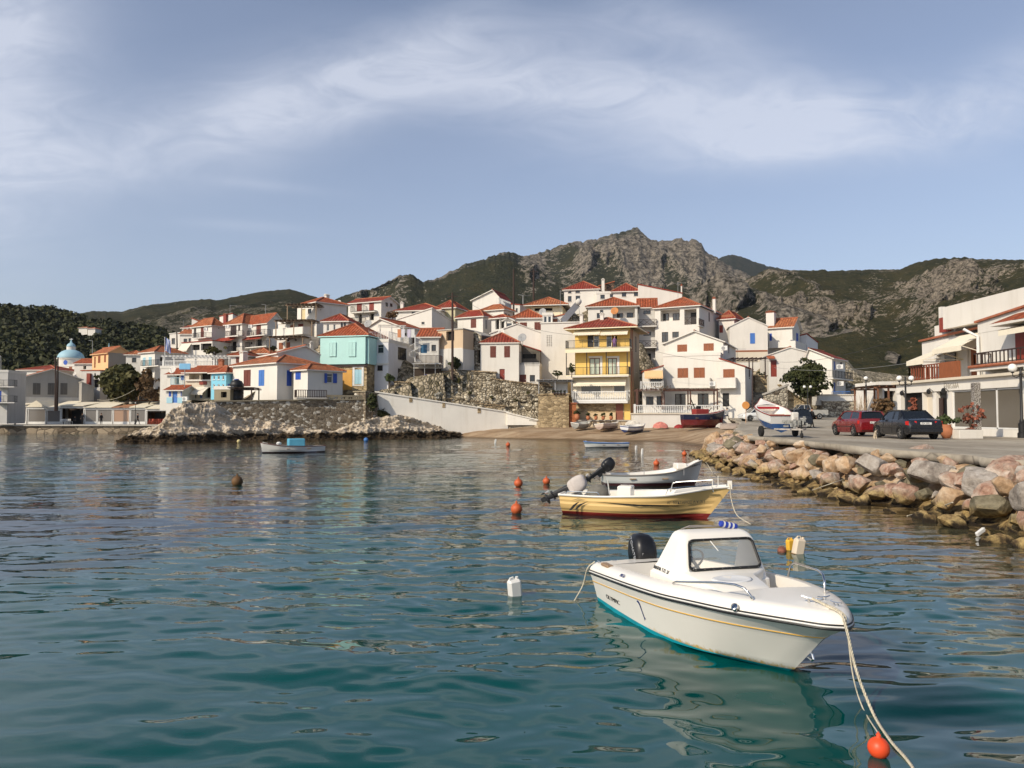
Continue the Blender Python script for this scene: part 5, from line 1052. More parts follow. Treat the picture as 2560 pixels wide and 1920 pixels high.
# ground floor: piers between openings on the sea side, fascia above
ops = [(-3.6, 3.0), (5.1, 11.55), (12.1, 13.3), (13.75, 14.9), (15.0, 17.8)]      # along +Y from the near end
e = -4.0; L = 18.3
for a, b in ops:
    wl.box(0, e, 0, .35, a, 2.72); e = b
wl.box(0, e, 0, .35, L, 2.72); wl.box(-.06, -4, 2.722, .35, L, HZ)
for a, b in (ops[0], ops[1]): wl.box(-.05, a, 0, .34, b, .42)
wl.box(.36, -4, 0, 9, -3.7, HZ); wl.box(.36, L - .3, 0, 9, L, HZ); wl.box(8.7, .3, 0, 9, L - .3, HZ)
wl.build('wall', WHITE, o)
q = MB(); q.box(-.3, -4.2, HZ + .002, 9, L + .2, HZ + .16); q.build('roof_slab', CREAM, o)
for a, b in (ops[0], ops[1]):
    f = MB(); nb_ = 3
    for j in range(nb_ + 1): yy = a + (b - a - .1) * j / nb_; f.box(.06, yy, .43, .16, yy + .1, 2.70)
    f.box(.06, a + .1, .43, .16, b - .1, .5); f.box(.06, a + .1, 2.62, .16, b - .1, 2.70); w_ = f.build('window', WHITEM, o)
    g = MB(); g.box(.10, a + .02, .5, .12, b - .02, 2.64); g.build('pane', glassm((.11, .095, .075), .12), w_)
g = MB(); g.box(.25, ops[2][0], 0, .3, ops[2][1], 2.72); g.build('doorway_backing', BLACK, o).name = 'painted_doorway_dark'  # black sheet paints the darkness behind the doorway
g = MB(); g.box(.14, ops[2][0] + .75, 0, .2, ops[2][1] - .02, 2.3); d_ = g.build('door', DBROWN, o); g = MB(); g.box(.1, ops[2][0] + .8, 1.0, .139, ops[2][0] + .85, 1.2); g.build('handle', STEEL, d_)
g = MB(); g.box(.3, ops[3][0], 0, .34, ops[3][1], 2.72); g.build('curtain_wall', CREAM, o).name = 'inner_backing'; g = MB(); g.box(.3, ops[4][0], .0, .34, ops[4][1], 2.72); g.build('inner_backing', SHADE_PAINT, o)  # cream inner wall; near-black sheet paints the shade inside the last opening
# worn sign lettering on the fascia
def text(s, size, M_, m, parent, ext=.012, name='lettering', sx=1.0, align='LEFT'):
    cu = bpy.data.curves.new(name, 'FONT'); cu.body = s; cu.size = size; cu.extrude = ext; cu.align_x = align; cu.resolution_u = 3
    ob = bpy.data.objects.new('tmp', cu); SC.collection.objects.link(ob); dg = C.evaluated_depsgraph_get(); me = bpy.data.meshes.new_from_object(ob.evaluated_get(dg)); bpy.data.objects.remove(ob)
    me.transform(Matrix.Diagonal((sx, 1, 1, 1))); me.materials.clear(); me.materials.append(m); t_ = bpy.data.objects.new(name, me); SC.collection.objects.link(t_); t_.parent = parent; t_.matrix_local = M_; return t_
MX = Matrix(((0, 0, -1, 0), (-1, 0, 0, 0), (0, 1, 0, 0), (0, 0, 0, 1)))        # writing on a wall that faces -X, read from the sea
text('ΕΝΙGΜΑ', .46, Matrix.Translation((-.07, 12.3, 2.86)) @ MX, paint((.36, .33, .28), .9), o, sx=.9)
# upper storey
u_ = MB(); UZ = HZ + .162; uh = 3.0
u_.box(.9, -4, UZ, 8, 10.2, UZ + uh + .4); u_.box(2.2, 10.202, UZ, 8, 19, UZ + uh - .1); u_.box(1.5, -4, UZ + uh + .402, 9, 15, UZ + uh + 1.85); u_.box(2.3, 15.002, UZ + uh - .098, 9, 17.5, UZ + uh + .9)
ob_ = u_.build('upper_wall', WHITE, o)
u_ = MB(); u_.prism([(-4, UZ + uh + 1.3), (10.2, UZ + uh + .25), (10.2, UZ + uh - .4), (-4, UZ + uh - .4)], .88, 4.0, 'x'); u_.prism([(10.2, UZ + uh - .15), (17.0, UZ + uh - .35), (17.0, UZ + 1.6), (16.62, UZ + 1.6), (16.62, UZ + uh - 1.2), (10.2, UZ + uh - 1.0)], 1.9, 7.8, 'x')
u_.build('gable_wall', WHITE, o)
v_ = MB(); v_.bar((.82, -4, UZ + uh + 1.36), (.82, 10.3, UZ + uh + .3), .2, .12); v_.bar((2.1, 10.2, UZ + uh + .22), (2.1, 19.1, UZ + uh + .02), .2, .12); v_.build('tiled_verge', CAPM, o)
for i, (a, b) in enumerate(((9.6, 10.5),)): pass
g = MB(); g.box(2.1, 11.4, UZ, 2.19, 13.0, UZ + 2.2); g.build('balcony_door', OCHW, o); g = MB(); g.box(2.1, 13.4, UZ, 2.19, 14.4, UZ + 2.2); g.build('balcony_door', WHITEM, o); g = MB(); g.box(2.1, 14.8, UZ + .9, 2.19, 16, UZ + 2.0); g.build('balcony_window', GLASS, o)
g = MB(); g.box(.82, 5.2, UZ + .55, .89, 6.7, UZ + 2.35); g.build('balcony_door', REDW, o); g = MB(); g.box(.8, -.9, UZ + .2, .89, .6, UZ + 2.1); g.build('balcony_window', BROWN, o)
def railing(par, P_, h_, m, step=.15, th=.05, name='railing'):
    mb = MB()
    for p, q_ in zip(P_[:-1], P_[1:]):
        p = Vector(p); q_ = Vector(q_); Ld = (q_ - p).length; n_ = int(Ld / step); up = Vector((0, 0, h_)); mb.bar(p + up, q_ + up, .07); mb.bar(p + Vector((0, 0, .1)), q_ + Vector((0, 0, .1)), .05)
        for j in range(n_ + 1): c = p + (q_ - p) * j / max(1, n_); mb.bar(c, c + up, th, th, up=(1, 0, 0))
    return mb.build(name, m, par)
railing(o, [(-.2, 10.3, UZ), (-.2, 16.2, UZ), (2.0, 16.2, UZ)], .95, wood((.22, .06, .03)), .3, .07); railing(o, [(-.22, 10.3, UZ), (-.22, 12.4, UZ)], .95, OCHW, .12, .1)
railing(o, [(-.1, -4, UZ + .55), (-.1, 9.0, UZ + .55), (.88, 9.0, UZ + .55)], .72, DBROWN, .34, .05)
q = MB(); q.box(-.25, -4, UZ + .25, .88, 9.2, UZ + .55); q.build('balcony', WHITE, o); q = MB(); q.tube([(-.3, -4, UZ + .5), (-.3, 9.2, UZ + .5)], .09, 8); q.build('tiled_edge', TILE and CAPM, o)
# little tiled canopy at the near end, awnings, downpipe
q = MB(); q.m = 0; q.add([(-.5, -4, UZ + 2.75), (-.5, 6.9, UZ + 2.75), (.9, 6.6, UZ + 3.35), (.9, -4, UZ + 3.35)], [(0, 1, 2, 3)], [[(0, 0), (11.9, 0), (11.6, 1.4), (0, 1.4)]]); q.m = 1; q.box(-.48, -4, UZ + 2.62, .9, 6.88, UZ + 2.73); q.build('canopy_roof', [TILE, WHITE], o)
def awn(y0, y1, z0, z1, xo, m=CANV, name='awning'):
    q = MB(); q.add([(.9, y0, z0), (.9, y1, z0), (xo, y1, z1), (xo, y0, z1), (.9, y0, z0 + .03), (.9, y1, z0 + .03), (xo, y1, z1 + .03), (xo, y0, z1 + .03), (xo - .01, y0, z1 - .3), (xo - .01, y1, z1 - .3)], [(0, 3, 2, 1), (4, 5, 6, 7), (0, 1, 5, 4), (0, 4, 7, 3), (1, 2, 6, 5), (8, 9, 2, 3)]); q.build(name, m, o)
awn(-3.6, 6.4, UZ + 2.6, UZ + 2.35, -.3)
q = MB()
for a, b, z0, z1, xo in ((10.6, 13.8, 2.8, 1.9, .1), (14.0, 16.1, 2.2, 1.3, -.4)):
    q.add([(1.9, a, UZ + z0), (1.9, b, UZ + z0), (xo, b, UZ + z1), (xo, a, UZ + z1), (1.9, a, UZ + z0 + .04), (1.9, b, UZ + z0 + .04), (xo, b, UZ + z1 + .04), (xo, a, UZ + z1 + .04)], [(0, 3, 2, 1), (4, 5, 6, 7), (0, 4, 7, 3), (1, 2, 6, 5), (2, 3, 7, 6)])
    q.box(xo - .04, a, UZ + z1 - .28, xo - .01, b, UZ + z1 + .03)
    for yy in (a, b): q.bar((2.1, yy, UZ + 1.3), (xo, yy, UZ + z1), .05)
q.build('awning', CANV, o)
q = MB(); q.tube([(.75, 10.0, HZ + .1), (.75, 10.0, UZ + uh - .6), (.2, 10.5, UZ + uh - .1)], .09, 8); q.build('downpipe', WHITEM, o)
q = MB(); q.box(2.5, 17, UZ + uh + .9, 2.8, 17.3, UZ + uh + 2.2); q.build('chimney', WHITE, o); q = MB(); q.box(1.9, 15.1, UZ + uh + .3, 2.1, 16.2, UZ + uh + 1.3); q.build('stair_screen', REDW, o)
for i, yy in enumerate((8.6, 11.8, 13.5, 16.9)):
    l_ = MB(); l_.bar((-.06, yy, 2.7), (-.35, yy, 2.95), .03); l_.lathe([(.05, 0), (.12, .05), (.14, .22), (.05, .34)], 8, (-.38, yy, 2.55)); l_.build('wall_lantern', BLACK, o)
# veranda beyond the building
pergola('veranda', 'timber and reed veranda beyond the white waterfront building', K10, 130, 330, 1090, 1290, 62, 5, -4, m=wood((.20, .09, .05)), posts=3, canopy=REED)
h = House('far_shop', 'low white shop wall with dark openings beyond the veranda', K10, 170, 640, 1075, 1290, 66, 0, dep=5, roof='flat', foot=1); h.op('f', 'c', 345, 1130, 480, 1290); h.op('f', 'c', 190, 1120, 300, 1290); h.done()
# --- headland, beach, hill and pavement
def shoreX(Y): return 0
# hill under the village: a sheet through the feet of the houses
pts = np.array(GP + [(-60, 150, 1.4), (-90, 160, 2), (-90, 250, 14), (-40, 260, 20), (0, 260, 25), (60, 250, 22), (120, 240, 14), (0, 180, 19), (30, 180, 21), (60, 170, 12), (100, 130, 5), (60, 120, 3), (75, 110, 2.2), (55, 100, 1.8), (90, 90, 1.8), (-70, 140, 1.4)])
gx = np.linspace(-130, 140, 271); gy = np.linspace(96, 300, 205); XG, YG = np.meshgrid(gx, gy, indexing='ij')
num = np.zeros_like(XG); den = np.zeros_like(XG)
for x, yy, z in pts:
    w_ = 1 / ((XG - x) ** 2 + ((YG - yy) * 1.0) ** 2 + 2.0) ** 2; num += w_ * z; den += w_
ZG = num / den - .45 + .25 * fbm(XG / 3, YG / 3, 3, 4)
front = np.interp(gx, [-130, -50, -40, -18, 0, 10, 30, 140], [152, 152, 90, 95, 105, 103, 103, 104]); ZG = np.where(YG < front[:, None], np.minimum(ZG, ZG * 0 - 1.5), ZG)
ix_ = np.arange(XG.size).reshape(XG.shape); Fq = np.stack([ix_[:-1, :-1], ix_[1:, :-1], ix_[1:, 1:], ix_[:-1, 1:]], -1).reshape(-1, 4)
HILL = stone((.38, .32, .23), (.10, .085, .05), 2.3, (.07, .06, .035), .10, flat=(1, 1, 1), bs=.9)
tag(np_mesh('hill_ground', np.stack([XG, YG, ZG], -1).reshape(-1, 3), Fq, HILL, smooth=True), kind='structure')
# ================================================================ shore: headland, walls, slope, beach, pavement, boulders
def sheet(name, px, knots, n_, mat, disp, kind='structure', attrs=None):
    """sheet through rows of (py(px), Y(px)) knots; disp(X,Y,Z,T)->(dx,dy,dz)"""
    k = len(knots); t = np.linspace(0, k - 1, n_); PY = np.zeros((n_, len(px))); YD = np.zeros_like(PY)
    A = [(np.interp(px, *zip(*a)), np.interp(px, *zip(*b))) for a, b in knots]
    for i, tt in enumerate(t):
        j = min(int(tt), k - 2); f = tt - j; PY[i] = A[j][0] * (1 - f) + A[j + 1][0] * f; YD[i] = A[j][1] * (1 - f) + A[j + 1][1] * f
    PX = np.broadcast_to(px, PY.shape); X, Y, Z = atv(PX, PY, YD); T = np.broadcast_to(t[:, None], X.shape)
    dx, dy, dz = disp(X, Y, Z, T); X = X + dx; Y = Y + dy; Z = Z + dz
    idx = np.arange(X.size).reshape(X.shape); Fq = np.stack([idx[:-1, :-1], idx[:-1, 1:], idx[1:, 1:], idx[1:, :-1]], -1).reshape(-1, 4)
    o = np_mesh(name, np.stack([X, Y, Z], -1).reshape(-1, 3), Fq, mat, smooth=True); return tag(o, kind=kind)
def rockface():
    m, nn, ll, b = bsdf('coast_rock', (.5, .45, .38), .95, 0, .15)
    g = nn.new('ShaderNodeNewGeometry'); sp = nn.new('ShaderNodeSeparateXYZ'); ll.new(g.outputs['Position'], sp.inputs[0])
    n1 = tnoise(nn, ll, .9, 6, .65, coord='World'); n2 = tnoise(nn, ll, 3.5, 5, .7, coord='World')
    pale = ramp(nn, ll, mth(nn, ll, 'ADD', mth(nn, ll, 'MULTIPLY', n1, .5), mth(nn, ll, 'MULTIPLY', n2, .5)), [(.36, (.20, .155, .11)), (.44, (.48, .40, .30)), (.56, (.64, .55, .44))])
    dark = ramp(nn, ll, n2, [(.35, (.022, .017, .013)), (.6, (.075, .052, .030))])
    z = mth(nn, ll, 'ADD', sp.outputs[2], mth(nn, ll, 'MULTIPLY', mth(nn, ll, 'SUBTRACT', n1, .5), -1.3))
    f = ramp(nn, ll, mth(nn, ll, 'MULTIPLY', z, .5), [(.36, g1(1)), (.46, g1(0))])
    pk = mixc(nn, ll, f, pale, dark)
    vg = ramp(nn, ll, tnoise(nn, ll, .45, 5, .6, coord='World', dist=1), [(.60, g1(0)), (.66, g1(1))])
    vg = mth(nn, ll, 'MULTIPLY', vg, ramp(nn, ll, mth(nn, ll, 'MULTIPLY', sp.outputs[2], .2), [(.3, g1(0)), (.42, g1(.8))]))
    ll.new(mixc(nn, ll, vg, pk, (.055, .058, .02)), b.inputs['Base Color'])
    bump(nn, ll, b, mth(nn, ll, 'ADD', n1, n2), .9, .25); return m
COAST = rockface()
px = np.linspace(292, 1150, 560)
wl_ = [(292, 1107), (309, 1107), (400, 1106.5), (620, 1102), (800, 1100), (1045, 1096), (1150, 1094.5)]
Yw = [(p, CAMZ * F / (q - 1040)) for p, q in wl_]; Yo = lambda k_: [(p, y_ + k_) for p, y_ in Yw]
top = [(292, 1103), (309, 1096), (330, 1086), (356, 1075), (400, 1066), (418, 1050), (428, 1026), (458, 1014), (540, 1005), (556, 1030), (600, 1046), (640, 1052), (700, 1056), (760, 1074), (800, 1079), (840, 1074), (880, 1062), (940, 1046), (1000, 1040), (1060, 1058), (1121, 1078), (1150, 1087)]
band = [(292, 1105), (330, 1096), (400, 1084), (520, 1082), (640, 1082), (800, 1084), (950, 1080), (1060, 1082), (1150, 1088)]
Yt = [(292, 79.5), (356, 84), (428, 84), (540, 87), (600, 88), (914, 94.5), (1000, 98), (1150, 103)]
def dsp(X, Y, Z, T):
    a = ridged(X / 2.6, (Y + Z * 2.2) / 2.2, 4, 71, .55) - .6; b_ = ridged(X / .8, (Z * 2 + Y) / .8, 3, 77) - .6; w_ = np.clip(T * 1.2, .25, 1) * np.clip((3.7 - T) * 1.5, .25, 1)
    e_ = -.12 * np.clip(T - 2, 0, 1); return .7 * a * w_, -1.5 * a * w_ - .5 * b_ * w_, .8 * a * w_ + .28 * b_ * w_ + e_
sheet('headland_rock', px, [([(p, q + 9) for p, q in wl_], Yo(-1.2)), (band, Yo(-.2)), ([(p, (dict(top).get(p, 0)) or q) for p, q in [(x, float(np.interp(x, *zip(*band)) * .5 + np.interp(x, *zip(*top)) * .5)) for x in (292, 330, 356, 400, 428, 458, 540, 600, 640, 700, 760, 800, 840, 880, 940, 1000, 1060, 1121, 1150)]], Yo(1.2)), (top, Yt), ([(p, q - 1) for p, q in top], [(p, q + 6) for p, q in Yt])], 120, COAST, dsp).name = 'headland'
# sea wall under the white cottage, with its return, and the white ramp
sw = House('sea_wall', 'rubble stone sea wall under the white cottage', K0, 533, 914, 1003, 1068, 86.5, 26, dep=2.5, roof='flat', wall=STW, tile=CONCW, cor=(1005, 996, 996, 1005), foot=2, cat='wall'); sw.done()
q = MB(); a = sw.P('f', 816, 995, .1); b_ = sw.P('f', 914, 995, .1); t_ = sw.P('f', 860, 977, .1)
nb_ = int((b_[0] - a[0]) / .45)
for j in range(nb_):
    for r_ in range(3):
        x = a[0] + j * .45; z = sw.h + .05 + r_ * .28
        if (j + r_) % 2 == 0 or r_ == 2: q.box(x, .1, z, x + .44, .3, z + .275)
        else: q.box(x + .14, .12, z, x + .30, .28, z + .275)
q.build('block_parapet', CONCW, sw.o)
q = MB(); a = sw.P('f', 741, 990, -.2); b_ = sw.P('f', 816, 990, -.2); z = sw.P('f', 741, 993, -.2)[1]; q.box(a[0], -.35, z - .2, b_[0], 1.2, z); q.build('balcony', CONC, sw.o)
r_ = railing(sw.o, [(a[0], -.3, z), (b_[0], -.3, z)], .85, DBROWN, .2, .07); railing(sw.o, [(a[0], -.3, z), (a[0], .9, z)], .85, DBROWN, .2, .07)
h = House('return_wall', 'shaded stone end wall hung with ivy beside the white ramp', K0, 914, 944, 982, 1060, 93.8, 55, dep=2, roof='flat', wall=STW, tile=CONCW, foot=2, cat='wall', cor=(980, 985, 985, 980)); h.done()
RAMP = plaster((.80, .76, .68), .40)
h = House('ramp_wall', 'long whitewashed wall sloping down to the beach', K0, 940, 1270, 982, 1062, 96, 16, dep=.5, roof='flat', wall=RAMP, tile=RAMP, cor=(981, 1031.5, 1031.5, 981), foot=2.5, cat='wall')
for x0, y0, x1, y1 in ((1023, 992, 1031, 1006), (1106, 1007, 1113, 1019), (1194, 1021, 1202, 1033)):
    a = h.P('f', x0, y0); b_ = h.P('f', x1, y1); q = MB(); q.box(a[0], -.04, b_[1], b_[0], .52, a[1]); q.build('bare_stone_patch', STY, h.o)
h.done()
h = House('lower_ramp_wall', 'short white wall with stone foot where the ramp meets the beach', K0, 1268, 1345, 1033, 1055, 100.4, 0, dep=.5, roof='flat', wall=RAMP, tile=RAMP, cor=(1033, 1052, 1052, 1033), foot=.4, cat='wall'); h.done()
h = House('beach_retaining_wall', 'low stained retaining wall along the back of the sand', K0, 1266, 1760, 1053, 1071, 97.8, -7, dep=1.6, roof='flat', wall=stone((.42, .34, .24), (.2, .15, .1), .8, (.36, .29, .2), .04), tile=CONC, cor=(1053, 1053, 1053, 1053), foot=1.5, cat='wall'); h.done()
SLOPE = stone((.48, .41, .30), (.13, .105, .07), 2.6, (.07, .055, .035), .12, bs=.9, pale=(.66, .59, .46))
px = np.linspace(950, 1392, 260)
def dsp2(X, Y, Z, T):
    a = ridged(X / 1.6, Y / 1.6, 4, 81) - .6; b_ = fbm(X / .5, Y / .5, 3, 83); st = np.sin(T * 9) * .18
    return .1 * b_, -.5 * a + .15 * b_ - st, .55 * a + .22 * b_
sheet('rubble_slope', px, [([(950, 988), (1100, 1010), (1269, 1036), (1392, 1056)], [(950, 97), (1100, 99.3), (1269, 101.8), (1392, 101)]), ([(950, 978), (1060, 985), (1200, 1000), (1392, 1020)], [(950, 99), (1269, 102.4), (1392, 102)]),
      ([(950, 972), (985, 966), (1060, 950), (1128, 930), (1205, 935), (1290, 958), (1392, 975)], [(950, 101), (1060, 102.3), (1200, 103), (1392, 103)]), ([(950, 968), (1060, 944), (1128, 922), (1205, 925), (1290, 945), (1392, 960)], [(950, 105), (1392, 106)])], 110, SLOPE, dsp2).name = 'hill_slope'
TERR = stone((.40, .31, .20), (.2, .14, .08), 2.2, (.12, .09, .06), .07, flat=(1, 1, 1.6))
for i, (x0, x1, y0, y1, Y, ph, lb) in enumerate(((1040, 1130, 992, 1006, 99.5, 14, 'tan masonry terrace wall behind the upper end of the ramp wall'), (1140, 1232, 1001, 1017, 100.8, 12, 'tan masonry terrace wall at the middle of the rubble slope'), (1190, 1262, 1010, 1028, 101.3, 8, 'lowest tan masonry terrace wall, near the foot of the ramp'), (985, 1115, 955, 968, 101, 4, 'dry stone wall below the terrace house'), (1125, 1240, 926, 940, 102.4, 2, 'pale mortared wall left of the crimson roofed cottage'), (1228, 1380, 948, 975, 102.4, 0, 'pale mortared wall stepping down under the crimson roofed cottage'))):
    h = House('terrace_wall', lb, K0, x0, x1, y0, y1, Y, ph, dep=.6, roof='flat', wall=TERR if i < 3 else SLOPE, tile=TERR, cor=(y0, y0 + (6 if i != 5 else 20), y0 + (6 if i != 5 else 20), y0), foot=1.5, cat='wall', gp=False, group='terrace walls'); h.done()
# beach
def sand():
    m, nn, ll, b = bsdf('sand', (.4, .3, .2), .95, 0, .2); g = nn.new('ShaderNodeNewGeometry'); sp = nn.new('ShaderNodeSeparateXYZ'); ll.new(g.outputs['Position'], sp.inputs[0])
    n1 = tnoise(nn, ll, .5, 6, .65, coord='World', sc3=(.5, 1.6, 1)); n2 = tnoise(nn, ll, 14, 4, .7, coord='World')
    c = ramp(nn, ll, n1, [(.35, (.25, .165, .095)), (.5, (.34, .24, .15)), (.62, (.42, .315, .21))])
    c = mixc(nn, ll, .4, c, ramp(nn, ll, n2, [(.4, g1(.5)), (.6, g1(1.1))]), 'MULTIPLY')
    wet = ramp(nn, ll, mth(nn, ll, 'ADD', sp.outputs[2], mth(nn, ll, 'MULTIPLY', n1, .15)), [(.12, g1(1)), (.30, g1(0))])
    wk = ramp(nn, ll, tnoise(nn, ll, 1.4, 6, .75, coord='World', sc3=(.35, 1.8, 1)), [(.60, g1(0)), (.66, g1(.8))])
    c = mixc(nn, ll, wet, c, (.13, .085, .045)); ll.new(mixc(nn, ll, wk, c, (.08, .045, .025)), b.inputs['Base Color']); ll.new(ramp(nn, ll, wet, [(0, g1(.95)), (1, g1(.45))]), b.inputs['Roughness']); bump(nn, ll, b, mth(nn, ll, 'ADD', n1, n2), .6, .08); return m
px = np.linspace(1110, 1990, 300); bw = [(1110, 1093.5), (1300, 1098), (1550, 1102), (1700, 1108), (1760, 1116), (1800, 1122), (1850, 1124), (1990, 1130)]
Yb = [(p, CAMZ * F / (q - 1040)) for p, q in bw]
sheet('beach', px, [([(p, q + 6) for p, q in bw], [(p, y_ - 3) for p, y_ in Yb]), (bw, Yb), ([(1110, 1084), (1300, 1080), (1550, 1079), (1700, 1080), (1850, 1082), (1990, 1090)], [(1110, 101), (1300, 94), (1550, 91), (1700, 88), (1850, 72), (1990, 60)]),
      ([(1110, 1078), (1300, 1069.5), (1550, 1066.5), (1700, 1065), (1850, 1063), (1990, 1066)], [(1110, 103), (1300, 98.5), (1550, 97.8), (1700, 96), (1850, 92), (1990, 84)]), ([(1110, 1076), (1990, 1062)], [(1110, 105), (1300, 99.5), (1700, 98.5), (1990, 95)])], 90, sand(),
      lambda X, Y, Z, T: (0, 0, np.clip(T - .8, 0, 1) * .10 * fbm(X / 1.6, Y / 1.2, 4, 91)))
# pavement of the quay, rising gently inland
def pz(Y): return np.interp(Y, [5, 60, 75, 95, 110, 140], [1.6, 1.6, 1.85, 2.45, 3.0, 3.6])
def xedge(Y): return np.interp(Y, [5, 17, 22, 30, 45, 50, 56, 62, 70, 80, 95, 130], [12.6, 12.8, 13.2, 13.0, 13.9, 15.0, 16.8, 18.0, 20.5, 23.8, 27.0, 30])
m, nn, ll, b = bsdf('worn_concrete', (.4, .37, .32), .9, 0, .25)
n1 = tnoise(nn, ll, .22, 7, .68, coord='World', sc3=(1.6, .55, 1)); n2 = tnoise(nn, ll, 2.6, 6, .7, coord='World'); n3 = tnoise(nn, ll, 30, 3, .6, coord='World')
c = ramp(nn, ll, n1, [(.34, (.25, .215, .165)), (.5, (.36, .315, .25)), (.66, (.45, .405, .33))]); c = mixc(nn, ll, .55, c, ramp(nn, ll, n2, [(.35, g1(.6)), (.55, g1(1.0))]), 'MULTIPLY')
vo = nn.new('ShaderNodeTexVoronoi'); vo.feature = 'DISTANCE_TO_EDGE'; vo.inputs['Scale'].default_value = .16; gg = nn.new('ShaderNodeNewGeometry'); ll.new(gg.outputs['Position'], vo.inputs[0])
c = mixc(nn, ll, ramp(nn, ll, vo.outputs[0], [(0, g1(.7)), (.006, g1(0))]), c, (.07, .06, .05)); ll.new(c, b.inputs['Base Color']); bump(nn, ll, b, mth(nn, ll, 'ADD', n2, n3), .35, .02)
PAVE = m
ys = np.concatenate([np.linspace(6, 60, 90), np.linspace(61, 135, 60)]); us = np.linspace(0, 1, 60) ** 1.4
YG, UG = np.meshgrid(ys, us, indexing='ij'); XE = xedge(YG) + .35 * fbm(YG / 1.5, YG * 0, 4, 5); XG = XE + UG * (75 - XE); ZG = pz(YG) + .02 * fbm(XG / 3, YG / 3, 3, 8)
top_ = np.stack([XG, YG, ZG], -1); lip = np.stack([XE[:, 0] + .12 * fbm(ys / .6, ys * 0, 3, 6), ys, ZG[:, 0] - .2 - .1 * vn(ys / .7, ys * 0, 2)], -1); inn = np.stack([XE[:, 0] + 1.3, ys, ZG[:, 0] - .34], -1); dn_ = np.stack([XE[:, 0] + 1.5, ys, ZG[:, 0] * 0 - 1.0], -1)
full = np.concatenate([dn_[:, None], inn[:, None], lip[:, None], top_], 1); idx = np.arange(full.shape[0] * full.shape[1]).reshape(full.shape[:2])
Fq = np.stack([idx[:-1, :-1], idx[:-1, 1:], idx[1:, 1:], idx[1:, :-1]], -1).reshape(-1, 4); tag(np_mesh('pavement', full.reshape(-1, 3), Fq, PAVE), kind='structure')
# boulders
def bouldermat(kind):
    m, nn, ll, b = bsdf('boulder_rock', (.5, .4, .3), .9, 0, .2); oi = nn.new('ShaderNodeObjectInfo'); g = nn.new('ShaderNodeNewGeometry'); sp = nn.new('ShaderNodeSeparateXYZ'); ll.new(g.outputs['Position'], sp.inputs[0])
    of = nn.new('ShaderNodeVectorMath'); of.operation = 'ADD'; ll.new(g.outputs['Position'], of.inputs[0]); ll.new(oi.outputs['Random'], of.inputs[1])
    def N(s_, d_, r_=.65, dist=0):
        t = nn.new('ShaderNodeTexNoise'); t.inputs['Scale'].default_value = s_; t.inputs['Detail'].default_value = d_; t.inputs['Roughness'].default_value = r_; t.inputs['Distortion'].default_value = dist; ll.new(of.outputs[0], t.inputs[0]); return t.outputs['Fac']
    n1 = N(1.1, 6, .7, .8); n2 = N(5, 6, .7); n3 = N(2.2, 5, .65, 1.5)
    if kind == 'pink': st = [(.34, (.17, .095, .065)), (.44, (.33, .195, .14)), (.52, (.42, .31, .24)), (.62, (.52, .46, .39))]
    elif kind == 'tan': st = [(.34, (.18, .12, .07)), (.46, (.40, .26, .15)), (.58, (.52, .40, .28)), (.68, (.60, .52, .42))]
    elif kind == 'grey': st = [(.34, (.16, .13, .11)), (.48, (.33, .29, .25)), (.60, (.44, .40, .36)), (.7, (.42, .26, .18))]
    else: st = [(.36, (.10, .085, .055)), (.52, (.19, .165, .11)), (.66, (.26, .22, .15))]
    c = ramp(nn, ll, mth(nn, ll, 'ADD', mth(nn, ll, 'MULTIPLY', n1, .6), mth(nn, ll, 'MULTIPLY', n3, .4)), st); c = mixc(nn, ll, .6, c, ramp(nn, ll, n2, [(.35, g1(.45)), (.55, g1(1.05))]), 'MULTIPLY')
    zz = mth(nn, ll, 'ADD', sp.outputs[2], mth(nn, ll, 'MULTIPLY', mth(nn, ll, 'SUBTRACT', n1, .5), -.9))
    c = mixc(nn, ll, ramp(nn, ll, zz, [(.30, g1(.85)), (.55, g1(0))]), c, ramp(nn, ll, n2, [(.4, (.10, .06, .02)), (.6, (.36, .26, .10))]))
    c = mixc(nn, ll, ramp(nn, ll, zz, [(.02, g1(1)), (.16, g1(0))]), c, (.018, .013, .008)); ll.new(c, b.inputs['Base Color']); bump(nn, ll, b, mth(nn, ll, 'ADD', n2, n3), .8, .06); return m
BM = {k_: bouldermat(k_) for k_ in ('pink', 'tan', 'grey', 'dark')}
def boulder_mesh(seed, mat):
    r = np.random.default_rng(seed); import bmesh as _bm
    bm_ = _bm.new(); _bm.ops.create_icosphere(bm_, subdivisions=4, radius=1); V = np.array([v.co for v in bm_.verts]); Fq = np.array([[v.index for v in f.verts] for f in bm_.faces]); bm_.free()
    for k_ in range(19):
        d = r.normal(size=3); d /= np.linalg.norm(d); lim = .50 + .30 * r.random(); e = V @ d; over = np.maximum(e - lim, 0); V = V - np.outer(over * .93, d)
    V = V * (1 + .05 * fbm(V[:, 0] * 2.5 + seed, V[:, 1] * 2.5 + V[:, 2] * 1.7, 4, seed)[:, None] + .03 * (ridged(V[:, 0] * 5 + seed, V[:, 2] * 5 + V[:, 1] * 3, 3, seed)[:, None] - .6))
    V *= [1.0 + .35 * r.random(), .75 + .3 * r.random(), .62 + .25 * r.random()]
    me = np_mesh('boulder', V, Fq, mat, smooth=True)
    try: me.data.set_sharp_from_angle(angle=R(28))
    except Exception: pass
    d_ = me.data; bpy.data.objects.remove(me); return d_
LB = {'pink': ['pink veined white boulder on the breakwater', 'rust stained pink boulder among the breakwater rocks'], 'tan': ['tan breakwater boulder with pale faces', 'orange tinged breakwater boulder'], 'grey': ['pale grey breakwater boulder', 'bluish grey breakwater rock with pink veins'], 'dark': ['dull olive brown breakwater boulder', 'dark olive breakwater rock near the water']}
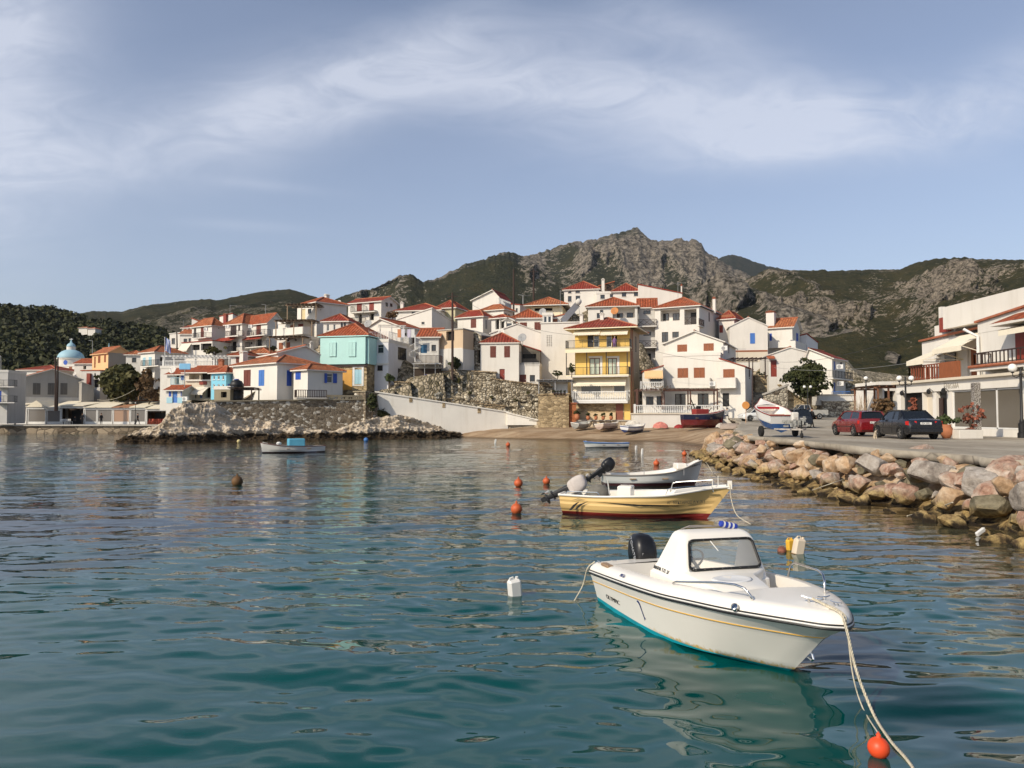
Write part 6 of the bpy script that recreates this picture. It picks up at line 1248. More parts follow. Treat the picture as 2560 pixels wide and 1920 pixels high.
BMS = [(k_, boulder_mesh(100 + i, BM[k_])) for i, k_ in enumerate(['pink', 'pink', 'tan', 'tan', 'grey', 'pink', 'dark', 'pink', 'tan', 'pink'])]
def boulder(x, y_, z, s_, i, lb=None, seed=0, flat=1.0):
    k_, me = BMS[i % len(BMS)]; o = bpy.data.objects.new('boulder', me); SC.collection.objects.link(o); o.location = (x, y_, z); rr = random.Random(seed + i * 7)
    o.rotation_euler = (rr.uniform(-.5, .5), rr.uniform(-.5, .5), rr.uniform(0, 6.28)); o.scale = (s_, s_, s_ * flat)
    return tag(o, lb or LB[k_][rr.random() > .5], 'boulder', 'breakwater boulders')
ysb = np.linspace(10, 74, 200); ub = np.linspace(0, 1, 14)
YG, UG = np.meshgrid(ysb, ub, indexing='ij'); W0 = np.interp(YG, [10, 18, 24, 29, 36, 48, 53, 60, 72], [10.7, 11.2, 11.2, 10.6, 10.8, 12.2, 13.0, 15.6, 18.8]) - .1
XG = W0 + UG * (xedge(YG) + .7 - W0); ZG = -.35 + UG * 1.5 + .25 * fbm(XG / .6, YG / .6, 3, 55); ix_ = np.arange(XG.size).reshape(XG.shape)
tag(np_mesh('rubble_bank', np.stack([XG, YG, ZG], -1).reshape(-1, 3), np.stack([ix_[:-1, :-1], ix_[1:, :-1], ix_[1:, 1:], ix_[:-1, 1:]], -1).reshape(-1, 4), BM['tan'], smooth=True), kind='structure')
rr = random.Random(12); nB = 0
Yq = 13.5
while Yq < 66:
    xe = float(xedge(Yq)); wat = float(np.interp(Yq, [10, 18, 24, 29, 36, 48, 53, 60, 72], [10.7, 11.2, 11.2, 10.6, 10.8, 12.2, 13.0, 15.6, 18.8]))
    sc0 = .50 if Yq < 45 else .62
    for row, (fx_, z_, s0) in enumerate(((-.12, -.05, .8), (.28, .45, .95), (.62, .95, 1.0), (.98, 1.22, .66))):
        x = wat + (xe - wat) * fx_ + rr.uniform(-.2, .2); s_ = sc0 * s0 * (rr.uniform(.55, 1.0) if rr.random() < .45 else rr.uniform(.9, 1.3))
        if row == 3 and rr.random() < .35: continue
        kk = rr.choice([2, 3, 6, 8, 2]) if row == 0 else rr.randrange(10)
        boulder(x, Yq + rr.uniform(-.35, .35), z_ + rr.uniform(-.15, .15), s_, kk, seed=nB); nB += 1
    Yq += .80 + .30 * rr.random()
for i in range(120):     # small filler stones
    yy = rr.uniform(14, 62); w0_ = float(np.interp(yy, ysb, W0[:, 0])); x_e = float(xedge(yy)); f_ = rr.random(); boulder(w0_ + (x_e - w0_) * f_, yy, -.05 + 1.35 * f_ + rr.uniform(-.05, .2), rr.uniform(.16, .34), rr.randrange(10), 'small filler stone between the breakwater boulders', 400 + i)
for i in range(26):      # the rounded end towards the beach
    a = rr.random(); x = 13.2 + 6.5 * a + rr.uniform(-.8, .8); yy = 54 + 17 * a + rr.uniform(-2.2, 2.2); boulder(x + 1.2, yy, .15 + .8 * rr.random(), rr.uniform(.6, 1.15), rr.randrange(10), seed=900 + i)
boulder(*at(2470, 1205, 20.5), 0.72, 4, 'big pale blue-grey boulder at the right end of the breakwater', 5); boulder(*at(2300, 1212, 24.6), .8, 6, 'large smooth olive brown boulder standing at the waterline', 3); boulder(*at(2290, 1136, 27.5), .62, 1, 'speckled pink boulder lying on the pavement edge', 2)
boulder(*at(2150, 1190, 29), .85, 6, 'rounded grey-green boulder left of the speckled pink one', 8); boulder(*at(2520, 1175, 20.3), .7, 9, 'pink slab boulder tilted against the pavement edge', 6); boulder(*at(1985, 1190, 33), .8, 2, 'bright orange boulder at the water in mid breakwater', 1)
# ================================================================ boats
def spl(P, n_):
    P = np.array(P, float); k = len(P); t = np.linspace(0, k - 1, n_); out = []
    Q = np.vstack([2 * P[0] - P[1], P, 2 * P[-1] - P[-2]])
    for tt in t:
        i = min(int(tt), k - 2); f = tt - i; p0, p1, p2, p3 = Q[i], Q[i + 1], Q[i + 2], Q[i + 3]
        out.append(.5 * ((2 * p1) + (-p0 + p2) * f + (2 * p0 - 5 * p1 + 4 * p2 - p3) * f * f + (-p0 + 3 * p1 - 3 * p2 + p3) * f ** 3))
    return np.array(out)
def loft_lines(lines, n_, sub):
    """lines: 3-D polylines from stern to stem, low to high -> rows of points"""
    L = [spl(a, n_) for a in lines]; rows = []
    for a, b in zip(L[:-1], L[1:]):
        for j in range(sub): rows.append(a + (b - a) * j / sub)
    rows.append(L[-1]); return rows
def mir(rows): return [r * np.array([1, -1, 1]) for r in rows]
def hullmat(top, bottom, wl, stain=True, lap=0.0, side=None, sidez=None):
    m, nn, ll, b = bsdf('hull_paint', top, .22, 0, .5); tc_ = nn.new('ShaderNodeTexCoord'); sp = nn.new('ShaderNodeSeparateXYZ'); ll.new(tc_.outputs['Object'], sp.inputs[0])
    n1 = tnoise(nn, ll, 3, 5, .6); n2 = tnoise(nn, ll, 22, 3, .7, sc3=(1, 1, .35)); n3 = tnoise(nn, ll, 1.2, 4)
    c = ramp(nn, ll, n3, [(.3, sc_(top, .94)), (.7, top)])
    z = sp.outputs[2]
    if side: c = mixc(nn, ll, ramp(nn, ll, mth(nn, ll, 'SUBTRACT', z, sidez - .5), [(.497, g1(1)), (.503, g1(0))]), c, side)
    if stain:
        e = mth(nn, ll, 'ADD', mth(nn, ll, 'SUBTRACT', z, wl), mth(nn, ll, 'MULTIPLY', mth(nn, ll, 'SUBTRACT', n2, .5), -.16))
        f = mth(nn, ll, 'MULTIPLY', ramp(nn, ll, mth(nn, ll, 'ADD', e, .5), [(.50, g1(.9)), (.545, g1(0))]), ramp(nn, ll, mth(nn, ll, 'MULTIPLY', sp.outputs[0], .25), [(.42, g1(0)), (.60, g1(1))]))
        c = mixc(nn, ll, f, c, ramp(nn, ll, n2, [(.4, (.10, .055, .02)), (.55, (.55, .36, .06))]))
    f = ramp(nn, ll, mth(nn, ll, 'ADD', mth(nn, ll, 'SUBTRACT', z, wl), .5), [(.497, g1(1)), (.503, g1(0))])
    c = mixc(nn, ll, f, c, ramp(nn, ll, n1, [(.3, sc_(bottom, .7)), (.7, bottom)])); ll.new(c, b.inputs['Base Color'])
    b.inputs['Coat Weight'].default_value = .4; b.inputs['Coat Roughness'].default_value = .1
    return m
GEL = paint((.80, .76, .69), .25, .05, 1.2); GEL2 = paint((.72, .68, .60), .45, .12, 2); RUB = paint((.012, .012, .012), .45); GOLD = paint((.55, .32, .05), .4); NONSK = paint((.74, .70, .62), .6, .06, 3)
ROPE = paint((.58, .52, .40), .9, .25, 30, bmp=.8, bs=90); ENG = paint((.012, .012, .014), .38, .2, 5); CHROME = paint((.75, .73, .70), .18, .05, metal=1.0)
def outboard(parent_loc, rz, label, s=1.0, tilt=0, m=ENG, cover=None, writing=None, name='outboard_motor', par=None):
    o = thing(name, label, 'outboard motor', parent_loc, rz); Mt = Matrix.Rotation(R(tilt), 4, 'Y'); MS = Mt @ Matrix.Scale(s, 4)
    def ring(z, hx, hy, cx, n_=20, e=.62): return [MS @ Vector((cx + hx * np.sign(math.cos(a)) * abs(math.cos(a)) ** e, hy * np.sign(math.sin(a)) * abs(math.sin(a)) ** e, z)) for a in [2 * math.pi * j / n_ for j in range(n_)]]
    mb = MB(); prof = [(.26, .15, .12, -.06), (.30, .22, .17, -.05), (.40, .26, .20, -.05), (.43, .255, .195, -.05), (.435, .27, .215, -.05), (.55, .285, .225, -.05), (.70, .27, .215, -.06), (.82, .22, .185, -.08), (.88, .15, .13, -.10), (.90, .04, .04, -.11)]
    mb.grid([ring(*p) for p in prof], closed=True); mb.add(ring(.905, .03, .03, -.11), [tuple(range(20))]); c = mb.build('cowling', cover or m, o, smooth=True)
    mb = MB(); mb.grid([ring(z, hx, hy, cx, 14) for z, hx, hy, cx in ((-.55, .07, .03, -.16), (-.35, .10, .045, -.14), (-.1, .11, .07, -.12), (.1, .13, .09, -.1), (.27, .15, .11, -.07))], closed=True); mb.build('leg', m, o, smooth=True)
    mb = MB(); mb.box(-.30, -.09, -.36, .02, .09, -.33, MS); mb.prism([(-.25, -.8), (-.1, -.8), (-.06, -.5), (-.24, -.5)], -.015, .015, 'y', MS); mb.lathe([(.03, -.14), (.055, -.05), (.06, .08), (.02, .2)], 10, M=MS @ Matrix.Translation((-.15, 0, -.58)) @ Matrix.Rotation(R(90), 4, 'Y')); mb.build('gearcase', m, o)
    mb = MB()
    for k_ in range(3):
        Mp = MS @ Matrix.Translation((-.34, 0, -.58)) @ Matrix.Rotation(R(120 * k_), 4, 'X') @ Matrix.Rotation(R(28), 4, 'Z'); mb.add([Mp @ Vector(p) for p in ((0, -.02, .02), (0, .02, .02), (0, .09, .09), (0, .05, .17), (0, -.04, .16))], [(0, 1, 2, 3, 4)])
    mb.build('propeller', GREY, o)
    mb = MB(); mb.box(-.02, -.12, -.12, .12, .12, .10, MS); mb.box(.02, -.05, .05, .16, .05, .24, MS); mb.build('clamp_bracket', m, o)
    return o, MS
# ---- the white motorboat in front
BO = Vector((2.034, 11.845, 0)); BH = R(-74.9)
b0 = thing('motorboat', 'white cabin motorboat with black outboard and turquoise bottom, moored in front', 'motorboat', BO, BH)
railL = [(0, .90, .41), (.8, .93, .47), (1.6, .95, .53), (2.4, .93, .59), (3.0, .83, .635), (3.5, .68, .66), (3.9, .50, .68), (4.2, .32, .69), (4.4, .16, .69), (4.5, .0, .69)]
strp = [(.02, .86, .29), (.8, .885, .345), (1.6, .90, .40), (2.4, .87, .455), (3.0, .74, .49), (3.4, .59, .51), (3.75, .40, .525), (4.0, .22, .53), (4.12, .11, .53), (4.19, 0, .53)]
chn = [(.03, .78, -.02), (.8, .80, -.02), (1.6, .79, -.01), (2.2, .73, .01), (2.7, .60, .03), (3.0, .46, .045), (3.3, .28, .06), (3.5, .16, .065), (3.62, .07, .07), (3.70, 0, .07)]
keel = [(.03, 0, -.22), (.8, 0, -.22), (1.6, 0, -.22), (2.2, 0, -.21), (2.7, 0, -.18), (3.0, 0, -.14), (3.3, 0, -.09), (3.45, 0, -.04), (3.56, 0, 0), (3.64, 0, .04)]
HM = hullmat((.80, .77, .71), (.01, .36, .46), .055)
mb = MB(); rows = loft_lines([keel, chn], 60, 3) + loft_lines([chn, strp], 60, 6)[1:] + loft_lines([strp, [(a, b_ - .0, c) for a, b_, c in railL]], 60, 4)[1:]
mb.grid([list(map(tuple, r)) for r in rows]); mb.grid([list(map(tuple, r)) for r in mir(rows)], flip=True)
tr = [tuple(r[0]) for r in rows] + [tuple(r[0]) for r in mir(rows)[::-1]]; mb.add(tr, [tuple(range(len(tr)))]); hull = mb.build('hull', HM, b0, angle=32)
def line3(L, off=0, dz=0, n_=70):
    q = spl([(a, b_, c + dz) for a, b_, c in L], n_)
    for r in q: r[1] += off * (1 if r[1] > .03 else 0)
    return q
for dz, rad, m_, nm in ((.0, .014, RUB, 'rub_rail'), (.022, .010, WHITEM, 'rub_rail_insert'), (.040, .009, RUB, 'rub_rail')):
    P_ = line3(railL, .006, dz); full_ = [tuple(p * [1, -1, 1]) for p in P_] + [tuple(p) for p in P_[::-1][1:]]; q = MB(); q.tube(full_, rad, 6); q.build(nm, m_, b0)
P_ = line3(strp, .004, 0); q = MB(); q.tube([tuple(p * [1, -1, 1]) for p in P_] + [tuple(p) for p in P_[::-1][1:]], .007, 5); q.build('pinstripe', GOLD, b0)
def skin_y(rws, x, z):
    b_ = None
    for r_ in rws:
        y_ = np.interp(x, r_[:, 0], r_[:, 1]); zz = np.interp(x, r_[:, 0], r_[:, 2])
        if b_ is not None and b_[1] <= z <= zz: return b_[0] + (y_ - b_[0]) * (z - b_[1]) / max(zz - b_[1], 1e-4)
        b_ = (y_, zz)
    return b_[0]
# deck moulding: gunwale, coaming, floor
N_ = 70; RL = spl(railL, N_); mb = MB(); rowsd = []
def deckz(x): return .14 + .02 * min(x / 4, 1)
d1 = RL + [0, 0, .045]; tp = []
def lineoff(dy, dz):
    q = RL.copy(); s_ = np.maximum(q[:, 1] - dy, 0) ; sc = np.clip(q[:, 1] / .3, 0, 1); q[:, 1] = q[:, 1] - dy * sc; q[:, 0] -= dy * (1 - sc) * 1.0; q[:, 2] += dz; return q
A1, A2, A3, A4 = lineoff(0.0, .045), lineoff(.015, .085), lineoff(.05, .125), lineoff(.11, .15); A5 = lineoff(.20, .155)
mb.grid([list(map(tuple, r)) for r in (A1, A2, A3, A4, A5)]); mb.grid([list(map(tuple, r)) for r in mir([A1, A2, A3, A4, A5])], flip=True)
X0, X1 = .34, 3.22                                  # open cockpit and walkway
i0 = int(np.argmax(A5[:, 0] > X0)); i1 = int(np.argmax(A5[:, 0] > X1))
def span(i_a, i_b):
    a = A5[i_a:i_b + 1]; c_ = a * [1, 0, 1] + [0, 0, .02]; mb.grid([list(map(tuple, a)), list(map(tuple, c_)), list(map(tuple, a * [1, -1, 1]))])
span(0, i0); span(i1, N_ - 1)
a = A5[i0:i1 + 1]; lo = a.copy(); lo[:, 2] = .20; lo[:, 1] = np.minimum(lo[:, 1] - .03, [skin_y(rows, x_, .20) - .03 for x_ in lo[:, 0]])

for sg in (1, -1): mb.grid([list(map(tuple, a * [1, sg, 1])), list(map(tuple, lo * [1, sg, 1]))], flip=sg < 0)
mb.grid([list(map(tuple, lo)), list(map(tuple, lo * [1, -1, 1]))])
for i_ in (i0, i1):
    p = A5[i_]; f_ = lo[i_ - i0][1]; mb.add([tuple(p), tuple(p * [1, -1, 1]), (p[0], -f_, .2), (p[0], f_, .2)], [(0, 1, 2, 3)])
r0 = [tuple(x[0]) for x in (A1, A2, A3, A4, A5)]; r1 = [(a_, -b_, c) for a_, b_, c in r0][::-1]; mb.add(r0 + r1, [tuple(range(10))]); mb.build('deck', GEL, b0, angle=40)
# cabin shell, open aft
def cabring(z, xa, xf, yl, yr, rc):
    P_ = []; 
    for t_ in (0, .33, .66): P_.append((xa + (xf - rc - xa) * t_, yl, z))
    for a in range(0, 91, 18): P_.append((xf - rc + rc * math.sin(R(a)), yl + rc - rc * math.cos(R(a)), z))
    for t_ in (.05, .2, .4, .6, .8, .95): P_.append((xf + .02 * math.sin(t_ * math.pi), yl + rc + (yr - yl - 2 * rc) * t_, z))
    for a in range(90, -1, -18): P_.append((xf - rc + rc * math.sin(R(a)), yr - rc + rc * math.cos(R(a)), z))
    for t_ in (.66, .33, 0): P_.append((xa + (xf - rc - xa) * t_, yr, z))
    return P_
lv = [(.55, 1.62, 2.50, -.68, .56, .10), (.74, 1.62, 2.48, -.68, .56, .10), (.76, 1.64, 2.45, -.655, .54, .10), (.86, 1.70, 2.41, -.62, .525, .08), (.875, 1.71, 2.40, -.615, .52, .08), (1.205, 1.90, 2.24, -.53, .47, .07), (1.255, 1.92, 2.20, -.51, .45, .08), (1.285, 1.93, 2.17, -.48, .42, .09), (1.305, 1.94, 2.10, -.42, .36, .09)]
RG = [cabring(*q) for q in lv]; n_r = len(RG[0]); mb = MB(); vs = [p for r in RG for p in r]; fs = []
for i in range(len(RG) - 1):
    for j in range(n_r - 1):
        if i == 4 and 8 <= j < 15: continue
        fs.append((i * n_r + j, i * n_r + j + 1, (i + 1) * n_r + j + 1, (i + 1) * n_r + j))
fs.append(tuple((len(RG) - 1) * n_r + j for j in range(n_r))); mb.add(vs, fs); cab = mb.build('cabin', GEL, b0, angle=50)
wl4, wh4 = RG[4], RG[5]; c4 = [Vector(wl4[8]), Vector(wl4[15]), Vector(wh4[15]), Vector(wh4[8])]
m, nn, ll, b_ = bsdf('windscreen_acrylic', (.7, .7, .68), .08); mo = nn['Material Output']; tr_ = nn.new('ShaderNodeBsdfTransparent'); tr_.inputs[0].default_value = (.84, .84, .82, 1); mx = nn.new('ShaderNodeMixShader'); fr = nn.new('ShaderNodeFresnel'); fr.inputs[0].default_value = 1.45
ll.new(mth(nn, ll, 'ADD', fr.outputs[0], .20), mx.inputs[0]); ll.new(tr_.outputs[0], mx.inputs[1]); ll.new(b_.outputs[0], mx.inputs[2]); ll.new(mx.outputs[0], mo.inputs[0]); ACR = m
def lerp4(u_, v_, off=0): 
    p = c4[0].lerp(c4[1], u_).lerp(c4[3].lerp(c4[2], u_), v_); return p + Vector((off, 0, off * .5))
q = MB(); q.grid([[lerp4(-.01 + 1.02 * j / 6, -.03 + 1.06 * k_ / 3, .012 + .02 * math.sin(math.pi * j / 6)) for j in range(7)] for k_ in range(4)]); ws = q.build('windscreen', ACR, b0, smooth=True)
rc = .07; pth = []
for (cu_, cv_, a0) in ((rc, rc * 2.2, 180), (1 - rc, rc * 2.2, 270), (1 - rc, 1 - rc * 2.2, 0), (rc, 1 - rc * 2.2, 90)):
    for a in range(0, 91, 15): pth.append(lerp4(cu_ + rc * math.cos(R(a0 + a)), cv_ + rc * 2.2 * math.sin(R(a0 + a)), .02 + .02 * math.sin(math.pi * cu_)))
q = MB(); q.tube(pth, .018, 6, closed=True); q.build('window_frame', RUB, ws)
q = MB()
for k_ in range(0, len(pth)):
    a = pth[k_]; b__ = pth[(k_ + 1) % len(pth)]; nseg = max(1, int((b__ - a).length / .11))
    if nseg > 1 or k_ % 4 == 0:
        for s_ in range(nseg): p = a.lerp(b__, s_ / nseg) + Vector((.019, 0, .006)); q.lathe([(.004, -.003), (.005, .003)], 6, p)
q.build('rivets', CHROME, ws); q.v and None
q = MB(); q.bar(lerp4(.33, .95, .03), lerp4(.43, .60, .03), .010); q.build('wiper', WHITEM, ws)
# inside the cabin: bulkhead, dash, wheel
q = MB(); q.box(1.95, -.60, .2, 2.38, .50, .80); q.build('dashboard', GEL2, cab)
q = MB(); Mw = Matrix.Translation((1.98, -.27, .93)) @ Matrix.Rotation(R(-62), 4, 'Y'); q.tube([Mw @ Vector((.15 * math.cos(a), .15 * math.sin(a), 0)) for a in np.linspace(0, 2 * math.pi, 25)[:-1]], .014, 6, closed=True)
for a in (90, 210, 330): q.bar(Mw @ Vector((0, 0, 0)), Mw @ Vector((.14 * math.cos(R(a)), .14 * math.sin(R(a)), 0)), .03)
q.lathe([(.04, -.02), (.035, .02)], 10, M=Mw); q.bar(Mw @ Vector((0, 0, 0)), Mw @ Vector((0, 0, -.2)), .03); q.build('steering_wheel', GREY, b0)
# cuddy in front of the screen, hatch, step
q = MB()
def crow(x, zt_, yl, yr, r_): return [(x, yl, .5), (x, yl, zt_ - r_), (x, yl + r_ * .4, zt_ - r_ * .35), (x, yl + r_, zt_), (x, (yl + yr) / 2, zt_ + .012), (x, yr - r_, zt_), (x, yr - r_ * .4, zt_ - r_ * .35), (x, yr, zt_ - r_), (x, yr, .5)]
CR = [crow(2.40, .865, -.63, .50, .03), crow(2.55, .855, -.62, .33, .03), crow(2.62, .85, -.615, .22, .03), crow(3.0, .80, -.55, .16, .03), crow(3.08, .775, -.53, .15, .03), crow(3.24, .60, -.46, .10, .02)]
q.grid(CR); q.add(CR[-1], [tuple(range(9))]); cu_ = q.build('cuddy', GEL, b0, angle=35)
q = MB(); q.lathe([(.165, 0), (.17, .012), (.15, .02), (.13, .013), (.01, .013)], 22, M=Matrix.Translation((2.78, -.18, .828)) @ Matrix.Rotation(R(6), 4, 'Y') @ Matrix.Diagonal((.8, 1.5, 1, 1))); q.build('hatch', paint((.70, .70, .70), .3), cu_, smooth=True)
q = MB(); q.box(2.60, .30, .2, 3.2, .60, .36, bev=.03); q.build('step', GEL, b0)
# rails, cleats, rod, fittings
q = MB(); q.tube([(2.50, -.80, .765), (2.58, -.80, .80), (3.30, -.66, .93), (3.52, -.59, .95), (3.62, -.54, .93), (3.68, -.51, .87), (3.70, -.48, .79)], .014, 8); q.lathe([(.035, -.01), (.035, .012)], 10, (3.70, -.48, .795)); q.build('grab_rail', CHROME, b0, smooth=True)
q = MB(); q.tube([(2.45, .80, .75), (2.50, .80, .90), (2.62, .78, .95), (3.30, .60, 1.0), (3.52, .50, 1.0), (3.60, .46, .95), (3.64, .43, .80)], .014, 8); q.lathe([(.035, -.01), (.035, .012)], 10, (3.64, .43, .80)); q.build('grab_rail', CHROME, b0, smooth=True)
def cleat(x, y_, z, a, s_=1): 
    Mc = Matrix.Translation((x, y_, z)) @ Matrix.Rotation(R(a), 4, 'Z') @ Matrix.Scale(s_, 4); q = MB(); q.tube([Mc @ Vector(p) for p in ((-.09, 0, .045), (-.04, 0, .035), (.04, 0, .035), (.09, 0, .045))], .010 * s_, 6); q.bar(Mc @ Vector((-.03, 0, 0)), Mc @ Vector((-.03, 0, .035)), .016 * s_); q.bar(Mc @ Vector((.03, 0, 0)), Mc @ Vector((.03, 0, .035)), .016 * s_); return q.build('cleat', CHROME, b0)
cleat(4.08, -.05, .855, 35, 1.2); cleat(3.98, .16, .85, 90, .8); cleat(4.22, .12, .855, 20, .7); cleat(.12, -.80, .565, 0, .7); cleat(.10, -.55, .57, 80, .6)
q = MB(); q.tube([(1.95, -.40, 1.31), (1.97, -.3, 1.35), (2.0, .0, 1.35)], .009, 6); q.tube([(1.96, -.34, 1.335), (2.04, .28, 1.345)], .010, 6); q.build('fishing_rod', paint((.25, .22, .2), .4), b0)
q = MB(); q.lathe([(.034, -.12), (.04, -.1), (.04, .1), (.034, .12)], 12, M=Matrix.Translation((2.03, .22, 1.35)) @ Matrix.Rotation(R(78), 4, 'X')); fr_ = q.build('rolled_flag', paint((.02, .05, .35), .7), b0); q = MB()
for t_ in (-.07, -.01, .06): q.lathe([(.0415, t_), (.0415, t_ + .025)], 12, M=Matrix.Translation((2.03, .22, 1.35)) @ Matrix.Rotation(R(78), 4, 'X'))
q.build('flag_stripes', WHITEM, fr_)
q = MB(); q.box(.33, -.86, .575, .60, -.76, .62, bev=.012); q.build('mooring_pad', wood((.30, .20, .12)), b0)
q = MB(); q.lathe([(.045, 0), (.04, .02), (.02, .03), (.02, .03)], 14, M=Matrix.Translation((3.62, -.655, .74)) @ Matrix.Rotation(R(70), 4, 'X') @ Matrix.Rotation(R(20), 4, 'Y')); q.build('nav_light', CHROME, b0, smooth=True)
q = MB(); q.tube([(3.96, 0, .33), (4.0, 0, .31), (4.02, 0, .27), (3.99, 0, .245), (3.93, 0, .26)], .012, 6); q.build('bow_eye', CHROME, b0)
# writing and marks on the starboard side
def hullpt(x, z):      # starboard skin of the topsides
    best = None
    for r_ in rows[3:]:
        y_ = np.interp(x, r_[:, 0], r_[:, 1]); zz = np.interp(x, r_[:, 0], r_[:, 2])
        if best is not None and best[1] <= z <= zz: f = (z - best[1]) / max(zz - best[1], 1e-4); return best[0] + (y_ - best[0]) * f
        best = (y_, zz)
    return best[0]
def on_hull(name, s_, size, x, z, m_, slope=0.05, sx=1.0, par=b0):
    o = text(s_, size, Matrix.Identity(4), m_, par, .002, name, sx); me = o.data
    for v_ in me.vertices:
        lx, lz = v_.co.x, v_.co.y; X_ = x + lx; Z_ = z + lz + slope * lx; v_.co = (X_, -(hullpt(X_, Z_) + .004 + (.003 if v_.co.z > 0 else 0)), Z_)
    return o
on_hull('lettering', 'OLYMPIC', .085, .50, .145, RUB, .03, 1.45)
def on_plane(s_, size, M_, m_, par=b0, sx=1.0): return text(s_, size, M_, m_, par, .002, 'lettering', sx)
MSB = Matrix(((1, 0, 0, 0), (0, 0, -1, 0), (0, 1, 0, 0), (0, 0, 0, 1)))             # writing on a wall facing starboard
on_plane('490 Sx', .075, Matrix.Translation((1.20, -.945, .60)) @ Matrix.Rotation(R(4), 4, 'Y').inverted() @ Matrix.Rotation(R(-52), 4, 'X') @ MSB, paint((.02, .04, .16), .5), sx=.8)
on_plane('ΜΑΡΙΑ Τ.Π. 37', .062, Matrix.Translation((1.66, -.655, .78)) @ Matrix.Rotation(R(-17), 4, 'X') @ MSB, RUB, sx=1.05)
dl = [(0, .13), (.03, .145), (.05, .15), (.075, .135), (.09, .10), (.098, .05), (.105, 0), (.12, -.045), (.145, -.075), (.12, -.07), (.10, -.10), (.10, -.06), (.088, -.02), (.075, .04), (.06, .09), (.045, .11), (.02, .12)]
q = MB(); k_ = len(dl); q.add([(1.66 + a, -(hullpt(1.66 + a, .24 + c) + .006), .24 + c) for a, c in dl], [tuple(range(k_))]); q.build('dolphin_mark', paint((.015, .03, .14), .5), b0)
em, MS = outboard(BO + Matrix.Rotation(BH, 3, 'Z') @ Vector((-.06, 0, .18)), BH, 'black outboard motor tipped on the stern of the white cabin motorboat', .84, 0)
text('TOHATSU', .11, Matrix.Translation((-.075, -.187, .70)) @ Matrix.Rotation(R(62), 4, 'Y') @ Matrix.Rotation(R(4), 4, 'X') @ MSB, paint((.35, .36, .38), .5), em, .003, 'lettering', .8).location.y = -.196
q = MB(); q.box(.168, -.10, .455, .185, .02, .50); q.build('badge', GREY, em)
def w2(p): return Matrix.Translation(BO) @ Matrix.Rotation(BH, 4, 'Z') @ Vector(p)
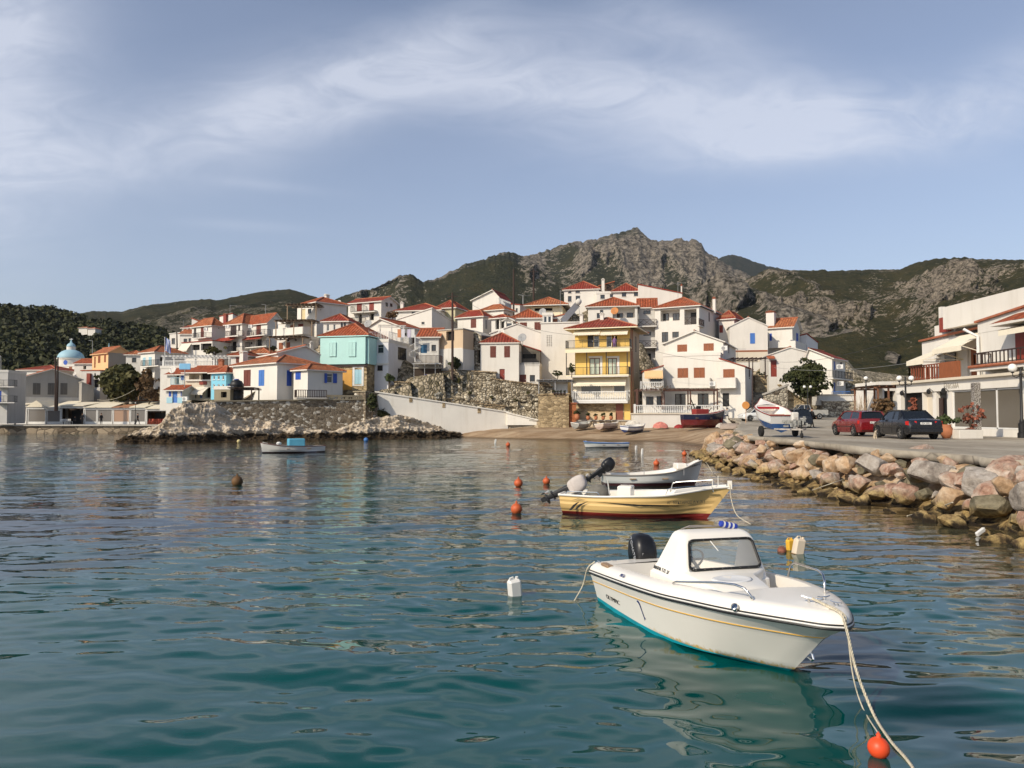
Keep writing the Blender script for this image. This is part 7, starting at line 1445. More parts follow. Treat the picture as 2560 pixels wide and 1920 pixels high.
# ---- plainer open boats from one recipe
def open_boat(name, label, A, Bp, z_s, z_b, beam, mats, rise=.0, rake=.35, thw=2, cat='boat', group=None, transom=.8, inside=GEL2, sternz=None, lap=False, zoff=0.0, deck=.0, tilt=0, roll=0, keel_d=.22, wl=.05, stain=False, bowfull=.5, rubm=None):
    A = Vector(A); Bp = Vector(Bp); d = Bp - A; L = d.xy.length; rz = math.atan2(d.y, d.x); o = thing(name, label, cat, (A.x, A.y, A.z + zoff), rz, group); o.rotation_euler = (R(roll), R(tilt), rz)
    hb = beam / 2; zs, zb_ = z_s, z_b; tr = transom; Lt = L + rake
    rail_ = [(0, hb * tr, zs), (.25 * L, hb * (.5 + tr / 2), zs - .02), (.5 * L, hb, zs + .02), (.72 * L, hb * .88, zs + (zb_ - zs) * .22), (.88 * L, hb * bowfull, zs + (zb_ - zs) * .55), (.97 * L + rake * .4, hb * .2, zs + (zb_ - zs) * .85), (Lt, 0, zb_)]
    mid_ = [(0.02, hb * tr * .92, zs * .45), (.25 * L, hb * .95 * (.5 + tr / 2), zs * .4), (.5 * L, hb * .92, zs * .4), (.72 * L, hb * .70, zs * .45), (.86 * L, hb * .38, zs * .55), (.94 * L + rake * .15, hb * .12, zs * .62), (L + rake * .45, 0, zs * .7)]
    low_ = [(0.04, hb * tr * .6, -.05), (.25 * L, hb * .7, -.06), (.5 * L, hb * .66, -.06), (.7 * L, hb * .44, -.04), (.84 * L, hb * .2, 0), (.92 * L, hb * .06, .02), (L + .02, 0, .05)]
    kl_ = [(0.06, 0, -keel_d), (.25 * L, 0, -keel_d), (.5 * L, 0, -keel_d), (.7 * L, 0, -keel_d), (.84 * L, 0, -keel_d * .8), (.92 * L, 0, -keel_d * .6), (L - .08, 0, -keel_d * .4)]
    mb = MB(); rows_ = loft_lines([kl_, low_, mid_, rail_], 44, 5)
    if lap:
        for i_, r_ in enumerate(rows_): 
            if i_ > 4: r_[:, 1] += np.where(r_[:, 1] > .02, .006 * (1 if i_ % 2 else -1), 0)
    mb.grid([list(map(tuple, r)) for r in rows_]); mb.grid([list(map(tuple, r)) for r in mir(rows_)], flip=True); t_ = [tuple(r[0]) for r in rows_] + [tuple(r[0]) for r in mir(rows_)[::-1]]; mb.add(t_, [tuple(range(len(t_)))]); mb.build('hull', mats, o, angle=30 if not lap else 12)
    RL_ = spl(rail_, 44); q = MB(); full_ = [tuple(p * [1, -1, 1]) for p in RL_] + [tuple(p) for p in RL_[::-1][1:]]; q.tube(full_, .03, 6); q.bar(tuple(RL_[0]), tuple(RL_[0] * [1, -1, 1]), .06); q.build('gunwale', rubm or GEL, o)
    # inner skin: side deck, well, thwarts
    q = MB(); ins = RL_.copy(); sc = np.clip(ins[:, 1] / .35, 0, 1); ins[:, 1] -= .12 * sc; ins[:, 0] -= .15 * (1 - sc); ins[:, 2] += .01; k1 = int(44 * (1 - deck - .12))
    q.grid([list(map(tuple, RL_ + [0, 0, .02])), list(map(tuple, ins))]); q.grid([list(map(tuple, r)) for r in mir([RL_ + [0, 0, .02], ins])], flip=True)
    fl = ins[2:k1].copy(); fl[:, 2] = .08; fl[:, 1] = np.minimum(fl[:, 1] * .8, [max(.01, skin_y(rows_, x_, .08) - .05) for x_ in fl[:, 0]])
    for sg in (1, -1): q.grid([list(map(tuple, ins[2:k1] * [1, sg, 1])), list(map(tuple, fl * [1, sg, 1]))])
    q.grid([list(map(tuple, fl)), list(map(tuple, fl * [1, -1, 1]))])
    fd = ins[k1 - 1:]; q.grid([list(map(tuple, fd)), list(map(tuple, fd * [1, 0, 1] + [0, 0, .05])), list(map(tuple, fd * [1, -1, 1]))]); sd = ins[:3]; q.grid([list(map(tuple, sd)), list(map(tuple, sd * [1, -1, 1]))])
    for p in (ins[2], ins[k1 - 1]): f_ = max(.01, min(p[1] * .8, skin_y(rows_, p[0], .08) - .05)); q.add([tuple(p), tuple(p * [1, -1, 1]), (p[0], -f_, .08), (p[0], f_, .08)], [(0, 1, 2, 3)])
    q.build('interior', inside, o, angle=40)
    for j in range(thw):
        x = L * (.28 + .34 * j / max(1, thw - 1)) if thw > 1 else L * .4; w_ = hb * .93; q = MB(); q.box(x - .12, -w_, zs * .62, x + .12, w_, zs * .62 + .035); q.build('thwart', wood((.32, .22, .13)) if inside is not GEL2 else GEL, o)
    return o, L, rz
YB = hullmat((.74, .50, .20), (.20, .025, .02), .10, stain=False)
yb_, L_, rz_ = open_boat('launch', 'yellow motor launch with red bottom and grey shrouded outboard', atz(1414, 1279, 0), atz(1772, 1293, 0), .56, .84, 1.75, YB, rake=.62, lap=True, transom=.86, deck=.30, bowfull=.62, thw=1)
k = lambda p: Matrix.Translation(yb_.location) @ Matrix.Rotation(rz_, 4, 'Z') @ Vector(p)
q = MB(); q.box(1.55, -.30, .30, 1.95, .22, .80, bev=.03); q.build('engine_box', GEL, yb_)
q = MB(); q.tube([(2.9, -.62, .60), (2.98, -.60, .78), (3.1, -.60, .82), (4.1, -.40, .90), (4.15, -.38, .72)], .014, 6); q.build('bow_rail', CHROME, yb_); q = MB(); q.tube([(2.9, .62, .60), (2.98, .60, .84), (3.1, .60, .88), (4.1, .40, .98), (4.15, .38, .72)], .014, 6); q.build('bow_rail', CHROME, yb_)
q = MB(); q.tube([(L_ + .12, -.2, .78), (L_ + .12, -.2, 1.05)], .012, 5); q.tube([(L_ + .25, .1, .78), (L_ + .25, .1, 1.12)], .012, 5); q.box(L_ + .50, -.05, .78, L_ + .62, .05, 1.0); q.build('bow_post', GEL2, yb_)
q = MB(); q.bar((1.35, -.3, .45), (1.28, -.28, .95), .03); q.tube([(.2, -.80, .60), (.25, -.8, .66), (1.1, -.86, .66), (1.15, -.86, .60)], .014, 6); q.build('stern_rail', CHROME, yb_)
q = MB(); q.grid([[(.95 + .32 * math.cos(a) * s_, .05 + .3 * math.sin(a) * s_, z_) for a in np.linspace(0, 2 * math.pi, 17)[:-1]] for z_, s_ in ((.40, .8), (.52, 1.1), (.66, .95), (.78, .6), (.80, .1))], closed=True); q.build('canvas_bundle', paint((.16, .15, .13), .95, .3, 6), yb_, smooth=True)
def mark(poly, name, m_, par, yfn):
    q = MB(); q.add([(a, -(yfn(a, c) + .03), c) for a, c in poly], [tuple(range(len(poly)))]); return q.build(name, m_, par)
ybh = lambda x, z: np.interp(x, [0, .25 * L_, .5 * L_, .72 * L_, .88 * L_, L_], [.875 * .86 * (.93 + .07 * z / .5), .81 * (.97 + .03), .875 * (.93 + .07 * z / .5), .875 * (.72 + .16 * z / .5), .875 * .50, .2]) 
mark([(1.0, .40), (2.2, .33), (3.2, .33), (3.45, .345), (3.2, .36), (2.2, .375), (1.3, .40)], 'hull_stripe', RUB, yb_, lambda x, z: ybh(x, z) + .012)
for pl_ in ([(.28, .14), (.42, .30), (.60, .40), (.48, .34), (.36, .14)], [(.45, .16), (.60, .32), (.85, .42), (.66, .30), (.50, .16)], [(.35, .42), (.55, .455), (.80, .45), (.55, .475)]): mark(pl_, 'speed_mark', RUB, yb_, lambda x, z: ybh(x, z) + .012)
text('ΑΓ. ΝΕΚΤΑΡΙΟΣ Λ.Υ. 713', .105, Matrix.Translation((2.98, -.86, .41)) @ Matrix.Rotation(R(14.5), 4, 'Z') @ Matrix.Rotation(R(-2), 4, 'Y') @ MSB, RUB, yb_, .004, 'lettering', .85)
outboard(k((-.05, 0, .50)), rz_, 'grey shrouded outboard motor tilted up on the yellow launch', .86, 60, ENG, paint((.50, .45, .42), .95, .12, 6))[0]
WB = hullmat((.60, .60, .57), (.09, .03, .035), .12, stain=False)
wb, L2, rz2 = open_boat('open_boat', 'white open boat with dark red bottom and raised black outboard, moored beyond the yellow launch', atz(1507, 1213, 0), atz(1738, 1211, 0), .44, .95, 1.5, WB, rake=.3, transom=.7, deck=.22, inside=GEL, thw=3, rubm=paint((.22, .20, .18), .6), bowfull=.6, wl=.12)
outboard(Matrix.Translation(wb.location) @ Matrix.Rotation(rz2, 4, 'Z') @ Vector((-.12, 0, .46)), rz2, 'black outboard motor tilted up on the white open boat', .86, 50)
q = MB(); q.box(L2 * .78, -.28, .62, L2 * .78 + .42, .28, .86, bev=.04); q.build('bow_locker', GEL, wb); q = MB()
for x in (.9, 1.5, 3.1): q.bar((x, -.66, .42), (x, -.66, .66), .02)
q.build('thole_pins', GREY, wb)
text('Π. ΚΟΚΚΑΡΙ 42', .09, Matrix.Translation((3.42, -.52, .72)) @ Matrix.Rotation(R(24), 4, 'Z') @ Matrix.Rotation(R(-9), 4, 'Y') @ MSB, RUB, wb, .004, 'lettering', .8)
CB = hullmat((.62, .60, .56), (.05, .03, .03), .10, stain=False)
def flatdk(p): return p
fb_, L3, rz3 = open_boat('fishing_boat', 'small white fishing boat with bright blue engine box, off the rocky headland', atz(812, 1130, 0), atz(656, 1133, 0), .50, .78, 1.7, CB, rake=.15, transom=.30, deck=.15, rubm=paint((.10, .03, .02), .6), inside=paint((.35, .36, .32), .7))
q = MB(); q.box(1.55, -.45, .35, 2.75, .45, 1.05, bev=.05); q.build('engine_box', paint((.10, .36, .50), .6), fb_); q = MB(); q.lathe([(.16, 0), (.2, .1), (.1, .2)], 10, (3.4, 0, .62)); q.build('white_fender', WHITEM, fb_)
dg, L4, rz4 = open_boat('dinghy', 'grey blue dinghy with white stripe, afloat just off the beach', atz(1568, 1119, 0), atz(1464, 1120, 0), .42, .58, 1.4, hullmat((.20, .27, .34), (.05, .06, .08), .08, stain=False, side=(.62, .62, .60), sidez=.34), rake=.2, transom=.75, rubm=BBLUE, inside=paint((.3, .36, .42), .7))
sk, L5, rz5 = open_boat('skiff', 'turquoise and white skiff nosed up where ramp and beach meet', atz(1176, 1093, .0) + Vector((0, 0, .05)), atz(1248, 1091, .0) + Vector((0, 0, .1)), .42, .60, 1.5, hullmat((.60, .58, .52), (.4, .38, .34), .05, stain=False), rake=.3, rubm=LBLUE, inside=paint((.16, .34, .36), .7))
def bz(px_, py_): return at(px_, py_, CAMZ * 0 + 1) 
def beached(name, label, px0, py0, px1, py1, Y0, Y1, **kw):
    return open_boat(name, label, at(px0, py0, Y0), at(px1, py1, Y1), **kw)
beached('rowing_boat', 'grey rowing boat with dark keel drawn up by the brick stair', 1436, 1069, 1470, 1063, 93, 95.5, z_s=.5, z_b=.7, beam=1.5, mats=hullmat((.30, .29, .26), (.25, .23, .2), .05, stain=False), zoff=.04, roll=8, inside=paint((.5, .48, .42), .8))
beached('rowing_boat', 'cream rowing boat with brown sides drawn up below the stone potted terrace', 1498, 1071, 1545, 1064, 91, 94.5, z_s=.5, z_b=.75, beam=1.6, mats=hullmat((.52, .42, .34), (.4, .3, .25), .15, stain=False), zoff=.04, roll=-6, rubm=GEL, inside=GEL)
beached('speedboat', 'dark blue speedboat with white stripes lying on the sand', 1560, 1078, 1608, 1068, 88, 90.5, z_s=.55, z_b=.8, beam=1.6, mats=hullmat((.02, .05, .20), (.02, .03, .10), .1, stain=False, side=(.6, .6, .6), sidez=.42), zoff=.05, roll=5, rubm=WHITEM, inside=GEL)
cq, L6, rz6 = beached('caique', 'red and navy wooden caique with red engine box, propped on the beach', 1705, 1069, 1806, 1069, 87, 88.5, z_s=1.15, z_b=1.62, beam=2.0, mats=hullmat((.012, .018, .05), (.15, .02, .02), .55, stain=False, side=None), rake=.35, transom=.4, keel_d=.4, rubm=paint((.45, .40, .38), .6), inside=paint((.2, .03, .025), .7), zoff=.35)
q = MB(); q.box(1.5, -.5, .9, 3.2, .5, 1.75, bev=.06); q.build('engine_box', paint((.26, .03, .025), .6), cq); q = MB(); q.bar((1.7, 0, 1.7), (1.1, 0, 3.0), .08); q.bar((3.3, 0, 1.3), (3.9, .2, 1.9), .06); q.lathe([(.25, 0), (.3, .2), (.15, .35)], 10, (2.1, 0, 1.76)); q.build('deck_gear', BLACK, cq)
P1 = at(1802, 1072, 83); P2 = at(1858, 1071, 82); d_ = P2 - P1; o = thing('upturned_dinghy', 'grey dinghy lying keel up on the sand by the round orange marker', 'boat', P1, math.atan2(d_.y, d_.x)); mb = MB(); Lu = d_.length
mb.grid([[(Lu * t_, .75 * w_ * math.cos(R(a)), .62 * w_ ** .5 * math.sin(R(a))) for a in range(0, 181, 15)] for t_, w_ in ((0, .75), (.2, .95), (.5, 1), (.75, .85), (.9, .55), (1, .1))]); mb.build('hull', paint((.30, .24, .20), .8, .25, 2), o, smooth=True); q = MB(); q.bar((.1, 0, .56), (Lu * .9, 0, .5), .05, .1); q.build('keel', DBROWN, o)
# ---- floats and jugs
def buoy(label, px_, py_, rad, m_, cone=True, group='mooring floats', sub=.25, name='buoy', cat='buoy', zz=None):
    p = atz(px_, py_, 0); o = thing(name, label, cat, (p.x, p.y, rad * (1 - sub)), random.Random(px_).uniform(0, 6), group); q = MB(); q.lathe([(rad * math.cos(R(a)) + 1e-4, rad * math.sin(R(a))) for a in range(-88, 76, 12)] + ([(rad * .22, rad * 1.0), (rad * .15, rad * 1.32), (rad * .05, rad * 1.36)] if cone else [(rad * .05, rad)]), 18); q.build('float_body', m_, o, smooth=True)
    if cone: q = MB(); q.tube([(0, -rad * .2, rad * 1.15), (0, 0, rad * 1.5), (0, rad * .2, rad * 1.15)], rad * .06, 5); q.build('eye', m_, o)
    return o
ORG = paint((.72, .075, .02), .45, .06); ORD = paint((.50, .10, .03), .55, .2, 8)
buoy('bright orange ball float beside the mooring rope of the white cabin motorboat', 2197, 1893, .085, ORG, sub=.12, group=None)
for lb, x, y_, r_ in (('orange float left of the yellow launch, nearer the camera', 1291, 1283, .16), ('orange float left of the raised outboards, level with the white open boat', 1296, 1216, .17), ('orange float just left of the upper raised outboard', 1366, 1210, .15), ('orange float just beyond the bow end of the white open boat', 1641, 1164, .17), ('red float near the beach right of the white bottles', 1711, 1139, .17), ('small orange float off the ramp foot', 1270, 1116, .2)): buoy(lb, x, y_, r_, ORD)
buoy('brown float with a stub of rope in the open water at left', 593, 1212, .22, paint((.12, .06, .02), .7, .3), group=None, sub=.4); buoy('pale yellow float under the headland', 597, 1107, .2, paint((.5, .42, .2), .6), False, group=None); buoy('blue float under the headland bushes', 915, 1104, .25, paint((.05, .16, .4), .6), False, group=None)
def jug(label, px_, py_, w_, h_, m_, tilt=(0, 0), name='plastic_jug', low=None, sub=.2, rz=.3):
    p = atz(px_, py_, 0); o = thing(name, label, 'jug', (p.x, p.y, -h_ * sub), rz); o.rotation_euler = (R(tilt[0]), R(tilt[1]), rz); a = w_ / 2
    q = MB(); q.box(-a, -a * .7, 0, a, a * .7, h_, bev=a * .3); q.build('body', m_, o); q = MB(); q.lathe([(a * .25, h_ + .001), (a * .25, h_ * 1.1)], 10, (a * .5, 0, 0)); q.tube([(a * .1, 0, h_), (-a * .1, 0, h_ * 1.12), (-a * .6, 0, h_ * 1.1), (-a * .75, 0, h_)], a * .12, 6); q.build('handle', m_, o)
    if low: q = MB(); q.box(-a - .003, -a * .7 - .003, -.002, a + .003, a * .7 + .003, h_ * (sub + .10), bev=a * .3); q.build('algae_band', low, o)
    return o
ALG = paint((.20, .10, .03), .9, .5, 30)
jug('white plastic jug floating in mid picture water', 1289, 1491, .20, .32, WHITEM, (6, -8), sub=.15, rz=.4); jug('cream plastic jug with rusty waterline beyond the cabin boat', 1992, 1385, .22, .38, paint((.66, .55, .42), .6), (4, 10), low=ALG, sub=.18, rz=.2); jug('yellow jug tucked behind the cream plastic jug', 1977, 1378, .16, .30, paint((.75, .42, .04), .6), (0, -4), sub=.2)
jug('upright white bottle float near the beach, left of the red float', 1605, 1136, .16, .55, WHITEM, (0, 3), name='bottle_float', sub=.3); jug('short white bottle float next to the upright one', 1590, 1124, .18, .42, WHITEM, (5, 0), name='bottle_float', sub=.3); jug('thin white bottle float off the ramp foot', 1237, 1108, .16, .55, WHITEM, (0, 10), name='bottle_float', sub=.3)
jug('white plastic bottle drifting by the near boulders', 2441, 1340, .10, .26, WHITEM, (0, 62), sub=-.1, name='drifting_bottle'); buoy('brown weedy float left of the cream jug', 1955, 1382, .09, paint((.22, .08, .05), .8, .5, 20), False, group=None, sub=.55)
# ---- ropes
def rope(label, P_, r_=.012, name='mooring_rope', twist=False):
    P_ = [Vector(p) for p in P_]; q = MB(); S_ = spl([tuple(p) for p in P_], 60); 
    if twist:
        for ph in (0, 2.09, 4.19):
            pts_ = []
            S2 = spl([tuple(p) for p in P_], 260); acc = 0
            for i_ in range(len(S2)):
                if i_: acc += np.linalg.norm(S2[i_] - S2[i_ - 1])
                t_ = Vector(S2[min(i_ + 1, 259)] - S2[max(i_ - 1, 0)]).normalized(); a = t_.cross(Vector((0, 1, .1))).normalized(); b__ = t_.cross(a); an = acc * 2 * math.pi / (r_ * 7) + ph; pts_.append(Vector(S2[i_]) + (a * math.cos(an) + b__ * math.sin(an)) * r_ * .55)
            q.tube(pts_, r_ * .55, 5)
    else: q.tube([tuple(p) for p in S_], r_, 6)
    return tag(q.build(name, ROPE, smooth=True), label, 'rope', 'mooring ropes')
tipw = w2((4.50, -.02, .80)); clw = w2((4.08, -.05, .90))
e1 = atz(2183, 1783, .0); e2 = atz(2285, 1925, .012)
rope('thick twisted mooring rope from the bow cleat down to the water', [clw, w2((4.3, -.03, .87)), w2((4.47, -.02, .84)), w2((4.56, -.03, .72)), tipw.lerp(e1, .45) + Vector((0, 0, -.10)), e1, atz(2225, 1850, .012), e2, atz(2330, 2060, .01)], .014, twist=True)
rope('thin mooring rope hanging beside the twisted one', [clw, w2((4.44, .02, .84)), w2((4.53, .0, .70)), tipw.lerp(atz(2157, 1770, 0), .5) + Vector((0, 0, -.12)), atz(2157, 1770, 0), atz(2200, 1840, -.0)], .007)
rope('rope hanging from the stern corner of the white cabin motorboat', [w2((.05, -.84, .58)), w2((-.02, -.93, .47)), w2((-.12, -.97, .2)), atz(1436, 1502, 0)], .009)
q = rope('slack bow rope of the yellow launch', [k((L_ + .56, -.05, .92)), k((L_ + .6, -.1, .5)), k((L_ + .75, -.5, .15)), k((L_ + 1.1, -1.1, 0))], .012)
rope('mooring line from the white open boat to the breakwater', [wb.location + Vector((L2 + .3, -.1, .92)), atz(1800, 1194, .25), at(1868, 1176, 38)], .012); rope('pale rope floating out from the near boulders', [atz(2268, 1290, .01), atz(2330, 1274, .05), at(2382, 1256, 19.5)], .016)
rope('rope slanting from mid breakwater into the water', [atz(2030, 1226, .02), at(2075, 1210, 26), at(2105, 1200, 27)], .016)
# ================================================================ vehicles, people, lamps, trees, poles and the rest
def carpaint(col):
    m, nn, ll, b = bsdf('car_paint', col, .3, 0, .5); b.inputs['Coat Weight'].default_value = .35; b.inputs['Coat Roughness'].default_value = .06
    f = tnoise(nn, ll, 1.2, 5); ll.new(ramp(nn, ll, f, [(.3, g1(.16)), (.7, g1(.34))]), b.inputs['Roughness']); return m
TYRE = paint((.015, .015, .015), .85, .2); LRED = paint((.45, .015, .01), .25, .05); CGLASS = glassm((.012, .014, .016), .04); AMB = paint((.5, .2, .03), .3)
def car(label, P, rz, m, L=4.48, Wd=1.72, H=1.42, kind='sedan', plate=None, group='parked cars', name='car'):
    o = thing(name, label, 'car', P, rz, group); hw = Wd / 2          # +x is the front
    # lower body: profile stations (x, bottom, belt/top height, half width)
    if kind == 'sedan': ST_ = [(-.50, .42, .72, .86), (-.485, .30, .93, .93), (-.44, .26, 1.00, .97), (-.30, .22, 1.02, 1), (-.10, .20, .98, 1), (.12, .20, .95, 1), (.24, .20, .93, .99), (.40, .22, .84, .96), (.46, .26, .74, .90), (.495, .34, .62, .78)]; GH = [(-.34, 1.00, .84), (-.21, H, .66), (.02, H + .01, .66), (.12, H - .04, .68), (.27, .93, .84)]
    else: ST_ = [(-.50, .40, .80, .88), (-.49, .28, .98, .95), (-.45, .24, 1.0, .98), (-.30, .22, 1.0, 1), (-.05, .2, .98, 1), (.15, .2, .96, 1), (.28, .2, .92, .99), (.42, .22, .84, .95), (.47, .26, .72, .90), (.495, .34, .60, .78)]; GH = [(-.47, 1.0, .84), (-.40, H - .06, .68), (-.2, H, .68), (.05, H, .68), (.13, H - .05, .70), (.29, .93, .84)]
    rows_ = []
    for x, zb, zt, w in ST_:
        w *= hw; rows_.append([(x * L, -w * .92, zb), (x * L, -w, zb + .14), (x * L, -w * 1.0, (zb + zt) / 2), (x * L, -w * .97, zt - .08), (x * L, -w * .90, zt), (x * L, 0, zt + .03), (x * L, w * .90, zt), (x * L, w * .97, zt - .08), (x * L, w, (zb + zt) / 2), (x * L, w, zb + .14), (x * L, w * .92, zb)])
    mb = MB(); mb.grid(rows_); mb.add(rows_[0], [tuple(range(11))]); mb.add(rows_[-1], [tuple(range(11))]); mb.grid([[r[0] for r in rows_], [r[-1] for r in rows_]]); mb.build('body', m, o, angle=38)
    # greenhouse: glass core with painted roof and pillars
    g = MB(); gr = [[(x * L, -hw * w - 0, z) if i < 1 else (x * L, hw * w, z) for i in range(2)] for x, z, w in GH]; belt = [(x * L, hw * .86) for x, z, w in GH]
    lowz = .96
    for (x0, z0, w0), (x1, z1, w1) in zip(GH[:-1], GH[1:]):
        g.quad((x0 * L, -hw * w0, z0 - .012), (x1 * L, -hw * w1, z1 - .012), (x1 * L, hw * w1, z1 - .012), (x0 * L, hw * w0, z0 - .012))
        for sg in (1, -1): g.quad((x0 * L, sg * hw * w0, z0 - .012), (x1 * L, sg * hw * w1, z1 - .012), (x1 * L, sg * hw * .87, lowz - .03), (x0 * L, sg * hw * .87, lowz - .03))
    g.build('windows', CGLASS, o)
    r_ = MB(); top_ = [q for q in GH if q[1] > H - .12]
    r_.grid([[(x * L, -hw * w * 1.0, z), (x * L, -hw * w * .6, z + .035), (x * L, 0, z + .045), (x * L, hw * w * .6, z + .035), (x * L, hw * w, z)] for x, z, w in top_])
    for sg in (1, -1):
        for (x0, z0, w0), (x1, z1, w1) in zip(GH[:-1], GH[1:]): r_.bar((x0 * L, sg * hw * w0, z0), (x1 * L, sg * hw * w1, z1), .07, .05)
        xm = (top_[0][0] + top_[-1][0]) / 2 * L - .05; r_.bar((xm, sg * hw * .665, H - .01), (xm - .05, sg * hw * .875, lowz - .02), .08, .03); xq = top_[0][0] * L; r_.bar((xq, sg * hw * .67, H - .02), (xq - .22, sg * hw * .875, lowz), .20 if kind == 'sedan' else .12, .03)
    r_.build('roof', m, o, angle=40)
    for sx_ in (-.30, .31):
        for sg in (1, -1):
            Mw = Matrix.Translation((sx_ * L, sg * (hw - .10), .315)) @ Matrix.Rotation(R(90 * sg), 4, 'X'); q = MB(); q.lathe([(.20, -.10), (.30, -.10), (.318, -.07), (.318, .07), (.30, .10), (.215, .105)], 24, M=Mw); w_ = q.build('wheel', TYRE, o, angle=40)
            q = MB(); q.lathe([(.205, -.08), (.21, -.10), (.19, -.10), (.175, -.06), (.06, -.05), (.04, -.09), (.01, -.09)], 24, M=Mw)
            for k_ in range(5): q.bar(Mw @ Vector((0, 0, -.09)), Mw @ Vector((.19 * math.cos(k_ * 1.2566), .19 * math.sin(k_ * 1.2566), -.095)), .05, .03)
            q.build('rim', paint((.45, .44, .42), .3, .05, metal=.8), w_)
            a = MB(); a.tube([(sx_ * L + .36 * math.cos(t), sg * (hw + .002), .315 + .36 * math.sin(t)) for t in np.linspace(.05, 3.09, 10)], .022, 5); a.build('wheel_arch', BLACK, o)
    for sg in (1, -1):
        q = MB(); q.box(-L * .5 - .012, sg * hw * .55 - .17, .72, -L * .46, sg * hw * .55 + .17 + .10 * (sg > 0), .93, bev=.02) if False else q.add([(-L * .49 - .012, sg * hw * .50, .90), (-L * .495 - .012, sg * hw * .50, .70), (-L * .485 - .01, sg * hw * .93, .70), (-L * .47 - .01, sg * hw * .955, .90), (-L * .43, sg * hw * .99, .89), (-L * .44, sg * hw * 1.0, .72)], [(0, 1, 2, 3), (3, 2, 5, 4)]); q.build('tail_light', LRED, o)
        q = MB(); q.box(L * .455, sg * hw * .65 - .16, .58, L * .497, sg * hw * .65 + .12, .72, bev=.02); q.build('headlight', glassm((.5, .5, .48), .1), o)
        q = MB(); q.box(L * .10, sg * (hw + .02) - .09, .93, L * .10 + .09, sg * (hw + .02) + .09, 1.06, bev=.03); q.build('mirror', m, o)
        q = MB(); q.bar((-L * .10, sg * (hw * 1.005), .30), (-L * .10, sg * (hw * .985), .93), .008, .012); q.bar((L * .13, sg * (hw * 1.005), .30), (L * .13, sg * (hw * .985), .93), .008, .012); q.bar((-L * .28, sg * hw * 1.01, .56), (L * .27, sg * hw * 1.01, .56), .03, .035); q.build('door_trim', BLACK, o)
    q = MB(); q.box(-L * .5 - .05, -hw * .9, .36, -L * .488, hw * .9, .56, bev=.02); q.build('rear_bumper', m, o)
    q = MB(); q.box(-L * .5 - .012, -.26, .735, -L * .49, .26, .845); pl_ = q.build('number_plate', WHITEM, o)
    if plate: text(plate, .105, Matrix.Translation((-L * .5 - .014, .225, .755)) @ MX, BLACK, pl_, .002, 'lettering', .85)
    return o
def gp_(px_, py_, Y): p = at(px_, py_, Y); return Vector((p.x, p.y, float(pz(Y))))
car('black saloon car parked with its tail towards the sea, silver wheels', Vector((20.1, 39.4, 1.6)), R(87), carpaint((.008, .009, .012)), plate='ZZX 2502')
car('dark red hatchback parked left of the black saloon', Vector((20.2, 44.9, 1.6)), R(89), carpaint((.16, .008, .010)), L=4.2, kind='hatch', plate='IKY 704')
car('white car half hidden behind the boat trailer by the stone steps', gp_(1895, 1058, 86), R(188), carpaint((.65, .65, .63)), L=4.2, kind='hatch', H=1.5)
car('dark off-road car standing right behind the boat trailer', gp_(1990, 1068, 68), R(85), carpaint((.015, .02, .03)), L=4.3, kind='hatch', H=1.62, plate='MOA 318')
# pickup truck
P = gp_(2010, 1045, 92); o = thing('pickup_truck', 'silver pickup truck parked before the dark leafy tree', 'pickup truck', P, R(178), 'parked cars'); SILV = carpaint((.34, .33, .30)); mb = MB()
mb.grid([[(x, -w, zb), (x, -w, zt), (x, w, zt), (x, w, zb)] for x, zb, zt, w in ((2.6, .5, .75, .72), (2.5, .42, .98, .80), (1.2, .42, 1.06, .83), (.95, .42, 1.06, .83), (-.55, .42, 1.06, .83))]); mb.add([(2.6, -.72, .5), (2.6, .72, .5), (2.6, .72, .75), (2.6, -.72, .75)], [(0, 1, 2, 3)]); mb.build('body', SILV, o, angle=30)
q = MB(); q.box(-2.5, -.83, .50, -.56, -.77, 1.12); q.box(-2.5, .77, .50, -.56, .83, 1.12); q.box(-2.56, -.83, .50, -2.501, .83, 1.12); q.box(-2.5, -.769, .50, -.56, .769, .60); q.build('cargo_bed', SILV, o)
q = MB(); q.grid([[(x, -w, 1.06), (x2, -w2, z), (x2, w2, z), (x, w, 1.06)] for x, x2, z, w, w2 in ((1.15, .62, 1.66, .80, .66), (-.55, -.42, 1.66, .80, .66))]); q.add([(1.15, -.8, 1.06), (1.15, .8, 1.06), (.62, .66, 1.66), (.62, -.66, 1.66)], [(0, 1, 2, 3)]); q.add([(-.55, -.8, 1.06), (-.55, .8, 1.06), (-.42, .66, 1.66), (-.42, -.66, 1.66)], [(0, 1, 2, 3)]); q.build('cab_windows', CGLASS, o)
q = MB(); q.box(-.46, -.68, 1.661, .66, .68, 1.73, bev=.03)
for sg in (1, -1):
    for a, b_ in (((1.17, sg * .81, 1.06), (.62, sg * .67, 1.67)), ((.18, sg * .81, 1.06), (.18, sg * .67, 1.67)), ((-.56, sg * .81, 1.06), (-.44, sg * .67, 1.67))): q.bar(a, b_, .08, .04)
q.build('cab_roof', SILV, o)
for x in (1.75, -1.55):
    for sg in (1, -1): q = MB(); Mw = Matrix.Translation((x, sg * .74, .36)) @ Matrix.Rotation(R(90 * sg), 4, 'X'); q.lathe([(.2, -.11), (.34, -.11), (.36, -.08), (.36, .08), (.34, .11)], 20, M=Mw); w_ = q.build('wheel', TYRE, o, angle=40); q = MB(); q.lathe([(.2, -.105), (.19, -.12), (.05, -.09), (.01, -.09)], 16, M=Mw); q.build('rim', GREY, w_)
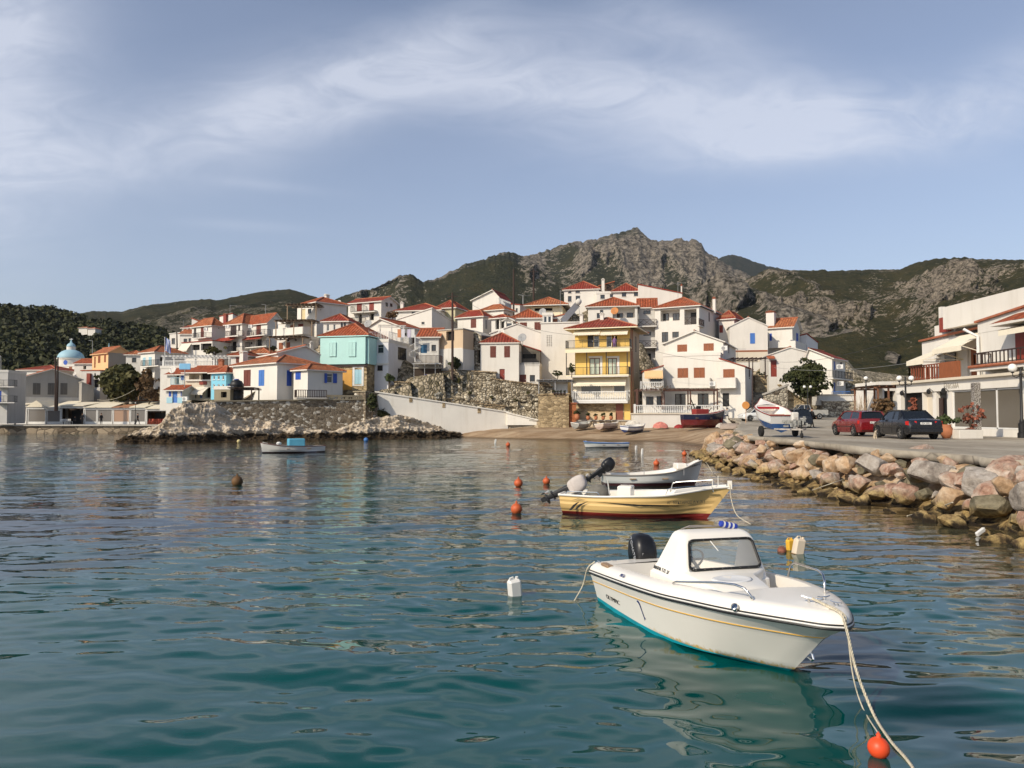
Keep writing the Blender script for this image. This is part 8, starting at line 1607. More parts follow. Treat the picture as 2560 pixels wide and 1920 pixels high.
# boat on a trailer, bow raised, seen from the stern quarter
P = gp_(1955, 1095, 42.5); TRZ = R(-90)
tr_ = thing('boat_trailer', 'rusty white boat trailer with small rear wheels beside the dark off-road car', 'trailer', P, TRZ)
q = MB(); q.bar((-2, -.7, .45), (1.6, -.7, .45), .08); q.bar((-2, .7, .45), (1.6, .7, .45), .08); q.bar((1.6, -.7, .45), (3.0, 0, .45), .08); q.bar((1.6, .7, .45), (3.0, 0, .45), .08)
for x in (-1.9, -.6, .8): q.bar((x, -.75, .45), (x, .75, .45), .07)
q.bar((2.2, 0, .45), (2.2, 0, 1.1), .08); q.build('frame', paint((.42, .38, .34), .7, .3, 5), tr_)
for x, sg in ((-.6, 1), (-.6, -1)): q = MB(); q.lathe([(.15, -.09), (.28, -.09), (.30, -.05), (.30, .05), (.28, .09)], 18, M=Matrix.Translation((x, sg * .95, .3)) @ Matrix.Rotation(R(90), 4, 'X')); q.build('wheel', TYRE, tr_, angle=40)
q = MB(); q.lathe([(.05, -.04), (.13, -.04), (.14, 0), (.13, .04)], 14, M=Matrix.Translation((2.9, 0, .15)) @ Matrix.Rotation(R(90), 4, 'X')); q.bar((2.9, 0, .15), (2.9, 0, .9), .05); q.build('jockey_wheel', TYRE, tr_)
bA = P + Vector((math.cos(TRZ), math.sin(TRZ), 0)) * .9 + Vector((-.3, 0, .45)); bB = P - Vector((math.cos(TRZ), math.sin(TRZ), 0)) * 2.0 + Vector((-.5, 0, .45))
tb_, _, _ = open_boat('trailer_boat', 'white and blue fishing boat with red trim, tipped up on its trailer', bA, bB, .75, 1.05, 1.75, hullmat((.70, .69, .66), (.03, .10, .28), .28, stain=False), rake=.35, transom=.82, deck=.30, rubm=paint((.25, .05, .03), .5), inside=GEL, tilt=-12, thw=1)
q = MB(); q.box(.3, -.5, .25, 1.0, .5, .62, bev=.05); q.build('orange_locker', paint((.45, .14, .05), .7), tb_); q = MB(); q.box(2.0, -.62, .70, 2.12, .62, .80); q.build('red_panel', paint((.45, .02, .03), .5), tb_)
o = thing('outboard_cluster', 'small outboard and gear strapped to the trailer', 'outboard motor', P + Vector((math.cos(TRZ), math.sin(TRZ), 0)) * 1.7 + Vector((.1, 0, .5))); q = MB(); q.box(-.18, -.16, .35, .18, .16, .85, bev=.06); q.build('cowling', WHITE2, o); q = MB(); q.box(-.07, -.07, -.1, .07, .07, .345); q.build('leg', GREY, o)
q = MB(); rj = random.Random(4)
for i in range(16): x, y_, z = rj.uniform(-.9, .9), rj.uniform(-.7, .7), rj.uniform(.02, .35); q.box(x, y_, z, x + rj.uniform(.08, .3), y_ + rj.uniform(.08, .25), z + rj.uniform(.08, .3), Matrix.Rotation(rj.uniform(-.5, .5), 4, 'Z'))
tag(q.build('net_and_tackle', [paint((.30, .30, .28), .9, .6, 9)], None), 'jumble of nets and tackle heaped on the trailer frame', 'fishing gear'); bpy.data.objects['net_and_tackle'].location = P + Vector((math.cos(TRZ), math.sin(TRZ), 0)) * 2.0 + Vector((0, 0, .5))
# ---- people: one skinned body each
SKIN = paint((.42, .24, .16), .6)
def person(label, P, rz, top, leg, pose='stand', hair=(.03, .02, .015), H=1.72, hat=None):
    o = thing('person', label, 'person', P, rz); s = H / 1.72; J = {}
    sw_ = {'stand': (.03, -.03), 'walk': (.28, -.26), 'sit': (.0, .0)}[pose]; a1, a2 = {'stand': (.06, -.02), 'walk': (-.22, .22), 'sit': (.25, .25)}[pose]
    zp = .92 if pose != 'sit' else .50
    V = [(0, 0, zp), (0, 0, zp + .20), (.01, 0, zp + .42), (.02, 0, zp + .56), (.03, 0, zp + .66)]; E = [(0, 1), (1, 2), (2, 3), (3, 4)]; Rr = [.145, .14, .15, .06, .085]
    def add(p, r, fr): V.append(p); Rr.append(r); E.append((fr, len(V) - 1)); return len(V) - 1
    hd = add((.04, 0, zp + .76), .095, 4); add((.03, 0, zp + .83), .05, hd)
    for sg, sw1, ar in ((1, sw_[0], a1), (-1, sw_[1], a2)):
        h_ = add((0, sg * .09, zp - .03), .10, 0)
        if pose == 'sit': k_ = add((.42, sg * .11, zp - .02), .075, h_); f_ = add((.42, sg * .11, .08), .05, k_); add((.56, sg * .12, .04), .04, f_)
        else: k_ = add((sw1 * .5 + .03, sg * .10, .50), .068, h_); f_ = add((sw1, sg * .10, .09), .045, k_); add((sw1 + .15, sg * .11, .035), .035, f_)
        sh = add((.01, sg * .19, zp + .46), .065, 2); el = add((ar * .4 - .03, sg * .25, zp + .20), .05, sh); wr = add((ar + .05, sg * .24, zp - .02), .035, el); add((ar + .09, sg * .235, zp - .09), .028, wr)
    me = bpy.data.meshes.new('body'); me.from_pydata([tuple(c * s for c in v) for v in V], E, []); ob = bpy.data.objects.new('body', me); SC.collection.objects.link(ob)
    ob.modifiers.new('s', 'SKIN'); ob.modifiers.new('u', 'SUBSURF').levels = 1; sk_ = me.skin_vertices[0].data if me.skin_vertices else None
    if sk_ is None: 
        return o
    for i, r_ in enumerate(Rr): sk_[i].radius = (r_ * s, r_ * s)
    sk_[0].use_root = True
    dg = C.evaluated_depsgraph_get(); nm = bpy.data.meshes.new_from_object(ob.evaluated_get(dg)); bpy.data.objects.remove(ob); nm.materials.clear()
    for m_ in (top, leg, SKIN, BLACK): nm.materials.append(m_)
    for p in nm.polygons:
        c = p.center / s; p.use_smooth = True
        p.material_index = 2 if c.z > zp + .57 else (3 if c.z < .10 else (0 if (c.z > zp + .02 and abs(c.y) < .40 and not (abs(c.y) > .2 and c.z < zp + .03)) else (2 if abs(c.y) > .205 and c.z > .6 else 1)))
    b_ = bpy.data.objects.new('body', nm); SC.collection.objects.link(b_); b_.parent = o
    q = MB(); q.lathe([(.085, -.02), (.10, .03), (.09, .09), (.05, .125), (.01, .13)], 12, (.02, 0, zp + .76)); hr = q.build('hair' if not hat else 'hat', paint(hat or hair, .9), o, smooth=True); hr.scale = (s, s, s)
    return o
DK = paint((.012, .012, .014), .9); DKB = paint((.03, .04, .08), .9); GRJ = paint((.25, .25, .25), .9)
person('person in dark coat and jeans standing left of the pair by the off-road car', gp_(2022, 1073, 67), R(200), DK, DKB, H=1.68); person('person in black turning away on the right of the pair by the off-road car', gp_(2030, 1073, 66.5), R(20), DK, DK, 'walk', H=1.70)
person('seated person in grey at the foot of the beach house corner', gp_(1818, 1056, 91) + Vector((0, 0, .0)), R(200), GRJ, DKB, 'sit')
q = MB(); pc = gp_(1818, 1056, 91.15); q.box(-.2, -.2, .42, .2, .2, .46); 
oc = thing('stool', 'small dark stool under the seated person', 'stool', pc); q.build('seat', DBROWN, oc)
for x, y_ in ((-.16, -.16), (.16, -.16), (-.16, .16), (.16, .16)): q = MB(); q.bar((x, y_, 0), (x, y_, .419), .04); q.build('leg', DBROWN, oc)
def quayp(px_, Y): p = at(px_, 1050, Y); return Vector((p.x, Y, 1.362))
for lb, x, Y, po, h_ in (('person in black seated low among the white quay chairs', 187, 128.5, 'walk', 1.3), ('tall person in black at the dark open restaurant', 206, 128, 'stand', 1.8), ('person in black standing before the glazed restaurant shelter', 253, 126.5, 'stand', 1.78), ('person in long black coat walking right of the lone lamp post', 344, 127, 'walk', 1.76), ('person in dark clothes beside the lamp post next to the rocks', 422, 126.5, 'stand', 1.78)): person(lb, quayp(x, Y), R(-90 + (x % 5) * 20), DK, DK, po, H=h_)
o = person('woman in a lilac dressing gown on the upper balcony of the yellow house', y.o.matrix_world @ Vector((0, 0, 0)) if False else Matrix.Translation(y.A) @ Matrix.Rotation(y.phi, 4, 'Z') @ Vector((y.P('f', 1, 1)[0] * 0 + 0, 0, 0)), R(-90), paint((.30, .16, .36), .9), paint((.28, .15, .34), .9), H=1.6, hat=(.7, .66, .6))
y.k = K5; a = y.P('f', 1180, 1410, -.7); fl = y.P('f', 1180, 1440, -1.5)[1]; o.location = Matrix.Translation(y.A) @ Matrix.Rotation(y.phi, 4, 'Z') @ Vector((a[0], -.7, fl))
# cat by the black car
P = gp_(2188, 1096, 38.6); o = thing('cat', 'cream coloured cat standing by the front wheel of the black saloon', 'cat', P, R(250)); me = bpy.data.meshes.new('body')
CV = [(-.16, 0, .24), (0, 0, .25), (.14, 0, .25), (.20, 0, .31), (.25, 0, .36), (.31, 0, .35)] + [(-.15, .05, .10), (-.15, .05, .01), (-.15, -.05, .10), (-.15, -.05, .01), (.14, .045, .11), (.15, .045, .01), (.14, -.045, .11), (.15, -.045, .01), (-.24, 0, .28), (-.32, .02, .38)]
CE = [(0, 1), (1, 2), (2, 3), (3, 4), (4, 5), (0, 6), (6, 7), (0, 8), (8, 9), (2, 10), (10, 11), (2, 12), (12, 13), (0, 14), (14, 15)]; CRd = [.07, .075, .065, .045, .055, .03, .03, .018, .03, .018, .026, .018, .026, .018, .02, .015]
me.from_pydata(CV, CE, []); ob = bpy.data.objects.new('body', me); SC.collection.objects.link(ob); ob.modifiers.new('s', 'SKIN'); ob.modifiers.new('u', 'SUBSURF').levels = 1
for i, r_ in enumerate(CRd): me.skin_vertices[0].data[i].radius = (r_, r_)
me.skin_vertices[0].data[1].use_root = True
nm = bpy.data.meshes.new_from_object(ob.evaluated_get(C.evaluated_depsgraph_get())); bpy.data.objects.remove(ob); nm.materials.clear(); nm.materials.append(paint((.55, .46, .34), .9, .3, 8)); b_ = bpy.data.objects.new('body', nm); SC.collection.objects.link(b_); b_.parent = o
q = MB(); q.prism([(-.03, .40), (.0, .455), (.015, .40)], .25, .26, 'x'); q.prism([(.03 - .045, .40), (.045, .455), (.05, .40)], .25, .26, 'x'); q.build('ears', paint((.4, .3, .22), .9), o)
# ---- street lamps
GLOBE = paint((.80, .78, .74), .3, .02)
def lamp(label, P, h_, n_g=2, s=1.0, along=0.0, r_=.16):
    o = thing('street_lamp', label, 'street lamp', P, along, 'globe street lamps'); q = MB(); q.lathe([(.17, 0), (.17, .25), (.13, .3), (.14, .75), (.09, .82), (.10, .9), (.055, 1.0), (.05, h_ - .45), (.08, h_ - .42), (.045, h_ - .36), (.04, h_ - .05)], 12, M=Matrix.Diagonal((s, s, 1, 1))); q.build('post', BLACK, o, angle=40)
    xs = (-.36 * s, .36 * s) if n_g == 2 else ((0,) if n_g == 1 else (-.42, .42, 0))
    for x in xs:
        q = MB()
        if x: q.tube([(0, 0, h_ - .45), (x * .5, 0, h_ - .60), (x, 0, h_ - .52), (x, 0, h_ - .36)], .022, 6)
        zz = h_ - .36 if x else h_ - .05; q.lathe([(.06, zz), (.09, zz + .05), (.05, zz + .07)], 10, (x, 0, 0)); q.build('bracket', BLACK, o); q = MB(); q.lathe([(r_ * s * math.cos(R(a)) + 1e-4, zz + .05 + r_ * s + r_ * s * math.sin(R(a))) for a in range(-84, 90, 12)], 16, (x, 0, 0)); q.build('globe', GLOBE, o, smooth=True)
    return o
lamp('large black three armed lamp cut by the right picture edge beside the glazed restaurant', Vector((at(2556, 1095, 40.2).x, 40.2, 1.6)), 3.75, 2, 1.3, R(8), .17)
lamp('twin globe lamp standing behind the black saloon', gp_(2266, 1080, 46), 3.55, 2, 1.0, R(0)); lamp('single globe lamp beside the bare vines beyond the red hatchback', gp_(2167, 1066, 62), 4.0, 1); lamp('second single globe lamp just right of the bare vines', gp_(2180, 1068, 74), 3.9, 1)
lamp('twin globe lamp before the dark leafy tree', gp_(2020, 1050, 88), 4.0, 2, 1.0)
for lb, x in (('slim black lamp at the far left of the quay', 38), ('slim black lamp before the harbour restaurants, mid quay', 338), ('slim black lamp on the quay next to the rocks', 417)): lamp(lb, quayp(x, 125), 3.4, 1, .8, 0, .13)
# ---- poles and wires
_, tA = pole('utility_pole', 'twin timber utility pole in front of the grey gabled building', 138, 893, 1020, 124, .16, group='utility poles'); pole('utility_pole', 'second leg of the twin timber pole, leaning against its neighbour', 143, 893, 1020, 124.4, .14, group='utility poles', tilt=2)
_, tB = pole('utility_pole', 'tall dark timber pole before the derelict beige house', 1131, 732, 930, 100.5, .17, arms=True, group='utility poles', zb=8.0); _, tC = pole('utility_pole', 'tall timber pole on the ridge, left of the pair above the village', 1284, 672, 795, 128, .17, group='utility poles'); _, tD = pole('utility_pole', 'tall timber pole on the ridge, right of the pair above the village', 1334, 672, 760, 133, .17, arms=True, group='utility poles')
_, tE = pole('utility_pole', 'reddish timber pole left of the balconied row', 442, 829, 893, 143, .15, group='utility poles'); _, tF = pole('utility_pole', 'dark slender post carrying a slatted pergola beside the stone steps', 1882, 893, 1030, 96, .09, m=DBROWN, group='utility poles')
_, tG = pole('sign_post', 'thin post with round orange marker standing in the sand', 1865, 1012, 1085, 80, .035, m=paint((.5, .3, .18), .8), cat='sign')
q = MB(); q.lathe([(.38, -.03), (.40, 0), (.38, .03)], 20, M=Matrix.Rotation(R(90), 4, 'X')); o = q.build('orange_disc', paint((.60, .26, .07), .7), None); tgp = [c for c in bpy.data.objects if c.name.startswith('sign_post')][0]; o.parent = tgp; o.location = (0, -.06, tG.z - tgp.location.z - .05)
wire('black wire from the ridge pole down to the pole before the derelict house', tB, tC, 1.0); wire('second black wire between the ridge pole and the derelict house pole', tB + Vector((.3, 0, -.3)), tC + Vector((.2, 0, -.5)), 1.6); wire('short black wire between the two ridge poles', tC, tD, .8); wire('long black wire from derelict house pole to the yellow house', tB + Vector((0, 0, -.1)), at(1445, 838, 98), 1.2); wire('black wire running on from the yellow house across the beach house', at(1600, 868, 96), at(1895, 905, 93), .6)
wire('grey wire crossing the dark leafy tree to the waterfront balcony', at(1935, 918, 95), at(2290, 905, 54), .5, m=GREY); wire('dark wire above it, from the hillside to the waterfront building', at(1900, 900, 100), at(2290, 832, 56), 1.0); wire('rope sloping down from the timber pergola to the quay roofs', at(*K1(960, 1262), 128), at(*K1(1330, 1160), 112), .6, .03, ROPE)
wire('wire from ridge pole over the skyline houses', tD, at(1500, 700, 140), 1.2)
for lb, x, y_, Y, r_ in (('grey dish on the mint green house roof slope', 921, 810, 101, .55), ('white dish on the ridge by the terraced tower', 848, 757, 121, .4), ('grey dish behind the crimson roofed cottage', 1306, 845, 101.5, .6), ('pale dish peeking over the crimson cottage roof', 1254, 832, 108, .55), ('grey dish on the mottled orange roof', 1357, 780, 112, .55), ('pale dish on the blue balcony house wall', 433, 925, 104, .55), ('small dish on the white wall under the church', 188, 935, 140, .4), ('orange rusty dish in the hotel loggia', 1537, 778, 117, .6)): dish(lb, x, y_, Y, r_, m=paint((.5, .2, .06), .7) if 'orange rusty' in lb else (GREY if 'grey' in lb else None))
for lb, x, a, b_, Y in (('aerial on the balconied row roof', 575, 762, 784, 150), ('aerial above the mottled orange roof', 1401, 726, 812, 112), ('aerial left of the ridge chimney', 1308, 737, 762, 130), ('aerial on the sloping white skyline wall', 1695, 705, 745, 124), ('aerial on the lower roof left of the blue shutter', 1843, 870, 895, 108), ('aerial over the cube house', 458, 801, 818, 155)): antenna(lb, x, a, b_, Y)
for lb, x, a, b_, Y in (('street light on the hillside above the peach house', 231, 852, 885, 165), ('street light above the balconied row', 664, 762, 786, 160), ('street light on the ridge behind the orange roofs', 1307, 738, 760, 138), ('tall lamp at the left edge above the balcony house', 2, 890, 930, 130)): o, t_ = pole('street_light', lb, x, a, b_, Y, .06, m=GREY, cat='street light', group='tall street lights'); q = MB(); q.bar((0, 0, t_.z - o.location.z), (-.9, 0, t_.z - o.location.z + .1), .08, .06); q.build('lamp_arm', GREY, o)
# flag on its pole
o, t_ = pole('flagpole', 'white flagpole with hanging blue and white striped flag', 412, 842, 905, 115, .06, m=WHITEM, cat='flagpole'); hf = t_.z - o.location.z
FB = paint((.03, .09, .42), .9)
for j in range(5):
    q = MB(); w0 = .08 + j * .16; q.grid([[(w0 + .08 * i_, .10 * math.sin(zz * 2 + j + i_), hf - .1 - zz - j * .12) for i_ in range(2)] for zz in np.linspace(0, 1.9, 8)]); q.build('flag_stripe', FB if j % 2 == 0 else WHITEM, o)
q = MB(); q.grid([[(.06 + .14 * i_, .10 * math.sin(zz * 2 + i_) + .02, hf - .1 - zz - i_ * .1) for i_ in range(6)] for zz in np.linspace(0, 1.95, 8)]); q.build('flag', paint((.35, .42, .62), .9), o)
# solar heater on the white block
P = at(*K4(1690, 650), 109.5); o = thing('solar_water_heater', 'slanting solar water heater with round tank on the white block', 'solar water heater', P, 0); q = MB(); q.bar((0, 0, .1), (2.2, .3, 2.6), .12, .9); q.build('collector', paint((.20, .20, .22), .3), o); q = MB(); q.tube([(2.3, -.6, 2.9), (2.3, .7, 2.9)], .42, 16); q.build('tank', WHITE2, o, smooth=True); q = MB(); q.bar((2.3, 0, 2.5), (2.6, 0, 0), .06); q.bar((0, 0, .05), (3.4, 0, .05), .08); q.build('stand', GREY, o)
pergola('slatted_pergola', 'slatted dark pergola over the terrace beside the stone steps', K9, 150, 520, 722, 930, 99, 4, 0, posts=3, back=False)
pergola('shade_pergola', 'cream roofed timber shade above the harbour restaurants', K1, 1285, 1645, 1135, 1280, 140, 3.2, 0, m=wood((.38, .26, .16)), posts=4, canopy=CANV)
h = House('white_parapet', 'white parapet and counter under the cream roofed timber shade', K1, 1275, 1655, 1255, 1300, 139.5, 0, dep=4, roof='flat', foot=3, cor=(1275, 1275, 1275, 1275), cat='wall', gp=False); h.done()
pergola('scaffold_frame', 'thin rusty metal frame in front of the dark store', K3, 1588, 1840, 990, 1240, 100.5, .8, 0, m=GREY, posts=3, back=False, slats=False, beam=.07)
h = House('store_painted_dark', 'store painted near-black for the shade inside, under the wooden balcony with a blue tarpaulin', K3, 1590, 1900, 1060, 1240, 102.6, 0, dep=3, roof='flat', wall=paint((.05, .035, .025), .9), tile=CONC, cor=(1050, 1050, 1050, 1050), gp=False, foot=1.5); h.done()  # closed box, its near-black walls paint the shade of an open store
o = thing('blue_tarpaulin', 'bundled blue tarpaulin at the dark store', 'tarpaulin', at(*K3(1760, 1215), 101.3)); q = MB(); q.grid([[(1.5 * s_ * math.cos(a) * (1 + .1 * math.sin(a * 5)), .6 * s_ * math.sin(a), z_) for a in np.linspace(0, 2 * math.pi, 17)[:-1]] for z_, s_ in ((-.1, 1), (.4, .95), (.8, .7), (1.05, .3), (1.1, .02))], closed=True); q.build('sheet', paint((.02, .03, .22), .5, .2), o, smooth=True)
# stone steps and walls by the steps
o = thing('stone_steps', 'broad worn stone steps climbing to the brown panelled door', 'steps', at(1881, 1034, 97.5), R(0)); q = MB(); z1 = at(1925, 945, 105).z - at(1881, 1034, 97.5).z
for j in range(14): q.box(.1, j * .62, -1.0, 4.4 - j * .12, (j + 1) * .62 + .2, .10 + (z1 - .1) * (j + 1) / 14 - .0)
q.build('treads', stone((.42, .36, .28), (.2, .17, .13), 1.2, (.15, .12, .09), .05), o)
h = House('step_wall', 'triangular stone wall flanking the broad steps', K9, 520, 780, 1090, 1270, 95.5, 4, dep=.6, roof='flat', cor=(1140, 1030, 1030, 1140), wall=STR, tile=CONC, cat='wall', foot=1.5, gp=False); h.done()
h = House('step_wall', 'tan stone wall falling right from the steps towards the tree', K9, 700, 985, 1040, 1270, 96.5, 6, dep=.6, roof='flat', cor=(1030, 1240, 1240, 1030), wall=STY, tile=STY, cat='wall', foot=1.5, gp=False); h.done()
h = House('planter_wall', 'tan stone planter left of the panelled door', K9, 405, 540, 925, 1015, 102, 0, dep=1, roof='flat', cor=(925, 925, 925, 925), wall=STY, tile=STY, cat='wall', gp=False); h.done()
h = House('roadside_wall', 'grey stone wall with white coping right of the dark leafy tree', K9, 1185, 1600, 1212, 1372, 99, -6, dep=.8, roof='flat', cor=(1212, 1212, 1212, 1212), wall=STR, tile=WHITE2, cat='wall', foot=1); h.done()
h = House('terrace_parapet', 'white terrace parapet with blue rail above the grey stone wall', K9, 1135, 1590, 1145, 1212, 99.5, -6, dep=3, roof='flat', cor=(1145, 1145, 1145, 1145), tile=CREAM, wall=WHITE2, cat='wall', gp=False, foot=.5); h.done(); h.rail('f', 1290, 1500, 1145, -.2, h=.5, m=BBLUE, slab=False, sides=False)
# ---- trees and plants
LD = foliage((.012, .020, .007), (.055, .060, .018), scale=.8); LO = foliage((.030, .036, .010), (.095, .085, .028), scale=.8); LB_ = foliage((.045, .030, .015), (.16, .095, .045), scale=.8); LR = foliage((.09, .03, .02), (.30, .10, .06), scale=1.5); LP = foliage((.02, .035, .012), (.08, .10, .035), scale=1.2)
leafy('tree', 'large dark leafy tree in front of the stairway house', 1962, 2085, 893, 1025, 96, LD, n_=170, trunk=.14, seed=3, leaf=.20, quads=44, cr=.14)
leafy('bush', 'big olive green bush on the slope under the peach house', 246, 360, 908, 1012, 136, LO, 'bush', n_=230, trunk=.02, seed=5, leaf=.26, quads=36)
leafy('bush', 'brownish dry bush right of the big olive green bush', 340, 404, 920, 1012, 134, LB_, 'bush', n_=110, trunk=.02, seed=6)
leafy('tree', 'green shrub below the balconied row', 500, 575, 862, 892, 138, LO, 'shrub', n_=50, trunk=.1, seed=7); leafy('shrub', 'dark shrub beside the lowest reed pergola', 670, 695, 862, 880, 108.5, LD, 'shrub', n_=20, seed=8)
leafy('tree', 'small round olive tree before the white terrace house', 955, 992, 933, 975, 99.5, LP, n_=40, trunk=.40, seed=9, leaf=.3)
leafy('bush', 'green bush on the rocks at the foot of the ivy wall', 918, 988, 1018, 1058, 96.3, LO, 'bush', n_=60, trunk=.02, seed=10); leafy('ivy', 'ivy hanging over the shaded end wall', 916, 945, 975, 1038, 93.4, LD, 'ivy', n_=60, trunk=.02, seed=11, dy=.7, cr=.25)
leafy('bush', 'dark bush beside the timber pole at the derelict house', 1120, 1155, 890, 930, 101.5, LD, 'bush', n_=40, trunk=.05, seed=12); leafy('shrub', 'shrub with an orange flowering head on the white house ridge', 960, 1000, 775, 800, 117, LB_, 'shrub', n_=40, seed=13)
leafy('shrub', 'dark shrub in the middle of the rubble slope', 1070, 1095, 965, 998, 100.5, LD, 'shrub', n_=24, seed=14); leafy('shrub', 'silvery shrub on the ramp wall', 1082, 1112, 978, 1000, 99, foliage((.12, .12, .09), (.40, .38, .33)), 'shrub', n_=24, seed=15); leafy('shrub', 'green shrub near the top of the rubble slope', 1136, 1155, 944, 960, 101.8, LO, 'shrub', n_=20, seed=16)
for i, (x, y_, Y) in enumerate(((1175, 985, 101.6), (1230, 995, 101.8), (1290, 1003, 101.6), (1020, 968, 101.3), (1320, 985, 102))): leafy('grass_tuft', ['low tuft on the rubble slope below the pole', 'low tuft mid rubble slope', 'low tuft by the lowest terrace wall', 'low tuft under the terrace house', 'low tuft below the crimson roofed cottage'][i], x - 9, x + 9, y_ - 7, y_ + 3, Y, LO, 'plant', n_=10, seed=30 + i, cr=.3)
leafy('balcony_plants', 'dark potted plants crowding the yellow house side balcony', 1418, 1440, 905, 938, 98.2, LD, 'plants', n_=24, seed=17); leafy('shrub', 'dark hedge over the white garage', 1375, 1412, 925, 945, 103.5, LD, 'shrub', n_=24, seed=18)
leafy('vine', 'bare brown vine scrambling over the beach pergola', 1600, 1705, 962, 978, 94.6, LB_, 'vine', n_=40, seed=19, cr=.15, quads=12); leafy('potted_palm', 'drooping dark plant on the beach house balustrade', 1712, 1745, 1005, 1018, 95.6, LD, 'plant', n_=14, seed=20)
leafy('plants', 'green plants on the planter by the panelled door', 1885, 1922, 928, 942, 102.6, LD, 'plants', n_=24, seed=21)
leafy('hedge', 'reddish hedge along the veranda beyond the waterfront building', 2172, 2245, 990, 1062, 58, LB_, 'hedge', n_=90, seed=22, leaf=.3, cr=.14, dy=.8); leafy('bougainvillea', 'reddish climber on the waterfront wall behind the black saloon', 2270, 2312, 985, 1045, 52.5, LR, 'climber', n_=40, seed=23, cr=.16)
leafy('bougainvillea', 'reddish bougainvillea climbing a speckled pillar from the white planter', 2395, 2468, 985, 1085, 40.6, LR, 'climber', n_=34, seed=24, cr=.10, quads=14, leaf=.5); leafy('shrub', 'colourful low shrubs left of the red hatchback', 2122, 2160, 1045, 1080, 47, foliage((.06, .07, .02), (.30, .16, .05)), 'shrub', n_=30, seed=25)
h_ = at(2405, 1105, 39.0); o = thing('planter', 'white rectangular planter under the bougainvillea', 'planter', (at(2399, 1100, 38.6).x, 38.6, 1.6), R(2)); w_ = (2460 - 2399) / 1923 * 38.6; q = MB(); q.box(0, 0, 0, w_, .6, .46, bev=.02); q.build('trough', WHITE, o); q = MB(); q.box(.05, .05, .461, w_ - .05, .55, .48); q.build('soil', paint((.06, .04, .03), .95), o)
o = thing('speckled_pillar', 'white pillar mottled with dark ivy stems at the glazed restaurant', 'pillar', (at(2442, 1090, 40.5).x, 40.5, 1.6)); q = MB(); q.box(-.16, -.16, 0, .16, .16, 2.9); q.build('shaft', stone((.05, .035, .03), (.08, .05, .03), 14, (.7, .66, .6), .16, coord='Object'), o)
def pot(label, P, s, mat=CAPM, plant=None, seed=1):
    o = thing('flower_pot', label, 'flower pot', P, 0, 'terracotta pots'); q = MB(); q.lathe([(.16 * s, 0), (.28 * s, .25 * s), (.30 * s, .45 * s), (.22 * s, .62 * s), (.25 * s, .68 * s), (.20 * s, .68 * s), (.18 * s, .6 * s)], 16); q.build('pot', mat, o, smooth=True)
    r_ = np.random.default_rng(seed); c = r_.normal(size=(14, 3)) * [.16 * s, .16 * s, .10 * s] + [0, 0, .85 * s]; Vb, Fb, tn = blobs(14, c, np.full(14, .16 * s), seed, 20, .4); np_mesh('plant', Vb, Fb, plant or LD, o, attrs={'tone': tn}); return o
TC = paint((.45, .17, .08), .8, .15, 2)
pot('big terracotta urn with green plant between black saloon and white planter', Vector((at(2366, 1096, 39.4).x, 39.4, 1.6)), 1.05, TC, LP, 3)
for i, (x, lb) in enumerate(((1443, 'tall terracotta urn at the foot of the brick stair'), (1470, 'first terracotta pot on the yellow house bench'), (1490, 'second terracotta pot, tallest stem, on the yellow house bench'), (1508, 'third pot with spreading green plant on the yellow house bench'), (1528, 'fourth small terracotta pot on the yellow house bench'))): pp_ = at(x, 1050, 98.6); pot(lb, (pp_.x, 98.6, pp_.z), 1.15 if i == 0 else .8, TC, LD, 5 + i)
# bare vines by the lamp
o = thing('bare_shrub', 'pale bare leafless shrub beside the single globe lamp', 'shrub', gp_(2156, 1070, 55)); q = MB(); rj = random.Random(9)
for i in range(46):
    a = rj.uniform(0, 6.28); r1_ = rj.uniform(.1, .5); x, y_ = r1_ * math.cos(a), r1_ * math.sin(a); hh_ = rj.uniform(1.4, 2.7); q.tube([(x * .6, y_ * .6, 0), (x + rj.uniform(-.2, .2), y_, hh_ * .5), (x * 1.8 + rj.uniform(-.3, .3), y_ * 1.6, hh_)], [.03, .022, .008], 5)
q.build('branches', paint((.34, .26, .18), .9, .2), o)
# pines on the wooded ridge
for i, (x0, x1, yt, yb) in enumerate(((-4, 22, 757, 772), (28, 62, 761, 774), (68, 90, 760, 776), (88, 112, 765, 779), (115, 146, 762, 782), (148, 162, 774, 786), (166, 184, 776, 789))):
    leafy('pine_tree', ['umbrella pine at the left edge of the wooded ridge', 'broad umbrella pine, second on the wooded ridge', 'tall domed pine, third on the wooded ridge', 'small pine right of the domed one', 'widest pine on the wooded ridge', 'little pine where the ridge drops', 'last pine down the right end of the wooded ridge'][i], x0, x1, yt, yb, 425, LEAFD, 'pine tree', n_=26, trunk=.35, group='pines on the wooded ridge', seed=40 + i, cr=.22, quads=24)
# quay chairs
def chair(label, P, m_, rz, grp):
    o = thing('chair', label, 'chair', P, rz, grp); q = MB(); q.box(-.22, -.22, .43, .22, .22, .47); q.build('seat', m_, o); q = MB(); q.box(-.22, .2, .6, .22, .23, .9); q.bar((-.2, .21, .45), (-.2, .21, .9), .04); q.bar((.2, .21, .45), (.2, .21, .9), .04); q.build('backrest', m_, o)
    for x, y_ in ((-.19, -.19), (.19, -.19), (-.19, .19), (.19, .19)): q = MB(); q.bar((x, y_, 0), (x, y_, .43), .04); q.build('leg', m_, o)
    return o
RC_ = paint((.35, .07, .04), .7)
c1 = chair('red wooden chair outside the open restaurant next to the rocks', quayp(376, 128), RC_, .4, 'red restaurant chairs'); c2 = chair('white plastic chair outside the dark open restaurant', quayp(157, 128), WHITEM, 1.2, 'white restaurant chairs')
for i in range(15): p = quayp(374 + (i % 8) * 5.4, 126.6 + (i // 8) * 2.2); cc = copy_tree(c1); cc.location = p; cc.rotation_euler.z = i * 1.3
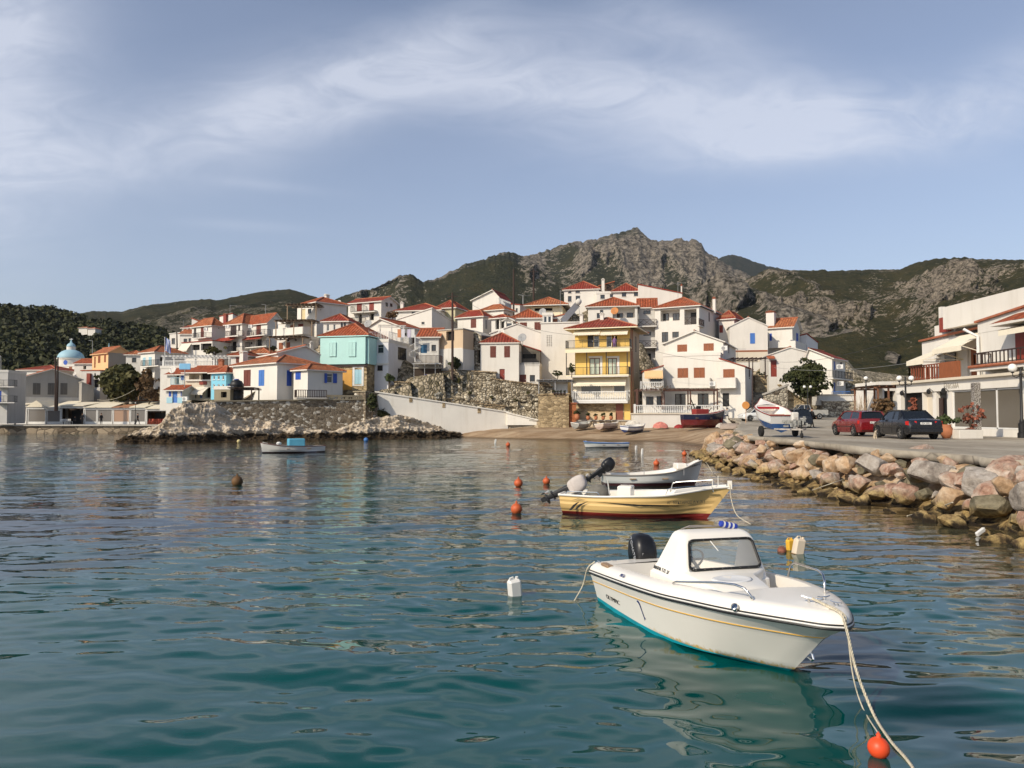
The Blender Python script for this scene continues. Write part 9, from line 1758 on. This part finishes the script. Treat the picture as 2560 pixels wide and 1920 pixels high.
for i in range(9): p = quayp(153 + (i % 5) * 6.2, 126.6 + (i // 5) * 2.0); cc = copy_tree(c2); cc.location = p; cc.rotation_euler.z = i * 2.1

# ---- household clutter
for lb, K_, x, y_, Y in (('air conditioner by the second floor window of the beach house side', K7, 1485, 1130, 98.2), ('air conditioner on the double balcony house, upper floor', K9, 1380, 815, 103.5), ('air conditioner on the double balcony house, lower floor', K9, 1385, 1010, 103.5), ('air conditioner on the left unit of the balconied row', K2, 550, 585, 148), ('air conditioner on the middle unit of the balconied row', K2, 805, 555, 145.5), ('air conditioner on the right unit of the balconied row', K2, 1080, 550, 145), ('air conditioner between the moulded balconies of the beach house', K8, 1313, 355, 97.2), ('air conditioner by the blue kiosk', K2, 312, 1410, 99.5)):
    p = at(*K_(x, y_), Y); o = thing('air_conditioner', lb, 'air conditioner', p, R(-20), 'air conditioners'); q = MB(); q.box(-.42, -.3, -.3, .42, 0, .3, bev=.03); q.build('casing', WHITEM, o); q = MB(); q.lathe([(.24, 0), (.22, .01), (.02, .01)], 14, M=Matrix.Translation((-.1, -.302, 0)) @ Matrix.Rotation(R(90), 4, 'X')); q.build('fan_grille', GREY, o)
for lb, px_, py_, Y, c_, s_ in (('crumpled pink tarpaulin by the terrace wall on the sand', 1651, 1066, 92.6, (.55, .20, .16), .9), ('white sheeted heap behind the blue speedboat', 1582, 1062, 94.5, (.60, .55, .47), 1.0), ('red fuel cans and rags by the caique stern', 1697, 1068, 90, (.30, .03, .03), .5), ('pale heap of nets by the upturned dinghy', 1803, 1066, 86, (.5, .46, .4), .6)):
    p = at(px_, py_, Y); o = thing('covered_heap', lb, 'heap', p); q = MB(); q.grid([[(s_ * k_ * math.cos(a) * (1 + .15 * math.sin(a * 4 + px_)), .6 * s_ * k_ * math.sin(a), z_ * s_ + .06 * math.sin(a * 7)) for a in np.linspace(0, 2 * math.pi, 25)[:-1]] for z_, k_ in ((-.2, 1.1), (.2, .95), (.42, .6), (.55, .2), (.56, .02))], closed=True); q.build('cover', paint(c_, .9, .25, 4), o, angle=40)
o = thing('washing_line', 'washing hanging beside the roof terrace frame', 'washing line', at(*K3(1500, 690), 101.5)); q = MB(); q.tube([(-1.5, 0, 1.2), (1.4, 0, 1.2)], .015, 4); q.build('line', GREY, o)
for x, c_ in ((-1.2, (.6, .25, .12)), (-.7, (.65, .63, .66)), (.1, (.55, .5, .6)), (.6, (.68, .67, .64))): q = MB(); q.box(x, -.02, .1, x + .45, .02, 1.19); q.build('laundry', paint(c_, .9), o)
o = thing('panel_sign', 'small pale blue sign board on a pole above the red kiosk roof', 'sign', at(*K2(288, 1440), 101)); hz_ = at(*K2(288, 1030), 101).z - o.location.z; q = MB(); q.tube([(0, 0, 0), (0, 0, hz_)], .05, 6); q.build('post', GREY, o); q = MB(); q.box(-.75, -.05, hz_ - .35, .75, .05, hz_ + .45, bev=.04); q.build('board', paint((.20, .45, .68), .5), o)
for i, (x, lb) in enumerate(((1386, 'first dark pot on the yellow stone garden wall'), (1394, 'second dark pot on the yellow stone garden wall'), (1402, 'third dark pot on the yellow stone garden wall'), (1411, 'leafy pot at the right end of the yellow stone garden wall'))): p = at(x, 987, 98.9); pot(lb, p, .5, DBROWN, LD, 60 + i)
# ---- the air over the bay: one box of even, pale haze
q = MB(); q.box(-2600, -250, -4.0, 3200, 4200, 900); hzo = q.build('haze', (hm_ := bpy.data.materials.new('haze_air'))); hm_.use_nodes = True; nn, ll = NT(hm_.node_tree); nn.remove(nn['Principled BSDF'])
pv = nn.new('ShaderNodeVolumePrincipled'); pv.inputs['Color'].default_value = (.80, .87, 1, 1); pv.inputs['Density'].default_value = .00004; pv.inputs['Anisotropy'].default_value = .2; ll.new(pv.outputs[0], nn['Material Output'].inputs['Volume'])
tag(hzo, kind='stuff'); SC.cycles.volume_bounces = 0
print('objects', len(bpy.data.objects))
